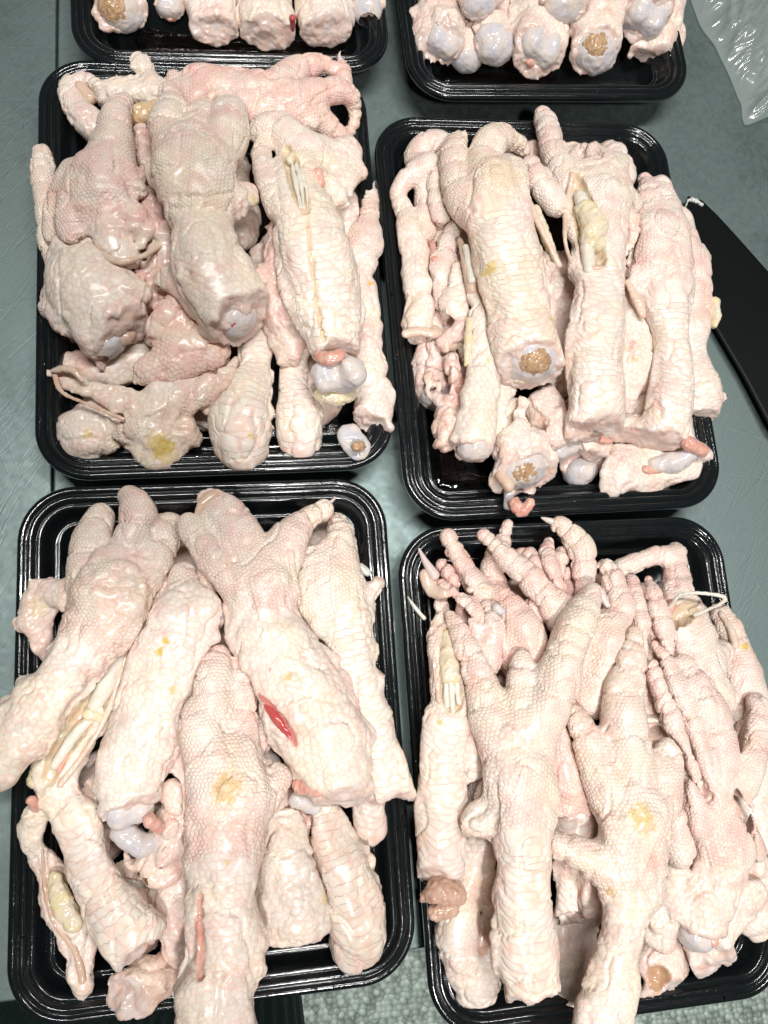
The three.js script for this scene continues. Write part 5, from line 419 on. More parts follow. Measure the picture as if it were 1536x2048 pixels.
  {tray:'3',label:'raw chicken foot in the pile around the bloody gash',chains:[{n:[[-46.5,20.0,-77.3,12.8],[-34.3,22.0,-55.8,15.2]],t:'hex',f:1.45}],pink:0.5,fold:1.5,res:1.35},
  {tray:'3',label:'raw chicken foot in the pile around the bloody gash',chains:[{n:[[32.8,18.0,-73.8,13.2],[36.8,18.0,-52.3,13.1]],t:'hex',f:1.45}],pink:0.5,fold:1.5,res:1.35},
  {tray:'3',label:'raw chicken foot in the pile around the bloody gash',chains:[{n:[[-42.0,20.0,59.0,14.3],[-28.7,20.0,87.3,14.2]],t:'hex',f:1.45}],pink:0.5,fold:1.5,res:1.35},
  {tray:'3',label:'folded skin and toe stubs in the hollow behind the callused foot',chains:[{n:[[-2.6,42.0,25.1,7.0],[-0.43,42.0,17.3,5.6]],t:'toe',f:1.12},{n:[[-2.6,40.0,24.1,8.5],[0.4,40.0,35.7,8.0],[5.5,36.0,52.3,8.0]],t:'skin',f:1.2},{n:[[5.5,36.0,52.3,7.0],[19.1,34.0,62.8,8.0],[25.9,34.0,68.0,7.1]],t:'skin',f:1.3}],pink:0.6,fold:1.6},
  {tray:'3',label:'ragged skin curling up beside the scaly leg',chains:[{n:[[-40.3,44.0,38.3,6.8],[-43.0,42.0,51.3,7.3],[-47.3,36.0,69.1,7.7],[-45.8,32.0,82.9,6.9]],t:'skin',f:1.2},{n:[[-72.7,34.0,58.3,6.4],[-71.0,32.0,71.7,6.8],[-59.6,28.0,80.1,6.0],[-47.0,30.0,78.9,6.0]],t:'skin',f:1.3}],pink:0.5,fold:1.7},
  {tray:'3',label:'slim leg lying under the straight one by the wall',chains:[{n:[[48.0,28.0,71.1,8.2],[48.1,30.0,47.8,8.8],[47.3,30.0,24.1,8.9],[45.8,30.0,9.6,8.4]],t:'bands',f:1.45},{n:[[54.5,27.9,51.7,1.47],[54.4,29.6,37.8,2.3],[55.3,28.4,24.1,2.8],[54.4,28.9,15.1,1.8]],t:'skin',f:1.5}],pink:0.5},
  {tray:'3',label:'pink toes poking up between the two scaly feet',chains:[{n:[[-19.3,48.0,-18.5,6.6],[-21.5,50.0,-32.5,7.0],[-24.2,50.0,-44.4,6.6],[-25.3,46.0,-54.5,4.8]],t:'toe',f:1.12},{n:[[-24.1,46.0,-16.6,6.1],[-28.4,48.0,-21.5,6.5],[-32.8,48.0,-28.3,5.2]],t:'toe',f:1.12}],pink:0.6},
  {tray:'3',label:'scaly leg tucked between the thick leg and the callused foot',chains:[{n:[[-38.0,42.0,56.1,8.2],[-36.5,44.0,38.7,8.7],[-35.4,44.0,21.1,8.7],[-31.2,44.0,3.5,8.4]],t:'hex',f:1.45},{n:[[-44.2,42.7,46.4,1.31],[-43.7,43.4,35.4,3.4],[-42.3,42.3,24.3,3.6],[-39.6,43.0,12.1,1.31]],t:'skin',f:1.5},{n:[[-30.9,42.1,50.0,2.1],[-28.6,42.0,37.9,2.8],[-29.3,42.3,25.8,3.5],[-26.0,42.1,15.0,2.0]],t:'skin',f:1.5}],pink:0.5},
  {tray:'3',label:'thin pink leg lying below the slit one',chains:[{n:[[-82.6,34.0,48.7,7.8],[-73.4,36.0,36.2,7.8],[-67.8,36.0,23.4,7.4]],t:'skin',f:1.45},{n:[[-74.1,33.0,48.9,1.8],[-71.4,34.2,43.4,2.8],[-66.5,34.5,37.8,2.0],[-64.9,34.8,32.5,1.27]],t:'skin',f:1.5}],pink:0.5,fold:1.5},
  {tray:'4',label:'large pale foot with a long straight toe, leg toward the front rim',chains:[{n:[[112.4,58.2,153.9,13.6],[111.6,60.0,141.8,13.6],[110.7,62.0,128.0,13.6],[109.7,64.0,107.0,13.3],[111.1,64.0,88.4,12.8],[112.5,64.0,75.9,14.0]],t:'bands',f:1.45},{n:[[98.4,59.5,129.9,2.0],[100.3,61.5,119.2,5.2],[98.0,62.7,108.3,4.3],[99.7,61.7,97.2,3.3]],t:'skin',f:1.5},{n:[[112.8,63.0,74.0,14.0],[113.6,63.0,58.9,16.9],[115.4,63.0,42.6,17.1],[117.7,60.0,30.7,13.6]],t:'palm',f:1.6},{n:[[117.8,62.0,35.1,11.2],[118.6,62.0,21.6,8.4],[119.7,61.0,10.2,6.6],[123.4,58.0,-3.6,5.0],[125.7,55.0,-8.4,2.9]],t:'toe',f:1.12},{n:[[124.3,62.0,31.1,11.7],[134.6,63.0,13.6,11.3],[144.6,63.0,-6.7,10.1],[154.7,62.0,-22.9,8.0],[163.0,58.0,-33.9,5.5]],t:'toe',f:1.12},{n:[[108.2,58.0,34.5,11.7],[104.6,56.0,16.0,9.5],[100.5,54.0,0.55,7.9],[96.6,51.0,-15.3,6.6],[95.2,46.0,-28.0,5.0]],t:'toe',f:1.12},{n:[[104.1,60.0,67.1,10.5],[95.2,58.0,66.6,5.9],[92.0,56.0,68.7,3.2]],t:'skin',f:1.5}],pink:0.28,yellow:0.25,grain:1.08,cuts:[{c:[111.6,60.0,141.8],n:[0.0,0.29,0.96],r:28.6}],stains:[[111.6,73.5,46.7,5.3,0.8,0.48,0.42,0.3]]},
  {tray:'4',label:'large foot with yellow callus and short spur, leg toward the front rim',chains:[{n:[[140.5,62.0,157.7,14.5],[147.0,64.0,137.8,12.2],[155.2,64.0,118.3,11.2],[160.6,64.0,104.3,12.7]],t:'hex',f:1.45},{n:[[134.5,61.8,138.8,2.3],[139.3,63.2,130.6,2.9],[143.2,62.3,123.0,3.1],[146.6,63.2,115.2,2.0]],t:'skin',f:1.5},{n:[[161.3,63.0,102.5,13.7],[164.3,64.0,85.4,17.9],[168.7,64.0,70.6,17.6],[171.6,61.0,60.1,14.1]],t:'palm',f:1.6},{n:[[154.1,62.0,93.4,11.4],[140.0,64.0,84.2,7.5],[128.3,63.0,79.8,5.5]],t:'toe',f:1.12},{n:[[160.3,60.0,63.7,12.2],[153.9,60.0,47.4,9.9],[149.0,58.0,33.4,8.6],[145.1,55.0,23.9,6.3]],t:'toe',f:1.12},{n:[[169.5,60.0,55.5,12.3],[169.4,60.0,35.0,11.0],[172.5,59.0,16.5,10.4],[177.1,57.0,0.07,7.9],[182.9,54.0,-11.9,5.5]],t:'toe',f:1.12},{n:[[182.6,60.0,65.8,11.8],[188.2,58.0,52.9,10.1],[193.2,56.0,44.2,7.3]],t:'toe',f:1.12}],pink:0.3,yellow:0.3,grain:1.05,stains:[[165.4,74.9,68.7,5.4,0.7,0.52,0.05,0.5],[166.6,75.0,73.0,5.0,0.72,0.48,0.2,0.5],[169.1,74.5,89.9,3.6,0.78,0.38,0.3,0.45],[148.6,68.6,99.8,1.8,0.72,0.48,0.2,0.7]]},
  {tray:'4',label:'foot with smooth wide pad and two toes slanting across',chains:[{n:[[194.2,46.5,141.9,12.3],[198.9,48.0,132.0,12.3],[205.1,50.0,119.0,12.4],[213.5,53.0,101.5,11.9],[216.7,54.0,90.3,13.0]],t:'hex',f:1.45},{n:[[193.3,47.7,120.6,1.8],[198.7,49.1,111.7,4.8],[203.5,51.5,100.1,3.5],[205.6,51.0,93.4,1.9]],t:'skin',f:1.5},{n:[[215.4,54.0,90.2,14.9],[213.1,56.0,73.7,15.9],[214.0,54.0,60.2,13.6]],t:'palm',f:1.6},{n:[[211.2,56.0,62.0,10.6],[206.5,56.0,43.0,9.7],[202.2,55.0,23.6,8.1],[197.8,54.0,3.9,6.5],[192.8,50.0,-11.5,4.6]],t:'toe',f:1.12},{n:[[218.1,55.0,55.8,10.7],[218.6,55.0,36.9,10.3],[214.1,54.0,19.7,9.4],[209.5,52.0,4.7,7.5]],t:'toe',f:1.12},{n:[[225.7,54.0,61.3,10.8],[238.2,52.0,43.5,10.0],[246.1,48.0,29.7,8.1]],t:'toe',f:1.12},{n:[[200.9,56.0,77.1,10.5],[198.1,54.0,61.1,9.7],[196.7,52.0,51.8,7.3]],t:'toe',f:1.12},{n:[[202.2,50.0,105.4,10.5],[194.2,48.0,113.9,8.6],[189.1,46.0,120.4,4.8]],t:'skin',f:1.6}],pink:0.45,cuts:[{c:[198.9,48.0,132.0],n:[-0.27,0.36,0.89],r:25.8}],parts:[{name:'bone_end',m:'bone',c:[[[199.4,45.6,129.0,3.2],[194.3,47.7,127.2,2.6]],[[199.4,45.6,129.0,3.2],[198.3,49.8,127.5,2.6]],[[199.4,45.6,129.0,3.2],[203.2,47.9,129.8,2.6]],[[199.4,45.6,129.0,3.2],[204.2,43.8,131.7,2.6]],[[199.4,45.6,129.0,3.2],[200.2,41.8,131.3,2.6]],[[199.4,45.6,129.0,3.2],[195.2,43.7,129.0,2.6]]],lump:0.5,k:9},{name:'flesh',m:'flesh',c:[[[205.1,51.2,132.0,1.7],[203.8,52.6,131.6,2.1],[201.8,52.6,130.7,1.6]]],lump:1.0},{name:'tendon',m:'tendon',c:[[[189.9,48.9,-6.8,1.24],[192.5,53.4,5.9,1.47]]]},{name:'tendon',m:'tendon',c:[[[185.3,50.0,29.7,2.0],[193.5,52.0,30.2,1.48]]]}],stains:[[192.1,53.6,107.9,5.6,0.78,0.38,0.3,0.25]]},
  {tray:'4',label:'foot with a curved white tendon springing from its torn pad',chains:[{n:[[222.7,46.0,27.9,12.7],[219.1,48.0,10.2,14.7],[217.4,48.0,-5.0,13.8],[218.0,44.0,-20.6,13.0]],t:'palm',f:1.6},{n:[[216.2,44.0,-18.1,11.9],[217.0,42.0,-33.9,9.5],[218.3,40.0,-44.7,6.9],[222.2,36.0,-56.0,4.6]],t:'toe',f:1.12},{n:[[219.7,40.0,-53.3,4.5],[205.2,40.0,-52.1,4.8],[190.0,38.0,-47.9,5.3]],t:'toe',f:1.12},{n:[[226.9,46.0,3.2,10.3],[236.6,42.0,1.17,6.2]],t:'skin',f:1.5}],slitTone:[[0.68,0.52,0.32],[0.74,0.6,0.44]],pink:0.3,carves:[{n:[[204.1,47.4,-14.8,4.0],[212.5,54.2,-21.3,5.0],[218.6,53.7,-23.5,3.5]]}],parts:[{name:'tendon',m:'tendon',c:[[[204.9,54.0,-24.3,1.01],[206.9,62.0,-29.7,1.0],[215.4,66.0,-29.7,0.99],[227.9,66.0,-27.0,0.99],[226.4,64.0,-23.8,1.0],[216.7,56.0,-19.6,1.01]]],res:0.6},{name:'torn_flesh',m:'flesh',c:[[[198.9,52.0,-13.5,1.8],[205.7,47.7,-22.3,3.3],[208.7,50.0,-26.3,2.3]]],lump:1}]},
  {tray:'4',label:'outermost foot with yellow speck curving along the rim',chains:[{n:[[240.4,38.0,88.4,11.6],[246.1,38.0,64.8,12.3],[248.7,38.0,42.7,12.4]],t:'hex',f:1.45},{n:[[234.1,36.2,74.6,2.1],[235.1,35.2,68.0,4.1],[236.5,36.6,62.8,3.7],[235.9,35.6,56.6,2.1]],t:'skin',f:1.5},{n:[[253.7,37.5,81.6,1.7],[255.2,35.5,71.9,4.1],[256.4,35.9,61.4,4.3],[257.2,35.7,52.5,3.1]],t:'hex',f:1.5},{n:[[249.2,38.0,40.3,12.4],[247.8,40.0,24.9,11.9],[247.6,38.0,9.6,10.5]],t:'palm',f:1.6},{n:[[247.6,38.0,9.6,10.5],[248.2,36.0,-3.5,8.5],[245.8,34.0,-15.7,7.0],[244.4,32.0,-21.3,4.9]],t:'toe',f:1.12}],pink:0.45,parts:[{name:'torn_skin',m:'edge',c:[[[242.1,37.6,-20.2,1.6],[244.1,41.2,-11.3,2.1],[243.9,43.0,-3.4,1.8]]]}],stains:[[248.6,44.3,-2.3,1.8,0.7,0.52,0.05,0.9],[246.9,47.4,27.3,5.1,0.72,0.48,0.2,0.5]]},
  {tray:'4',label:'foot with long toe crossing to a small open tip',chains:[{n:[[164.4,46.0,3.8,15.0],[161.0,46.0,-11.4,14.1]],t:'palm',f:1.6},{n:[[157.9,48.0,-13.9,10.5],[145.9,50.0,-29.5,9.0],[134.5,50.0,-44.0,7.3],[123.4,48.0,-55.8,5.6],[114.1,46.0,-66.9,3.6]],t:'toe',f:1.12},{n:[[161.4,46.0,-13.8,10.1],[162.2,44.0,-34.3,7.7],[165.5,46.0,-49.3,6.7],[164.3,46.0,-61.1,6.2],[156.4,44.0,-70.6,5.2]],t:'toe',f:1.12},{n:[[172.6,46.0,-8.1,10.1],[180.8,48.0,-25.1,8.7],[179.9,46.0,-40.8,7.2],[178.1,44.0,-47.6,5.2]],t:'toe',f:1.12},{n:[[161.0,44.0,15.8,12.5],[169.6,52.0,-5.5,10.4],[172.6,52.0,-17.7,8.0]],t:'toe',f:1.12}],pink:0.4,parts:[{name:'claw',m:'claw',c:[[[153.9,44.0,-72.3,2.3],[149.5,44.0,-74.1,1.6],[146.1,44.0,-75.6,0.52]]],res:0.6},{name:'claw',m:'claw',c:[[[169.6,52.0,-34.2,2.5],[172.7,52.0,-27.7,1.5]]],res:0.6}]},
  {tray:'4',label:'foot with claw tip dipping toward the corner of the tray',chains:[{n:[[135.6,44.0,9.0,13.9],[128.9,46.0,-6.1,12.4]],t:'palm',f:1.6},{n:[[130.4,50.0,-8.3,10.3],[126.8,50.0,-22.0,9.2],[122.1,48.0,-32.4,6.7],[118.9,46.0,-37.8,4.3]],t:'toe',f:1.12},{n:[[118.9,46.0,-9.2,9.9],[107.7,46.0,-24.7,8.5],[94.1,44.0,-38.2,5.5],[90.0,42.0,-45.0,3.3]],t:'toe',f:1.12},{n:[[117.7,40.0,-29.7,8.6],[106.8,42.0,-44.1,6.8],[100.2,42.0,-57.2,5.9],[96.0,42.0,-67.8,3.6]],t:'toe',f:1.12},{n:[[122.0,36.0,-34.9,7.7],[120.0,36.0,-53.2,5.7],[126.1,38.0,-65.7,4.4],[129.6,38.0,-73.5,3.1]],t:'toe',f:1.12}],pink:0.65,parts:[{name:'claw',m:'claw',c:[[[86.8,44.0,-48.7,2.8],[82.4,44.0,-57.0,1.26],[80.3,44.0,-62.3,0.38]]],res:0.6},{name:'torn_skin',m:'edge',c:[[[82.6,42.0,-49.2,3.0],[85.8,42.0,-41.4,4.0],[90.7,48.0,-38.5,2.5]]],f:1.3},{name:'torn_skin',m:'edge',c:[[[103.9,46.4,-39.9,2.0],[110.1,47.9,-41.4,2.2],[115.1,47.7,-39.1,1.5]]],f:1.3},{name:'cartilage',m:'bone',c:[[[114.2,54.0,-29.8,2.2],[116.5,54.0,-27.9,2.2]]]}]},
  {tray:'4',label:'opened foot with white tendon bundle in yellow fat along the rim',chains:[{n:[[75.7,40.1,102.0,10.7],[77.2,42.0,92.7,10.7],[79.5,45.0,78.1,11.2],[81.1,46.0,58.1,11.3],[82.7,46.0,40.1,11.9],[86.6,46.0,24.2,11.5]],t:'bands',f:1.45},{n:[[71.0,42.4,79.3,1.6],[71.2,43.8,69.1,2.7],[72.2,44.2,57.5,4.2],[73.4,43.4,47.0,2.0]],t:'bands',f:1.5},{n:[[89.1,46.0,24.4,11.1],[90.1,48.0,8.0,11.6],[90.9,46.0,-8.7,9.8],[90.6,42.0,-23.7,7.0],[90.9,40.0,-36.3,4.0]],t:'palm',f:1.6},{n:[[81.0,30.0,-2.5,5.1],[78.8,30.0,-12.7,5.1],[80.3,30.0,-18.9,3.6]],t:'toe',f:1.12}],pink:0.3,cuts:[{c:[77.2,42.0,92.7],n:[-0.18,0.37,0.91],r:22.5}],carves:[{n:[[90.1,48.7,-20.8,2.4],[89.3,53.0,-8.6,4.7],[88.8,55.4,3.2,6.0],[88.6,55.2,13.7,5.1]]}],parts:[{name:'fat',m:'fat',c:[[[89.8,46.9,-18.5,2.5],[88.8,49.8,-8.7,4.4],[88.7,51.7,0.84,5.3]]]},{name:'tendon',m:'tendon',c:[[[87.3,51.1,-3.5,0.96],[85.9,52.7,7.7,1.5],[85.8,52.0,15.1,1.18]]],res:0.6},{name:'tendon',m:'tendon',c:[[[90.0,51.6,-4.8,1.2],[88.3,53.6,7.9,1.7],[88.3,52.3,19.0,0.94]]],res:0.6},{name:'tendon',m:'tendon',c:[[[92.0,51.7,-2.5,0.96],[91.1,53.3,8.1,1.5],[91.6,52.7,14.2,1.18]]],res:0.6},{name:'tendon',m:'tendon',c:[[[73.4,40.0,-38.9,1.0],[75.7,42.0,-34.0,1.25],[80.3,42.0,-27.8,1.24]]],res:0.7},{name:'raw_lump',m:'raw',c:[[[68.5,44.0,100.0,5.1],[77.0,48.0,98.0,6.2],[85.5,44.0,101.2,4.6]],[[73.5,42.0,106.8,4.4],[81.8,42.0,106.9,3.9]]],lump:2.4},{name:'skin_edge',m:'edge',c:[[[85.2,44.5,-26.3,1.21],[81.9,49.6,-6.8,1.19],[82.0,52.9,12.0,1.41]]],res:0.7}],stains:[[81.5,53.1,22.4,1.4,0.7,0.52,0.05,0.6]]},
  {tray:'4',label:'foot whose leg hangs in a slit pink fold beside the front leg',chains:[{n:[[93.8,30.0,143.4,11.8],[87.1,34.0,127.3,10.8],[88.3,36.0,109.5,10.4],[93.2,36.0,96.8,9.5],[97.7,38.0,83.4,8.6]],t:'hex',f:1.45},{n:[[78.2,32.6,125.6,2.6],[79.2,33.2,117.6,3.0],[80.2,35.1,109.5,3.6],[82.9,35.6,101.3,2.3]],t:'skin',f:1.5},{n:[[101.5,34.0,129.0,7.1],[103.3,38.0,112.9,6.1],[102.9,40.0,99.2,6.1]],t:'toe',f:1.12}],slitTone:[[0.74,0.42,0.32],[0.76,0.52,0.42]],pink:0.3,carves:[{n:[[95.8,41.1,111.3,1.15],[96.7,39.5,120.4,2.0],[95.3,39.2,127.8,1.36]]}]},
  {tray:'4',label:'scaled leg tucked under the opened foot',chains:[{n:[[94.5,41.0,60.3,8.2],[96.0,42.0,53.1,8.2],[98.8,44.0,39.3,9.6],[101.9,44.0,25.6,9.2]],t:'scute',f:1.45},{n:[[104.9,41.4,47.0,2.0],[107.1,43.2,43.1,2.5],[106.4,42.3,38.8,3.1],[108.5,42.4,34.9,2.2]],t:'skin',f:1.5}],pink:0.5,cuts:[{c:[96.0,42.0,53.1],n:[-0.1,0.29,0.95],r:17.1}]},
  {tray:'4',label:'banded leg seen in the gap between the two front legs',chains:[{n:[[148.8,26.6,132.8,11.6],[147.8,32.0,123.9,11.6],[146.3,40.0,110.5,11.0],[146.5,44.0,96.3,10.5]],t:'bands',f:1.45},{n:[[136.6,33.9,119.7,2.0],[136.6,36.9,115.5,4.6],[138.3,39.6,110.1,3.4],[137.4,39.8,105.7,2.7]],t:'bands',f:1.5},{n:[[155.6,32.2,118.2,2.1],[155.1,37.5,111.4,2.7],[155.3,40.7,105.5,4.0],[154.5,41.7,98.3,1.9]],t:'skin',f:1.5}],pink:0.5,yellow:0.3,cuts:[{c:[147.8,32.0,123.9],n:[0.0,0.37,0.93],r:24.4}]},
  {tray:'4',label:'warty cut end with dark red hollow over the front rim',chains:[{n:[[212.8,36.4,155.9,12.0],[208.9,40.0,146.5,12.0],[204.4,44.0,136.0,13.9],[210.4,44.0,123.3,14.5],[227.9,44.0,114.0,13.7]],t:'hex',f:1.45},{n:[[215.7,41.3,136.8,2.2],[214.1,41.1,132.0,5.4],[217.5,40.8,135.4,4.9],[219.5,42.5,129.4,2.9]],t:'skin',f:1.5}],slitTone:[[0.4,0.1,0.09],[0.55,0.2,0.16]],pink:0.3,yellow:0.2,cuts:[{c:[208.9,40.0,146.5],n:[0.18,0.55,0.82],r:25.3}],carves:[{n:[[197.7,52.1,140.4,2.1],[204.6,53.5,139.7,2.6]]}],stains:[[179.5,56.0,131.8,6.9,0.78,0.38,0.3,0.4]]},
  {tray:'4',label:'hollow ring of cartilage beside the front leg',chains:[{n:[[181.0,28.0,168.6,10.7],[184.1,28.0,159.5,10.7],[187.4,28.0,149.9,11.3],[190.1,28.0,141.1,10.9]],t:'skin',f:1.45},{n:[[177.4,26.9,150.5,1.9],[178.8,26.5,147.4,4.1],[180.0,26.4,144.9,2.8],[180.8,25.7,141.9,2.7]],t:'skin',f:1.5},{n:[[194.0,25.8,156.9,2.3],[196.3,25.8,153.0,4.0],[198.0,26.8,149.0,3.5],[198.8,27.1,145.1,1.9]],t:'skin',f:1.5}],slitTone:[[0.5,0.24,0.14],[0.66,0.44,0.26]],pink:0.4,cuts:[{c:[184.1,28.0,159.5],n:[0.0,0.68,0.73],r:22.5}],carves:[{n:[[181.3,35.6,152.3,6.0],[181.5,35.6,151.2,5.8]]}]},
  {tray:'4',label:'foot pad seen through the gap near the middle toes',chains:[{n:[[193.5,40.0,25.7,12.7],[194.0,40.0,40.5,11.6]],t:'palm',f:1.6},{n:[[193.0,42.0,40.3,8.5],[187.3,44.0,54.1,7.4],[183.6,44.0,60.9,5.9]],t:'toe',f:1.12}],pink:0.6},
  {tray:'4',label:'raw chicken foot among the fanned long toes',chains:[{n:[[149.5,26.0,57.4,15.3],[151.7,26.0,81.7,15.1]],t:'hex',f:1.45}],pink:0.5,fold:1.5,res:1.35},
  {tray:'4',label:'raw chicken foot among the fanned long toes',chains:[{n:[[143.6,20.0,-35.3,16.1],[177.4,20.0,-33.3,16.3]],t:'hex',f:1.45}],pink:0.5,fold:1.5,res:1.35},
  {tray:'4',label:'raw chicken foot among the fanned long toes',chains:[{n:[[220.5,24.0,83.9,15.6],[241.0,24.0,95.7,15.6]],t:'hex',f:1.45}],pink:0.5,fold:1.5,res:1.35},
  {tray:'4',label:'raw chicken foot among the fanned long toes',chains:[{n:[[112.0,20.0,2.1,15.7],[108.2,20.0,39.6,15.4]],t:'hex',f:1.45}],pink:0.5,fold:1.5,res:1.35},
  {tray:'4',label:'raw chicken foot among the fanned long toes',chains:[{n:[[144.8,20.0,133.6,14.9],[145.8,18.0,152.5,14.8]],t:'hex',f:1.45}],pink:0.5,fold:1.5,res:1.35},
  {tray:'4',label:'raw chicken foot among the fanned long toes',chains:[{n:[[209.3,18.0,-26.1,16.5],[215.4,20.0,4.2,16.3]],t:'hex',f:1.45}],pink:0.5,fold:1.5,res:1.35},
  {tray:'4',label:'raw chicken foot among the fanned long toes',chains:[{n:[[202.3,30.0,90.8,15.2],[196.2,28.0,118.9,12.5]],t:'hex',f:1.45}],pink:0.5,fold:1.5,res:1.35},
  {tray:'4',label:'foot with slim pink toes lying across the wide smooth pad',chains:[{n:[[224.2,50.0,98.7,9.7],[218.8,50.0,84.4,10.7]],t:'palm',f:1.6},{n:[[216.5,54.0,83.5,8.7],[207.3,57.0,66.2,7.4],[199.8,58.0,44.6,6.8],[194.6,57.0,23.0,6.1],[191.2,54.0,3.4,5.0]],t:'toe',f:1.12},{n:[[223.3,52.0,82.2,8.7],[221.8,54.0,60.9,8.1],[230.2,52.0,42.8,7.5],[237.9,48.0,29.0,6.1]],t:'toe',f:1.12}],pink:0.5},
  {tray:'4',label:'short pink toes pressed under the long straight toe',chains:[{n:[[141.1,46.0,63.7,12.0],[143.3,48.0,49.8,11.1]],t:'palm',f:1.6},{n:[[140.0,52.0,53.7,8.6],[140.0,54.0,37.5,7.7],[139.7,54.0,25.8,6.3]],t:'toe',f:1.12},{n:[[145.1,50.0,59.0,9.1],[150.7,50.0,45.7,8.2],[157.8,48.0,37.0,6.4]],t:'toe',f:1.12},{n:[[132.2,46.0,53.7,7.2],[132.6,46.0,39.7,6.3]],t:'toe',f:1.12}],pink:0.8},
  {tray:'4',label:'slender toes fanned at the rim beside the torn pad',chains:[{n:[[190.6,42.0,20.5,10.1],[190.5,44.0,5.6,9.7]],t:'palm',f:1.6},{n:[[188.2,46.0,5.5,8.6],[188.4,48.0,-11.9,7.6],[189.7,46.0,-27.3,6.9],[191.7,42.0,-39.3,5.2]],t:'toe',f:1.12},{n:[[194.5,44.0,5.9,8.1],[198.5,46.0,-8.9,6.6],[198.7,44.0,-21.8,5.2]],t:'toe',f:1.12}],pink:0.6},
  {tray:'4',label:'cream toe tucked beside the opened foot',chains:[{n:[[108.7,44.0,33.2,8.2],[104.6,46.0,18.6,7.5],[100.8,46.0,6.4,6.8],[100.2,44.0,-8.2,5.9],[99.1,42.0,-18.2,4.5]],t:'toe',f:1.12},{n:[[100.2,40.0,65.2,8.6],[102.3,42.0,51.4,8.2],[109.2,42.0,33.3,7.3]],t:'toe',f:1.12}],pink:0.5},
  {tray:'4',label:'slim toe bent over at the far rim',chains:[{n:[[134.1,44.0,-23.2,6.6],[138.8,46.0,-35.4,6.1],[141.3,46.0,-45.5,5.6],[139.7,42.0,-53.9,5.2],[134.6,38.0,-57.4,4.2]],t:'toe',f:1.12},{n:[[141.3,42.0,-33.1,6.1],[150.8,42.0,-45.5,5.7],[156.9,40.0,-55.9,4.2]],t:'toe',f:1.12}],pink:0.7},
  {tray:'4',label:'slim toes side by side behind the fat-filled slit',chains:[{n:[[107.5,48.0,-2.7,6.4],[103.9,48.0,-17.5,6.2],[102.0,46.0,-32.5,5.5],[101.2,42.0,-40.6,4.0]],t:'toe',f:1.12},{n:[[111.2,50.0,-7.2,6.4],[112.7,50.0,-21.7,6.4],[110.3,48.0,-30.6,5.0]],t:'toe',f:1.12}],pink:0.6},
  {tray:'4',label:'wrinkled toe resting on the wide smooth pad',chains:[{n:[[230.2,50.0,94.7,7.3],[225.1,54.0,79.8,7.3],[219.4,56.0,67.4,6.8],[214.0,56.0,53.0,6.1],[212.8,54.0,43.6,4.4]],t:'toe',f:1.12}],pink:0.5},
  {tray:'4',label:'scaled leg lying along the rim behind the warty end',chains:[{n:[[234.7,38.0,127.6,10.9],[232.5,42.0,110.3,11.3],[231.2,44.0,95.9,10.9]],t:'hex',f:1.45},{n:[[224.7,37.1,123.3,1.7],[223.4,38.5,115.3,3.6],[223.8,41.0,107.6,3.5],[222.0,41.4,101.1,2.6]],t:'hex',f:1.5}],pink:0.4},
  {tray:'4',label:'leg deep between the two big front feet',chains:[{n:[[137.9,38.2,123.7,8.6],[139.2,40.0,116.4,8.6],[142.2,44.0,100.3,9.0],[143.8,46.0,82.2,9.5],[143.0,46.0,68.5,9.6]],t:'bands',f:1.45},{n:[[134.7,41.9,99.5,1.46],[135.1,44.4,91.1,2.9],[134.7,43.8,81.9,3.6],[136.4,45.6,76.0,2.1]],t:'skin',f:1.5},{n:[[150.1,41.9,103.5,2.1],[150.0,43.1,91.0,3.5],[151.3,45.4,79.0,2.7],[151.8,43.9,70.0,2.0]],t:'bands',f:1.5}],pink:0.5,cuts:[{c:[139.2,40.0,116.4],n:[0.0,0.29,0.96],r:18.0}]},
  {tray:'4',label:'creased toe squeezed against the foot with the yellow callus',chains:[{n:[[192.2,54.0,90.1,8.1],[190.2,57.0,75.9,7.8],[190.6,58.0,62.2,7.2],[190.7,57.0,48.5,6.3],[191.0,54.0,39.4,4.4]],t:'toe',f:1.12}],pink:0.55},
  {tray:'4',label:'scaly leg under the warty end of the pile',chains:[{n:[[185.5,40.0,130.5,9.6],[188.8,46.0,113.8,10.0],[195.0,48.0,100.5,9.6]],t:'hex',f:1.45},{n:[[194.7,43.2,121.5,2.3],[197.7,44.2,117.3,4.0],[199.9,45.1,111.6,3.8],[201.9,46.5,105.8,2.4]],t:'hex',f:1.5}],pink:0.4},
  {tray:'4',label:'knuckled toe arching toward the far rim',chains:[{n:[[151.5,46.0,-19.5,7.1],[148.6,48.0,-34.6,6.3],[146.2,48.0,-47.5,5.8],[146.6,44.0,-57.1,5.2],[151.3,38.0,-64.0,3.7]],t:'toe',f:1.12},{n:[[155.2,44.0,-21.9,6.6],[157.1,44.0,-37.1,5.6],[156.5,42.0,-47.8,4.1]],t:'toe',f:1.12}],pink:0.6},
  {tray:'4',label:'toe leaning on the torn pad with a blunt tip',chains:[{n:[[195.6,48.0,3.6,7.1],[200.5,50.0,-8.5,6.6],[200.5,50.0,-21.1,6.1],[199.5,48.0,-31.6,5.4],[200.8,44.0,-39.9,3.9]],t:'toe',f:1.12}],pink:0.5},
  {tray:'4',label:'blunt-toed foot behind the claw tip',chains:[{n:[[100.6,44.0,-25.4,6.0],[95.0,44.0,-34.4,5.7],[89.5,42.0,-40.0,4.5]],t:'toe',f:1.12},{n:[[103.1,40.0,-28.0,6.1],[101.0,42.0,-38.0,5.8],[96.8,42.0,-48.4,5.3],[92.6,40.0,-54.6,3.8]],t:'toe',f:1.12}],pink:0.7},
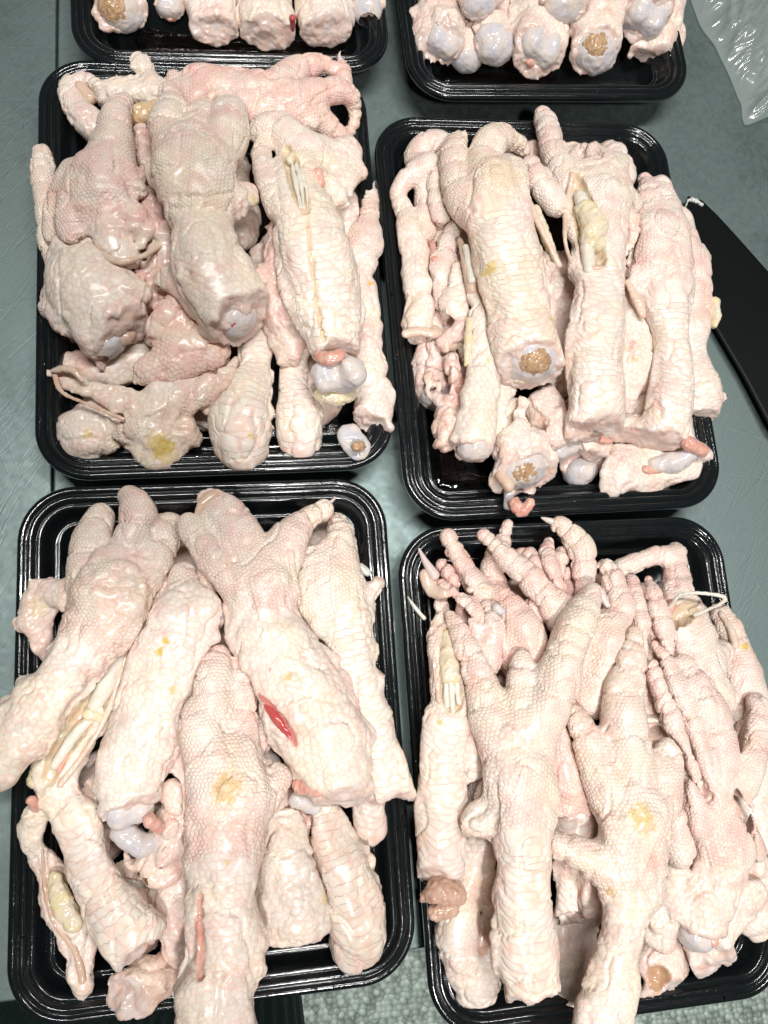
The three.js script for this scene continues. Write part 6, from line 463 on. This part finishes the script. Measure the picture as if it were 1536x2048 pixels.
  {tray:'A',label:'joint end with brown marrow in the wet tray by the seam',chains:[{n:[[-64.0,30.0,-371.3,15.5],[-64.8,30.0,-385.2,15.5],[-66.1,30.0,-405.6,14.5]],t:'skin',f:1.45}],pink:0.4,cuts:[{c:[-64.8,30.0,-385.2],n:[0.09,0.66,0.75],r:32.5}],parts:[{name:'bone_end',m:'bone',c:[[[-65.3,27.0,-388.7,5.2],[-74.0,30.3,-389.7,4.2]],[[-65.3,27.0,-388.7,5.2],[-67.7,32.7,-392.6,4.2]],[[-65.3,27.0,-388.7,5.2],[-58.9,29.8,-391.2,4.2]],[[-65.3,27.0,-388.7,5.2],[-56.4,24.4,-386.8,4.2]],[[-65.3,27.0,-388.7,5.2],[-62.7,22.0,-383.9,4.2]],[[-65.3,27.0,-388.7,5.2],[-71.5,24.9,-385.3,4.2]]],lump:0.5,k:9},{name:'marrow',m:'marrow',c:[[[-67.2,29.4,-387.1,3.3],[-72.7,31.6,-387.6,2.6]],[[-67.2,29.4,-387.1,3.3],[-68.7,33.2,-389.4,2.6]],[[-67.2,29.4,-387.1,3.3],[-63.2,31.3,-388.5,2.6]],[[-67.2,29.4,-387.1,3.3],[-61.7,28.0,-385.7,2.6]],[[-67.2,29.4,-387.1,3.3],[-65.6,26.5,-383.9,2.6]],[[-67.2,29.4,-387.1,3.3],[-71.1,28.3,-384.8,2.6]]],lump:0.5,k:9,sub:1},{name:'flesh',m:'flesh',c:[[[-55.5,26.4,-384.2,2.3],[-57.3,28.2,-384.6,2.9],[-60.3,28.1,-384.8,2.1]]],lump:1.0}]},
  {tray:'A',label:'small joint end with orange flesh beside the marrow end',chains:[{n:[[-37.5,26.0,-383.2,9.4],[-37.3,26.0,-391.6,9.4],[-36.9,26.0,-411.7,9.4]],t:'skin',f:1.45}],pink:0.4,cuts:[{c:[-37.3,26.0,-391.6],n:[0.18,0.44,0.88],r:19.7}],parts:[{name:'joint_cartilage',m:'bone',c:[[[-35.3,21.7,-393.1,3.6],[-34.3,25.2,-392.6,4.1],[-34.0,26.6,-395.3,3.6]],[[-41.4,23.5,-392.7,3.6],[-40.4,26.9,-392.3,4.1],[-40.1,28.4,-395.0,3.6]]],lump:0.5,k:5},{name:'flesh',m:'flesh',c:[[[-36.2,21.2,-389.9,1.4],[-37.3,22.2,-389.7,1.7],[-39.1,22.1,-389.6,1.26]]],lump:1.0}]},
  {tray:'A',label:'scaly leg end with folded skin cuff',chains:[{n:[[-13.6,30.0,-362.3,13.4],[-13.2,30.0,-374.3,13.4],[-12.6,30.0,-395.6,13.5],[-11.9,30.0,-416.6,11.8]],t:'hex',f:1.45},{n:[[-24.4,27.0,-385.4,2.1],[-22.6,27.5,-391.5,3.7],[-24.7,29.0,-397.7,3.7],[-23.9,28.6,-403.7,2.4]],t:'skin',f:1.5},{n:[[-1.6,27.1,-379.1,2.3],[-2.3,28.1,-386.3,3.9],[-2.9,27.3,-393.5,5.1],[-1.7,27.4,-400.6,2.1]],t:'hex',f:1.5}],pink:0.5,cuts:[{c:[-13.2,30.0,-374.3],n:[0.0,0.29,0.96],r:28.0}]},
  {tray:'A',label:'plump scaly leg end carrying the red blood drip',chains:[{n:[[18.7,30.0,-358.7,16.4],[18.4,30.0,-373.5,16.4],[18.0,30.0,-397.7,16.6],[18.9,30.0,-418.9,13.8]],t:'hex',f:1.45},{n:[[3.3,27.4,-384.0,3.7],[3.5,27.1,-393.4,4.2],[3.9,27.5,-402.9,4.2],[6.4,28.3,-411.0,2.6]],t:'skin',f:1.5},{n:[[30.9,26.2,-389.7,2.7],[30.3,27.7,-398.4,4.6],[30.5,26.7,-406.8,5.4],[32.2,27.4,-415.2,2.5]],t:'skin',f:1.5}],pink:0.2,cuts:[{c:[18.4,30.0,-373.5],n:[0.0,0.24,0.97],r:34.5}],parts:[{name:'blood_drip',m:'meat',c:[[[32.5,44.0,-372.9,2.0],[33.0,36.0,-372.3,1.16]]],res:0.6}]},
  {tray:'A',label:'plump leg end between the blood drip and the cartilage knob',chains:[{n:[[52.6,30.0,-365.0,14.9],[52.5,30.0,-378.3,14.9],[52.3,30.0,-400.1,15.6],[52.0,30.0,-421.5,13.9]],t:'hex',f:1.45},{n:[[38.0,27.8,-391.7,2.6],[40.4,28.5,-400.6,4.3],[38.3,29.0,-409.3,4.6],[39.9,27.4,-418.2,2.4]],t:'hex',f:1.5},{n:[[66.7,27.8,-390.4,3.0],[63.9,28.6,-397.2,6.3],[65.0,26.5,-404.1,5.3],[65.3,28.5,-410.8,2.8]],t:'skin',f:1.5}],pink:0.15,cuts:[{c:[52.5,30.0,-378.3],n:[0.1,0.24,0.97],r:31.2}]},
  {tray:'A',label:'white cartilage knob at the tray end',chains:[{n:[[79.0,28.0,-388.4,8.5],[79.5,28.0,-396.0,8.5],[80.8,28.0,-414.8,9.2]],t:'skin',f:1.45}],pink:0.2,cuts:[{c:[79.5,28.0,-396.0],n:[0.0,0.37,0.93],r:17.8}],parts:[{name:'bone_end',m:'bone',c:[[[79.5,27.1,-398.4,2.9],[74.6,28.8,-398.7,2.3]],[[79.5,27.1,-398.4,2.9],[78.1,30.7,-399.5,2.3]],[[79.5,27.1,-398.4,2.9],[83.0,29.1,-398.8,2.3]],[[79.5,27.1,-398.4,2.9],[84.4,25.6,-397.4,2.3]],[[79.5,27.1,-398.4,2.9],[80.9,23.7,-396.7,2.3]],[[79.5,27.1,-398.4,2.9],[76.0,25.3,-397.3,2.3]]],lump:0.5,k:9}]},
  {tray:'B',label:'knobbly joint end by the corner of the tray near the film',chains:[{n:[[124.2,28.0,-362.0,14.0],[124.2,28.0,-374.6,14.0],[124.3,28.0,-392.5,14.1],[127.2,26.0,-420.2,12.5]],t:'skin',f:1.45},{n:[[113.0,26.8,-381.8,2.4],[113.4,26.4,-389.4,3.8],[112.4,25.6,-400.7,4.0],[116.4,25.2,-412.1,2.1]],t:'skin',f:1.5},{n:[[136.2,26.2,-386.3,2.7],[137.2,26.9,-392.2,3.8],[137.9,26.4,-402.9,3.7],[135.9,25.6,-413.8,2.1]],t:'skin',f:1.5}],pink:0.4,cuts:[{c:[124.2,28.0,-374.6],n:[0.0,0.55,0.83],r:29.5}],parts:[{name:'joint_cartilage',m:'bone',c:[[[127.2,21.3,-375.2,5.3],[128.9,26.4,-374.9,6.1],[130.4,27.9,-378.9,5.3]],[[118.3,24.3,-377.2,5.3],[120.0,29.4,-376.9,6.1],[121.5,31.0,-381.0,5.3]]],lump:0.5,k:5},{name:'flesh',m:'flesh',c:[[[118.6,27.1,-374.7,2.1],[117.0,28.7,-375.1,2.6],[114.3,28.7,-375.5,1.9]]],lump:1.0}]},
  {tray:'B',label:'narrow bluish cut joint with two small holes',chains:[{n:[[157.2,31.1,-363.7,12.3],[157.5,30.0,-374.7,12.3],[157.9,28.0,-394.6,12.4],[161.4,26.0,-422.7,12.6]],t:'skin',f:1.45},{n:[[169.1,26.9,-386.3,1.9],[167.9,25.1,-394.3,5.2],[171.0,25.6,-404.3,4.2],[171.9,23.5,-415.6,2.8]],t:'skin',f:1.5}],pink:0.4,cuts:[{c:[157.5,30.0,-374.7],n:[0.09,0.66,0.75],r:25.8}],parts:[{name:'bone_end',m:'bone',c:[[[157.1,27.6,-377.5,4.9],[148.9,30.7,-378.5,4.0]],[[157.1,27.6,-377.5,4.9],[154.8,33.0,-381.2,4.0]],[[157.1,27.6,-377.5,4.9],[163.1,30.2,-379.9,4.0]],[[157.1,27.6,-377.5,4.9],[165.5,25.1,-375.7,4.0]],[[157.1,27.6,-377.5,4.9],[159.5,22.9,-373.0,4.0]],[[157.1,27.6,-377.5,4.9],[151.2,25.6,-374.4,4.0]]],lump:0.5,k:9}]},
  {tray:'B',label:'rounded white joint with pink flesh above it',chains:[{n:[[179.9,35.3,-353.4,17.8],[183.0,34.0,-369.0,17.8],[187.8,32.0,-392.8,18.0],[192.8,30.0,-420.9,15.8]],t:'hex',f:1.45},{n:[[169.8,31.2,-380.9,3.7],[171.6,29.6,-392.1,7.2],[174.3,28.5,-404.3,4.3],[176.8,26.8,-417.5,3.6]],t:'skin',f:1.5},{n:[[200.7,31.4,-381.4,2.8],[200.8,27.7,-389.7,6.7],[205.0,29.0,-398.9,4.9],[203.6,28.0,-408.9,3.6]],t:'hex',f:1.5}],pink:0.35,cuts:[{c:[183.0,34.0,-369.0],n:[-0.05,0.61,0.79],r:37.3}],parts:[{name:'joint_cartilage',m:'bone',c:[[[186.6,25.3,-368.9,6.8],[188.9,31.7,-368.8,7.8],[191.2,33.3,-373.9,6.8]],[[175.7,29.3,-372.6,6.8],[178.0,35.7,-372.5,7.8],[180.4,37.4,-377.6,6.8]]],lump:0.5,k:5},{name:'flesh',m:'flesh',c:[[[179.6,27.0,-364.7,2.3],[177.9,28.8,-365.4,2.9],[175.0,28.8,-366.1,2.1]]],lump:1.0}]},
  {tray:'B',label:'scaly leg end with a wide tan marrow face',chains:[{n:[[214.5,34.0,-355.0,16.7],[219.4,34.0,-369.3,16.7],[227.6,34.0,-393.4,16.9],[236.9,30.0,-424.1,16.1]],t:'hex',f:1.45},{n:[[209.8,30.4,-380.7,3.7],[210.4,33.0,-391.8,7.0],[213.8,30.2,-402.5,5.4],[218.5,29.7,-415.2,2.6]],t:'skin',f:1.5},{n:[[238.8,32.0,-378.1,3.4],[239.9,32.5,-389.9,6.1],[244.8,28.5,-403.0,4.3],[248.2,26.8,-416.5,2.8]],t:'skin',f:1.5}],pink:0.35,cuts:[{c:[219.4,34.0,-369.3],n:[-0.14,0.6,0.79],r:35.2}],parts:[{name:'bone_end',m:'bone',c:[[[220.1,31.0,-373.2,5.6],[211.3,34.8,-376.8,4.6]],[[220.1,31.0,-373.2,5.6],[218.8,37.5,-377.6,4.6]],[[220.1,31.0,-373.2,5.6],[227.4,34.1,-373.5,4.6]],[[220.1,31.0,-373.2,5.6],[228.6,28.0,-368.6,4.6]],[[220.1,31.0,-373.2,5.6],[221.2,25.2,-367.8,4.6]],[[220.1,31.0,-373.2,5.6],[212.5,28.7,-371.9,4.6]]],lump:0.5,k:9},{name:'marrow',m:'marrow',c:[[[219.1,34.5,-372.5,3.0],[214.5,36.7,-374.1,2.4]],[[219.1,34.5,-372.5,3.0],[218.4,38.1,-374.5,2.4]],[[219.1,34.5,-372.5,3.0],[222.9,36.3,-372.3,2.4]],[[219.1,34.5,-372.5,3.0],[223.5,33.1,-369.8,2.4]],[[219.1,34.5,-372.5,3.0],[219.6,31.6,-369.3,2.4]],[[219.1,34.5,-372.5,3.0],[215.1,33.4,-371.5,2.4]]],lump:0.5,k:9,sub:1}]},
  {tray:'B',label:'hollow joint end against the rim near the film',chains:[{n:[[250.2,37.2,-378.2,17.7],[255.1,36.0,-393.3,17.7],[263.2,34.0,-418.3,17.9]],t:'skin',f:1.45}],pink:0.4,cuts:[{c:[255.1,36.0,-393.3],n:[-0.09,0.55,0.83],r:37.1}],parts:[{name:'joint_cartilage',m:'bone',c:[[[258.8,27.5,-393.6,6.7],[261.0,33.9,-392.9,7.7],[263.5,35.8,-397.8,6.7]],[[248.1,31.5,-397.5,6.7],[250.2,37.9,-396.8,7.7],[252.7,39.8,-401.7,6.7]]],lump:0.5,k:5}]},
  {tray:'B',label:'pinkish leg end in the second row of the tray',chains:[{n:[[144.6,42.9,-382.5,13.9],[146.1,42.0,-394.8,13.9],[149.4,40.0,-422.3,14.1]],t:'skin',f:1.45}],pink:0.6,cuts:[{c:[146.1,42.0,-394.8],n:[0.0,0.55,0.83],r:29.1}],parts:[{name:'bone_end',m:'bone',c:[[[145.6,38.6,-397.6,3.6],[139.6,41.0,-398.5,2.9]],[[145.6,38.6,-397.6,3.6],[144.1,43.0,-399.8,2.9]],[[145.6,38.6,-397.6,3.6],[150.1,40.9,-398.4,2.9]],[[145.6,38.6,-397.6,3.6],[151.6,36.9,-395.7,2.9]],[[145.6,38.6,-397.6,3.6],[147.1,34.9,-394.4,2.9]],[[145.6,38.6,-397.6,3.6],[141.1,37.0,-395.8,2.9]]],lump:0.5,k:9},{name:'flesh',m:'flesh',c:[[[152.9,45.0,-397.5,1.9],[151.4,46.5,-397.8,2.4],[148.9,46.4,-398.3,1.7]]],lump:1.0}]},
  {tray:'B',label:'joint end with shiny cap in the second row',chains:[{n:[[195.4,46.9,-379.4,15.2],[198.2,46.0,-392.7,15.2],[204.3,44.0,-422.4,15.5]],t:'skin',f:1.45}],pink:0.4,cuts:[{c:[198.2,46.0,-392.7],n:[0.0,0.55,0.83],r:31.9}],parts:[{name:'bone_end',m:'bone',c:[[[198.2,43.5,-396.5,5.1],[189.7,46.8,-398.0,4.1]],[[198.2,43.5,-396.5,5.1],[196.0,49.6,-399.8,4.1]],[[198.2,43.5,-396.5,5.1],[204.6,46.6,-397.9,4.1]],[[198.2,43.5,-396.5,5.1],[206.7,40.9,-394.0,4.1]],[[198.2,43.5,-396.5,5.1],[200.3,38.1,-392.2,4.1]],[[198.2,43.5,-396.5,5.1],[191.8,41.0,-394.1,4.1]]],lump:0.5,k:9}]},
  {tray:'B',label:'frayed skin end low by the wall of the tray',chains:[{n:[[258.4,20.7,-372.2,12.9],[263.8,22.0,-382.4,12.9],[272.1,24.0,-398.1,14.3],[279.2,24.0,-421.5,13.1]],t:'hex',f:1.45},{n:[[259.6,20.9,-396.5,3.2],[262.4,22.6,-401.8,3.7],[262.7,21.1,-407.7,3.4],[266.8,20.8,-415.1,2.1]],t:'skin',f:1.5},{n:[[276.2,19.5,-382.6,2.0],[282.4,22.5,-389.3,5.8],[285.4,22.8,-402.4,3.9],[287.3,23.2,-414.5,2.0]],t:'hex',f:1.5}],pink:0.4,yellow:0.3,cuts:[{c:[263.8,22.0,-382.4],n:[-0.19,0.19,0.96],r:27.2}]},
  {tray:'B',label:'small joint end wedged under the bluish one',chains:[{n:[[141.6,20.0,-364.3,9.3],[141.8,20.0,-372.7,9.3],[142.2,20.0,-393.8,10.7]],t:'skin',f:1.45}],pink:0.4,cuts:[{c:[141.8,20.0,-372.7],n:[0.0,0.45,0.89],r:19.6}],parts:[{name:'bone_end',m:'bone',c:[[[141.8,18.7,-375.2,3.1],[136.4,20.7,-375.7,2.5]],[[141.8,18.7,-375.2,3.1],[140.3,22.7,-376.7,2.5]],[[141.8,18.7,-375.2,3.1],[145.6,20.9,-375.8,2.5]],[[141.8,18.7,-375.2,3.1],[147.1,17.1,-373.9,2.5]],[[141.8,18.7,-375.2,3.1],[143.2,15.2,-373.0,2.5]],[[141.8,18.7,-375.2,3.1],[137.9,16.9,-373.8,2.5]]],lump:0.5,k:9}]},
];
for (const d of FEET) { d.group = GROUPS[d.tray]; foot(d); }
for (const d of bodies) buildFoot(d, 1.15);
// ---------------------------------------------------------------- knife
{ const k = new THREE.Group(); k.name = 'kitchen_knife'; k.position.set(0.30, 0.004, -0.22); label(k, 'broad black-bladed knife with a chipped pale tip lying on the steel', 'knife');
  const out = [[-15.4, -67.5], [-8.2, -65.1], [0.4, -54.7], [11.6, -39], [26.9, -16.5], [49.2, 19.5], [84, 72], [120, 128], [96, 150], [55, 135], [14.8, 91], [1.7, 53.9], [-10, 25.9], [-19.5, 2.5], [-24, -21.3], [-25.7, -41.9], [-23.1, -54.2]];
  const s = new THREE.Shape(); out.forEach(([x, z], i) => (i ? s.lineTo(x, -z) : s.moveTo(x, -z)));
  const g = new THREE.ExtrudeGeometry(s, { depth: 0.8, bevelSize: 1.6, bevelThickness: 0.7, bevelSegments: 2 }); g.rotateX(-Math.PI / 2); g.scale(0.001, 0.001, 0.001);
  const black = new THREE.MeshPhysicalMaterial({ color: new THREE.Color().setRGB(0.003, 0.004, 0.004), roughness: 0.38, bumpMap: skinBump, bumpScale: 0.00003, specularIntensity: 0.25 });
  const blade = new THREE.Mesh(g, black); blade.name = 'blade'; k.add(blade);
  const chip = compile({ chains: [{ n: [[-20, 1.6, -60, 0.7], [-17, 1.5, -66, 1.2], [-13, 2, -65.5, 2], [-8.5, 1.6, -62.5, 1.6]] }], k: 1, lump: 0.5, seed: 3 }), cm = mesh(chip, 0.5);
  const cg = toGeometry(cm, (x, y, z) => { skin.h = 0.5 * noise(x, y, z); skin.r = 0.62; skin.g = 0.64; skin.b = 0.58; }, [0, 0, 0]); const c = new THREE.Mesh(cg, slick); c.name = 'residue'; c.userData.label = 'pale fat residue on the blade tip'; k.add(c);
  const hg = new THREE.CapsuleGeometry(0.013, 0.1, 8, 20); hg.scale(1, 1, 0.7); hg.rotateX(Math.PI / 2); const hd = new THREE.Mesh(hg, black); hd.name = 'handle'; hd.position.set(0.138, 0.001, 0.19); hd.rotation.y = 0.62; k.add(hd);
  k.rotation.z = 0.035; k.position.y = 0.0065; add(k); }

// ---------------------------------------------------------------- crumpled clear film
{ const nx = 110, nz = 150, pos = [], uv = [], idx = [];
  for (let j = 0; j <= nz; j++) for (let i = 0; i <= nx; i++) { const u = i / nx, v = j / nz, edge = 0.312 + 0.03 * v * v + 0.006 * noise(v * 9, 2, 1), x = edge + u * 0.16, z = -0.52 + v * 0.165 + 0.008 * noise(u * 6, v * 2, 7);
    const fold = (a, b, f) => Math.pow(1 - Math.abs(noise((a * x + b * z) * f, (b * x - a * z) * f * 0.25, f)), 3);
    const y = 0.002 + step(0, 0.1, u) * (0.009 * fold(0.8, 0.6, 60) + 0.005 * fold(0.9, 0.3, 130) + 0.003 * fold(0.6, 0.8, 260) + 0.006 * u); pos.push(x, y, z); uv.push(u, v); }
  for (let j = 0; j < nz; j++) for (let i = 0; i < nx; i++) { const a = i + j * (nx + 1), b = a + 1, c = a + nx + 1, d = c + 1; idx.push(a, c, b, b, c, d); }
  const g = new THREE.BufferGeometry(); g.setAttribute('position', new THREE.Float32BufferAttribute(pos, 3)); g.setAttribute('uv', new THREE.Float32BufferAttribute(uv, 2)); g.setIndex(idx); g.computeVertexNormals();
  const o = new THREE.Mesh(g, new THREE.MeshPhysicalMaterial({ color: new THREE.Color().setRGB(0.9, 0.95, 0.92), transmission: 0.85, thickness: 0, roughness: 0.14, ior: 1.5 })); o.name = 'plastic_film'; label(o, 'crumpled clear plastic film lying on the steel table', 'plastic film'); add(o); }

// ---------------------------------------------------------------- bin standing in for unclear dark ribs, read as clothing, below the table edge
{ const b = new THREE.Group(); b.name = 'ribbed_stand_in'; b.position.set(-0.1, -0.73, 0.33); label(b, 'tall dark green ribbed bin standing in for unclear ribbed clothing below the table edge', 'bin');
  const pts = [], hw = 0.117, hd = 0.125, r = 0.02, walk = []; for (const [sx, sz, a0] of [[1, -1, -90], [1, 1, 0], [-1, 1, 90], [-1, -1, 180]]) for (let k = 0; k <= 8; k++) { const a = (a0 + 90 * k / 8) * Math.PI / 180; walk.push([sx * (hw - r) + r * Math.cos(a), sz * (hd - r) + r * Math.sin(a)]); }
  let run = 0; const s = new THREE.Shape(); walk.forEach((a, i) => { const c = walk[(i + 1) % walk.length], d = Math.hypot(c[0] - a[0], c[1] - a[1]), n = Math.max(1, Math.round(d / 0.0011)); for (let k = 0; k < n; k++) { const t = k / n, x = a[0] + (c[0] - a[0]) * t, z = a[1] + (c[1] - a[1]) * t, w = 1 + 0.011 * Math.sin((run + d * t) / 0.0062 * Math.PI * 2 * 0.8); (i + k ? s.lineTo(x * w, z * w) : s.moveTo(x * w, z * w)); } run += d; });
  const hole = new THREE.Path(); [[-hw + 0.006, -hd + 0.006], [-hw + 0.006, hd - 0.006], [hw - 0.006, hd - 0.006], [hw - 0.006, -hd + 0.006]].forEach(([x, z], i) => (i ? hole.lineTo(x, z) : hole.moveTo(x, z))); s.holes.push(hole);
  const g = new THREE.ExtrudeGeometry(s, { depth: 0.66, bevelEnabled: false }); g.rotateX(-Math.PI / 2); const m = new THREE.MeshPhysicalMaterial({ color: new THREE.Color().setRGB(0.02, 0.045, 0.04), roughness: 0.5 }); const o = new THREE.Mesh(g, m); o.name = 'ribbed_wall'; b.add(o);
  const f = new THREE.Mesh(new THREE.BoxGeometry(0.22, 0.006, 0.236), m); f.name = 'bottom'; f.position.y = 0.01; b.add(f); add(b); }

// ---------------------------------------------------------------- the phone that took the picture and the hand that holds it: they shade the trays
{ const R = new THREE.Vector3(0.98667312, 0.14514333, 0.07354973), Up = new THREE.Vector3(0.04178773, 0.21082631, -0.97662995), Bk = new THREE.Vector3(-0.15725754, 0.966688, 0.20195144);
  const frame = new THREE.Matrix4().makeBasis(R, Up, Bk), p = new THREE.Group(); p.name = 'smartphone'; label(p, 'smartphone held flat above the trays', 'phone'); p.quaternion.setFromRotationMatrix(frame); p.position.set(0, 0.43668, 0);
  const s = new THREE.Shape(), x0 = -0.058, x1 = 0.019, y0 = -0.145, y1 = 0.018, r = 0.01; s.moveTo(x0 + r, y0); s.lineTo(x1 - r, y0); s.absarc(x1 - r, y0 + r, r, -Math.PI / 2, 0); s.lineTo(x1, y1 - r); s.absarc(x1 - r, y1 - r, r, 0, Math.PI / 2); s.lineTo(x0 + r, y1); s.absarc(x0 + r, y1 - r, r, Math.PI / 2, Math.PI); s.lineTo(x0, y0 + r); s.absarc(x0 + r, y0 + r, r, Math.PI, 1.5 * Math.PI);
  const g = new THREE.ExtrudeGeometry(s, { depth: 0.006, bevelSize: 0.001, bevelThickness: 0.001, bevelSegments: 3 }); g.translate(0, 0, 0.0045); const o = new THREE.Mesh(g, new THREE.MeshPhysicalMaterial({ color: 0x16181a, roughness: 0.3, clearcoat: 0.5 })); o.name = 'body'; p.add(o);
  const sg = new THREE.BoxGeometry(0.07, 0.155, 0.0004), sc = new THREE.Mesh(sg, new THREE.MeshPhysicalMaterial({ color: 0x050505, roughness: 0.08 })); sc.name = 'screen'; sc.position.set(-0.0195, -0.0635, 0.0119); p.add(sc); add(p);
  const left = [[[-76, -62, 0, 13], [-76, -95, 2, 15], [-78, -130, 6, 17]], [[-70, -130, 6, 20], [-84, -185, 10, 24], [-96, -270, 6, 30], [-104, -420, -20, 38]], [[-74, -58, -3, 10.5], [-52, -50, -8, 9], [-28, -50, -9.5, 8.5], [-12, -56, -8, 7.5]], [[-74, -78, -3, 11], [-50, -74, -8.5, 9.5], [-30, -74, -10, 9], [-18, -80, -7.5, 7.8]], [[-74, -98, -3, 11], [-50, -96, -8, 9.2], [-32, -96, -9.5, 8.7], [-20, -101, -7.5, 7.6]], [[-74, -118, -2, 10], [-54, -117, -7, 8], [-40, -117, -8, 7.4], [-28, -121, -7, 6.5]], [[-78, -105, 12, 14], [-66, -75, 19, 11], [-52, -50, 21, 9.5], [-38, -34, 20, 8]]];
  for (const [flip, text] of [[false, 'bare hand and dark sleeve holding the phone above the trays']]) {
    const hand = compile({ chains: left.map((n) => ({ n: n.map(([x, y, z, r]) => [flip ? -39 - x : x, y - (flip ? 4 : 0), z, r]) })), k: 5, lump: 0.5, seed: flip ? 12 : 9 });
    const hm = mesh(hand, 2.4), hg = toGeometry(hm, (x, y, z) => { const f = fbm(x * 0.05, y * 0.05, z * 0.05); skin.h = 0.2 * noise(x * 0.4, y * 0.4, z * 0.4); const sleeve = y < -215 ? 1 : 0; skin.r = sleeve ? 0.05 : 0.46 + 0.05 * f; skin.g = sleeve ? 0.07 : 0.28 + 0.04 * f; skin.b = sleeve ? 0.08 : 0.20 + 0.04 * f; if (sleeve) skin.h += 3 + noise(x * 0.1, y * 0.1, z * 0.1); }, [0, 0, 0]);
    const h = new THREE.Mesh(hg, new THREE.MeshStandardMaterial({ vertexColors: true, roughness: 0.6 })); h.name = numbered('person'); label(h, text, 'person'); h.quaternion.copy(p.quaternion); h.position.copy(p.position); add(h);
  } }

// ---------------------------------------------------------------- water droplets on the black foam
{ const R = rng(41), dg = new THREE.SphereGeometry(1, 10, 6, 0, Math.PI * 2, 0, Math.PI / 2), wm = new THREE.MeshPhysicalMaterial({ color: 0xffffff, transmission: 1, thickness: 0.001, roughness: 0.03, ior: 1.33 });
  const spots = [[-0.01716, -0.23167], [0.16979, -0.20285], [-0.02469, 0.01726], [0.1634, 0.04608], [-0.0035, -0.4755], [0.1892, -0.4635]];
  spots.forEach(([cx, cz], q) => { const n = 260, m = new THREE.InstancedMesh(dg, wm, n), M = new THREE.Matrix4(); for (let k = 0; k < n; k++) { const side = Math.floor(R() * 4), a = R() * 2 - 1, inset = R() < 0.45 ? 28 + R() * 16 : [2.2, 6.2, 10][Math.floor(R() * 3)], y = inset > 20 ? 3.6 : inset < 3 ? 27.5 : inset < 8 ? 27.4 : 25.9, hw = 92 - inset, hl = 122.5 - inset, x = side < 2 ? (side ? hw : -hw) : a * (hw - 22), z = side < 2 ? a * (hl - 22) : (side === 2 ? hl : -hl), s = (0.35 + 1.1 * R() * R()) / 1000; M.makeScale(s, s * 0.6, s); M.setPosition(cx + x / 1000, y / 1000, cz + z / 1000); m.setMatrixAt(k, M); }
    m.name = numbered('water_droplets'); label(m, ['water droplets on the tray covering the table seam', 'water droplets on the tray beside the knife', 'water droplets on the tray with the gashed foot', 'water droplets on the tray with fanned toes', 'water droplets on the tray with the blood drip', 'water droplets on the tray beside the film'][q], 'water', 'water droplets', 'stuff'); add(m); }); }

// ---------------------------------------------------------------- pools of juice on the tray floors
{ const juice = new THREE.MeshPhysicalMaterial({ color: new THREE.Color().setRGB(0.95, 0.88, 0.84), transmission: 1, thickness: 0.003, roughness: 0.04, ior: 1.34, attenuationColor: new THREE.Color().setRGB(0.8, 0.45, 0.38), attenuationDistance: 0.02 });
  for (const [n, text] of [[[[105.4,4.2,-125.2,8.6],[111.1,4.2,-107.2,11.9],[126.5,4.2,-99.3,10.3],[168.1,4.2,-97.7,7.5]],'clear pinkish juice pooled at the front of the tray beside the knife'],[[[-51.5,4.2,-389.4,9.1],[-15.9,4.2,-385.1,6.8],[26.8,4.2,-386.8,6.2],[68.0,4.2,-393.5,7.0]],'clear pinkish juice pooled in the tray with the blood drip'],[[[134.4,4.2,-374.2,7.0],[167.3,4.2,-371.4,5.8],[201.4,4.2,-373.8,5.2]],'clear pinkish juice pooled in the tray beside the plastic film']]) {
    const b = compile({ chains: [{ n, f: 5 }], k: 2, lump: 0.5, seed: n[0][0] }), m = mesh(b, 1.0), base = [n[0][0], 3, n[0][2]];
    const o = new THREE.Mesh(toGeometry(m, (x, y, z) => { skin.h = 0.15 * noise(x * 0.5, y, z * 0.5); skin.r = skin.g = skin.b = 1; }, base), juice); o.name = numbered('juice_pool'); o.position.set(base[0] / 1000, base[1] / 1000, base[2] / 1000); label(o, text, 'liquid', 'juice pools'); add(o);
  } }

console.log('triangles in feet', triangles);
renderer.render(scene, camera);
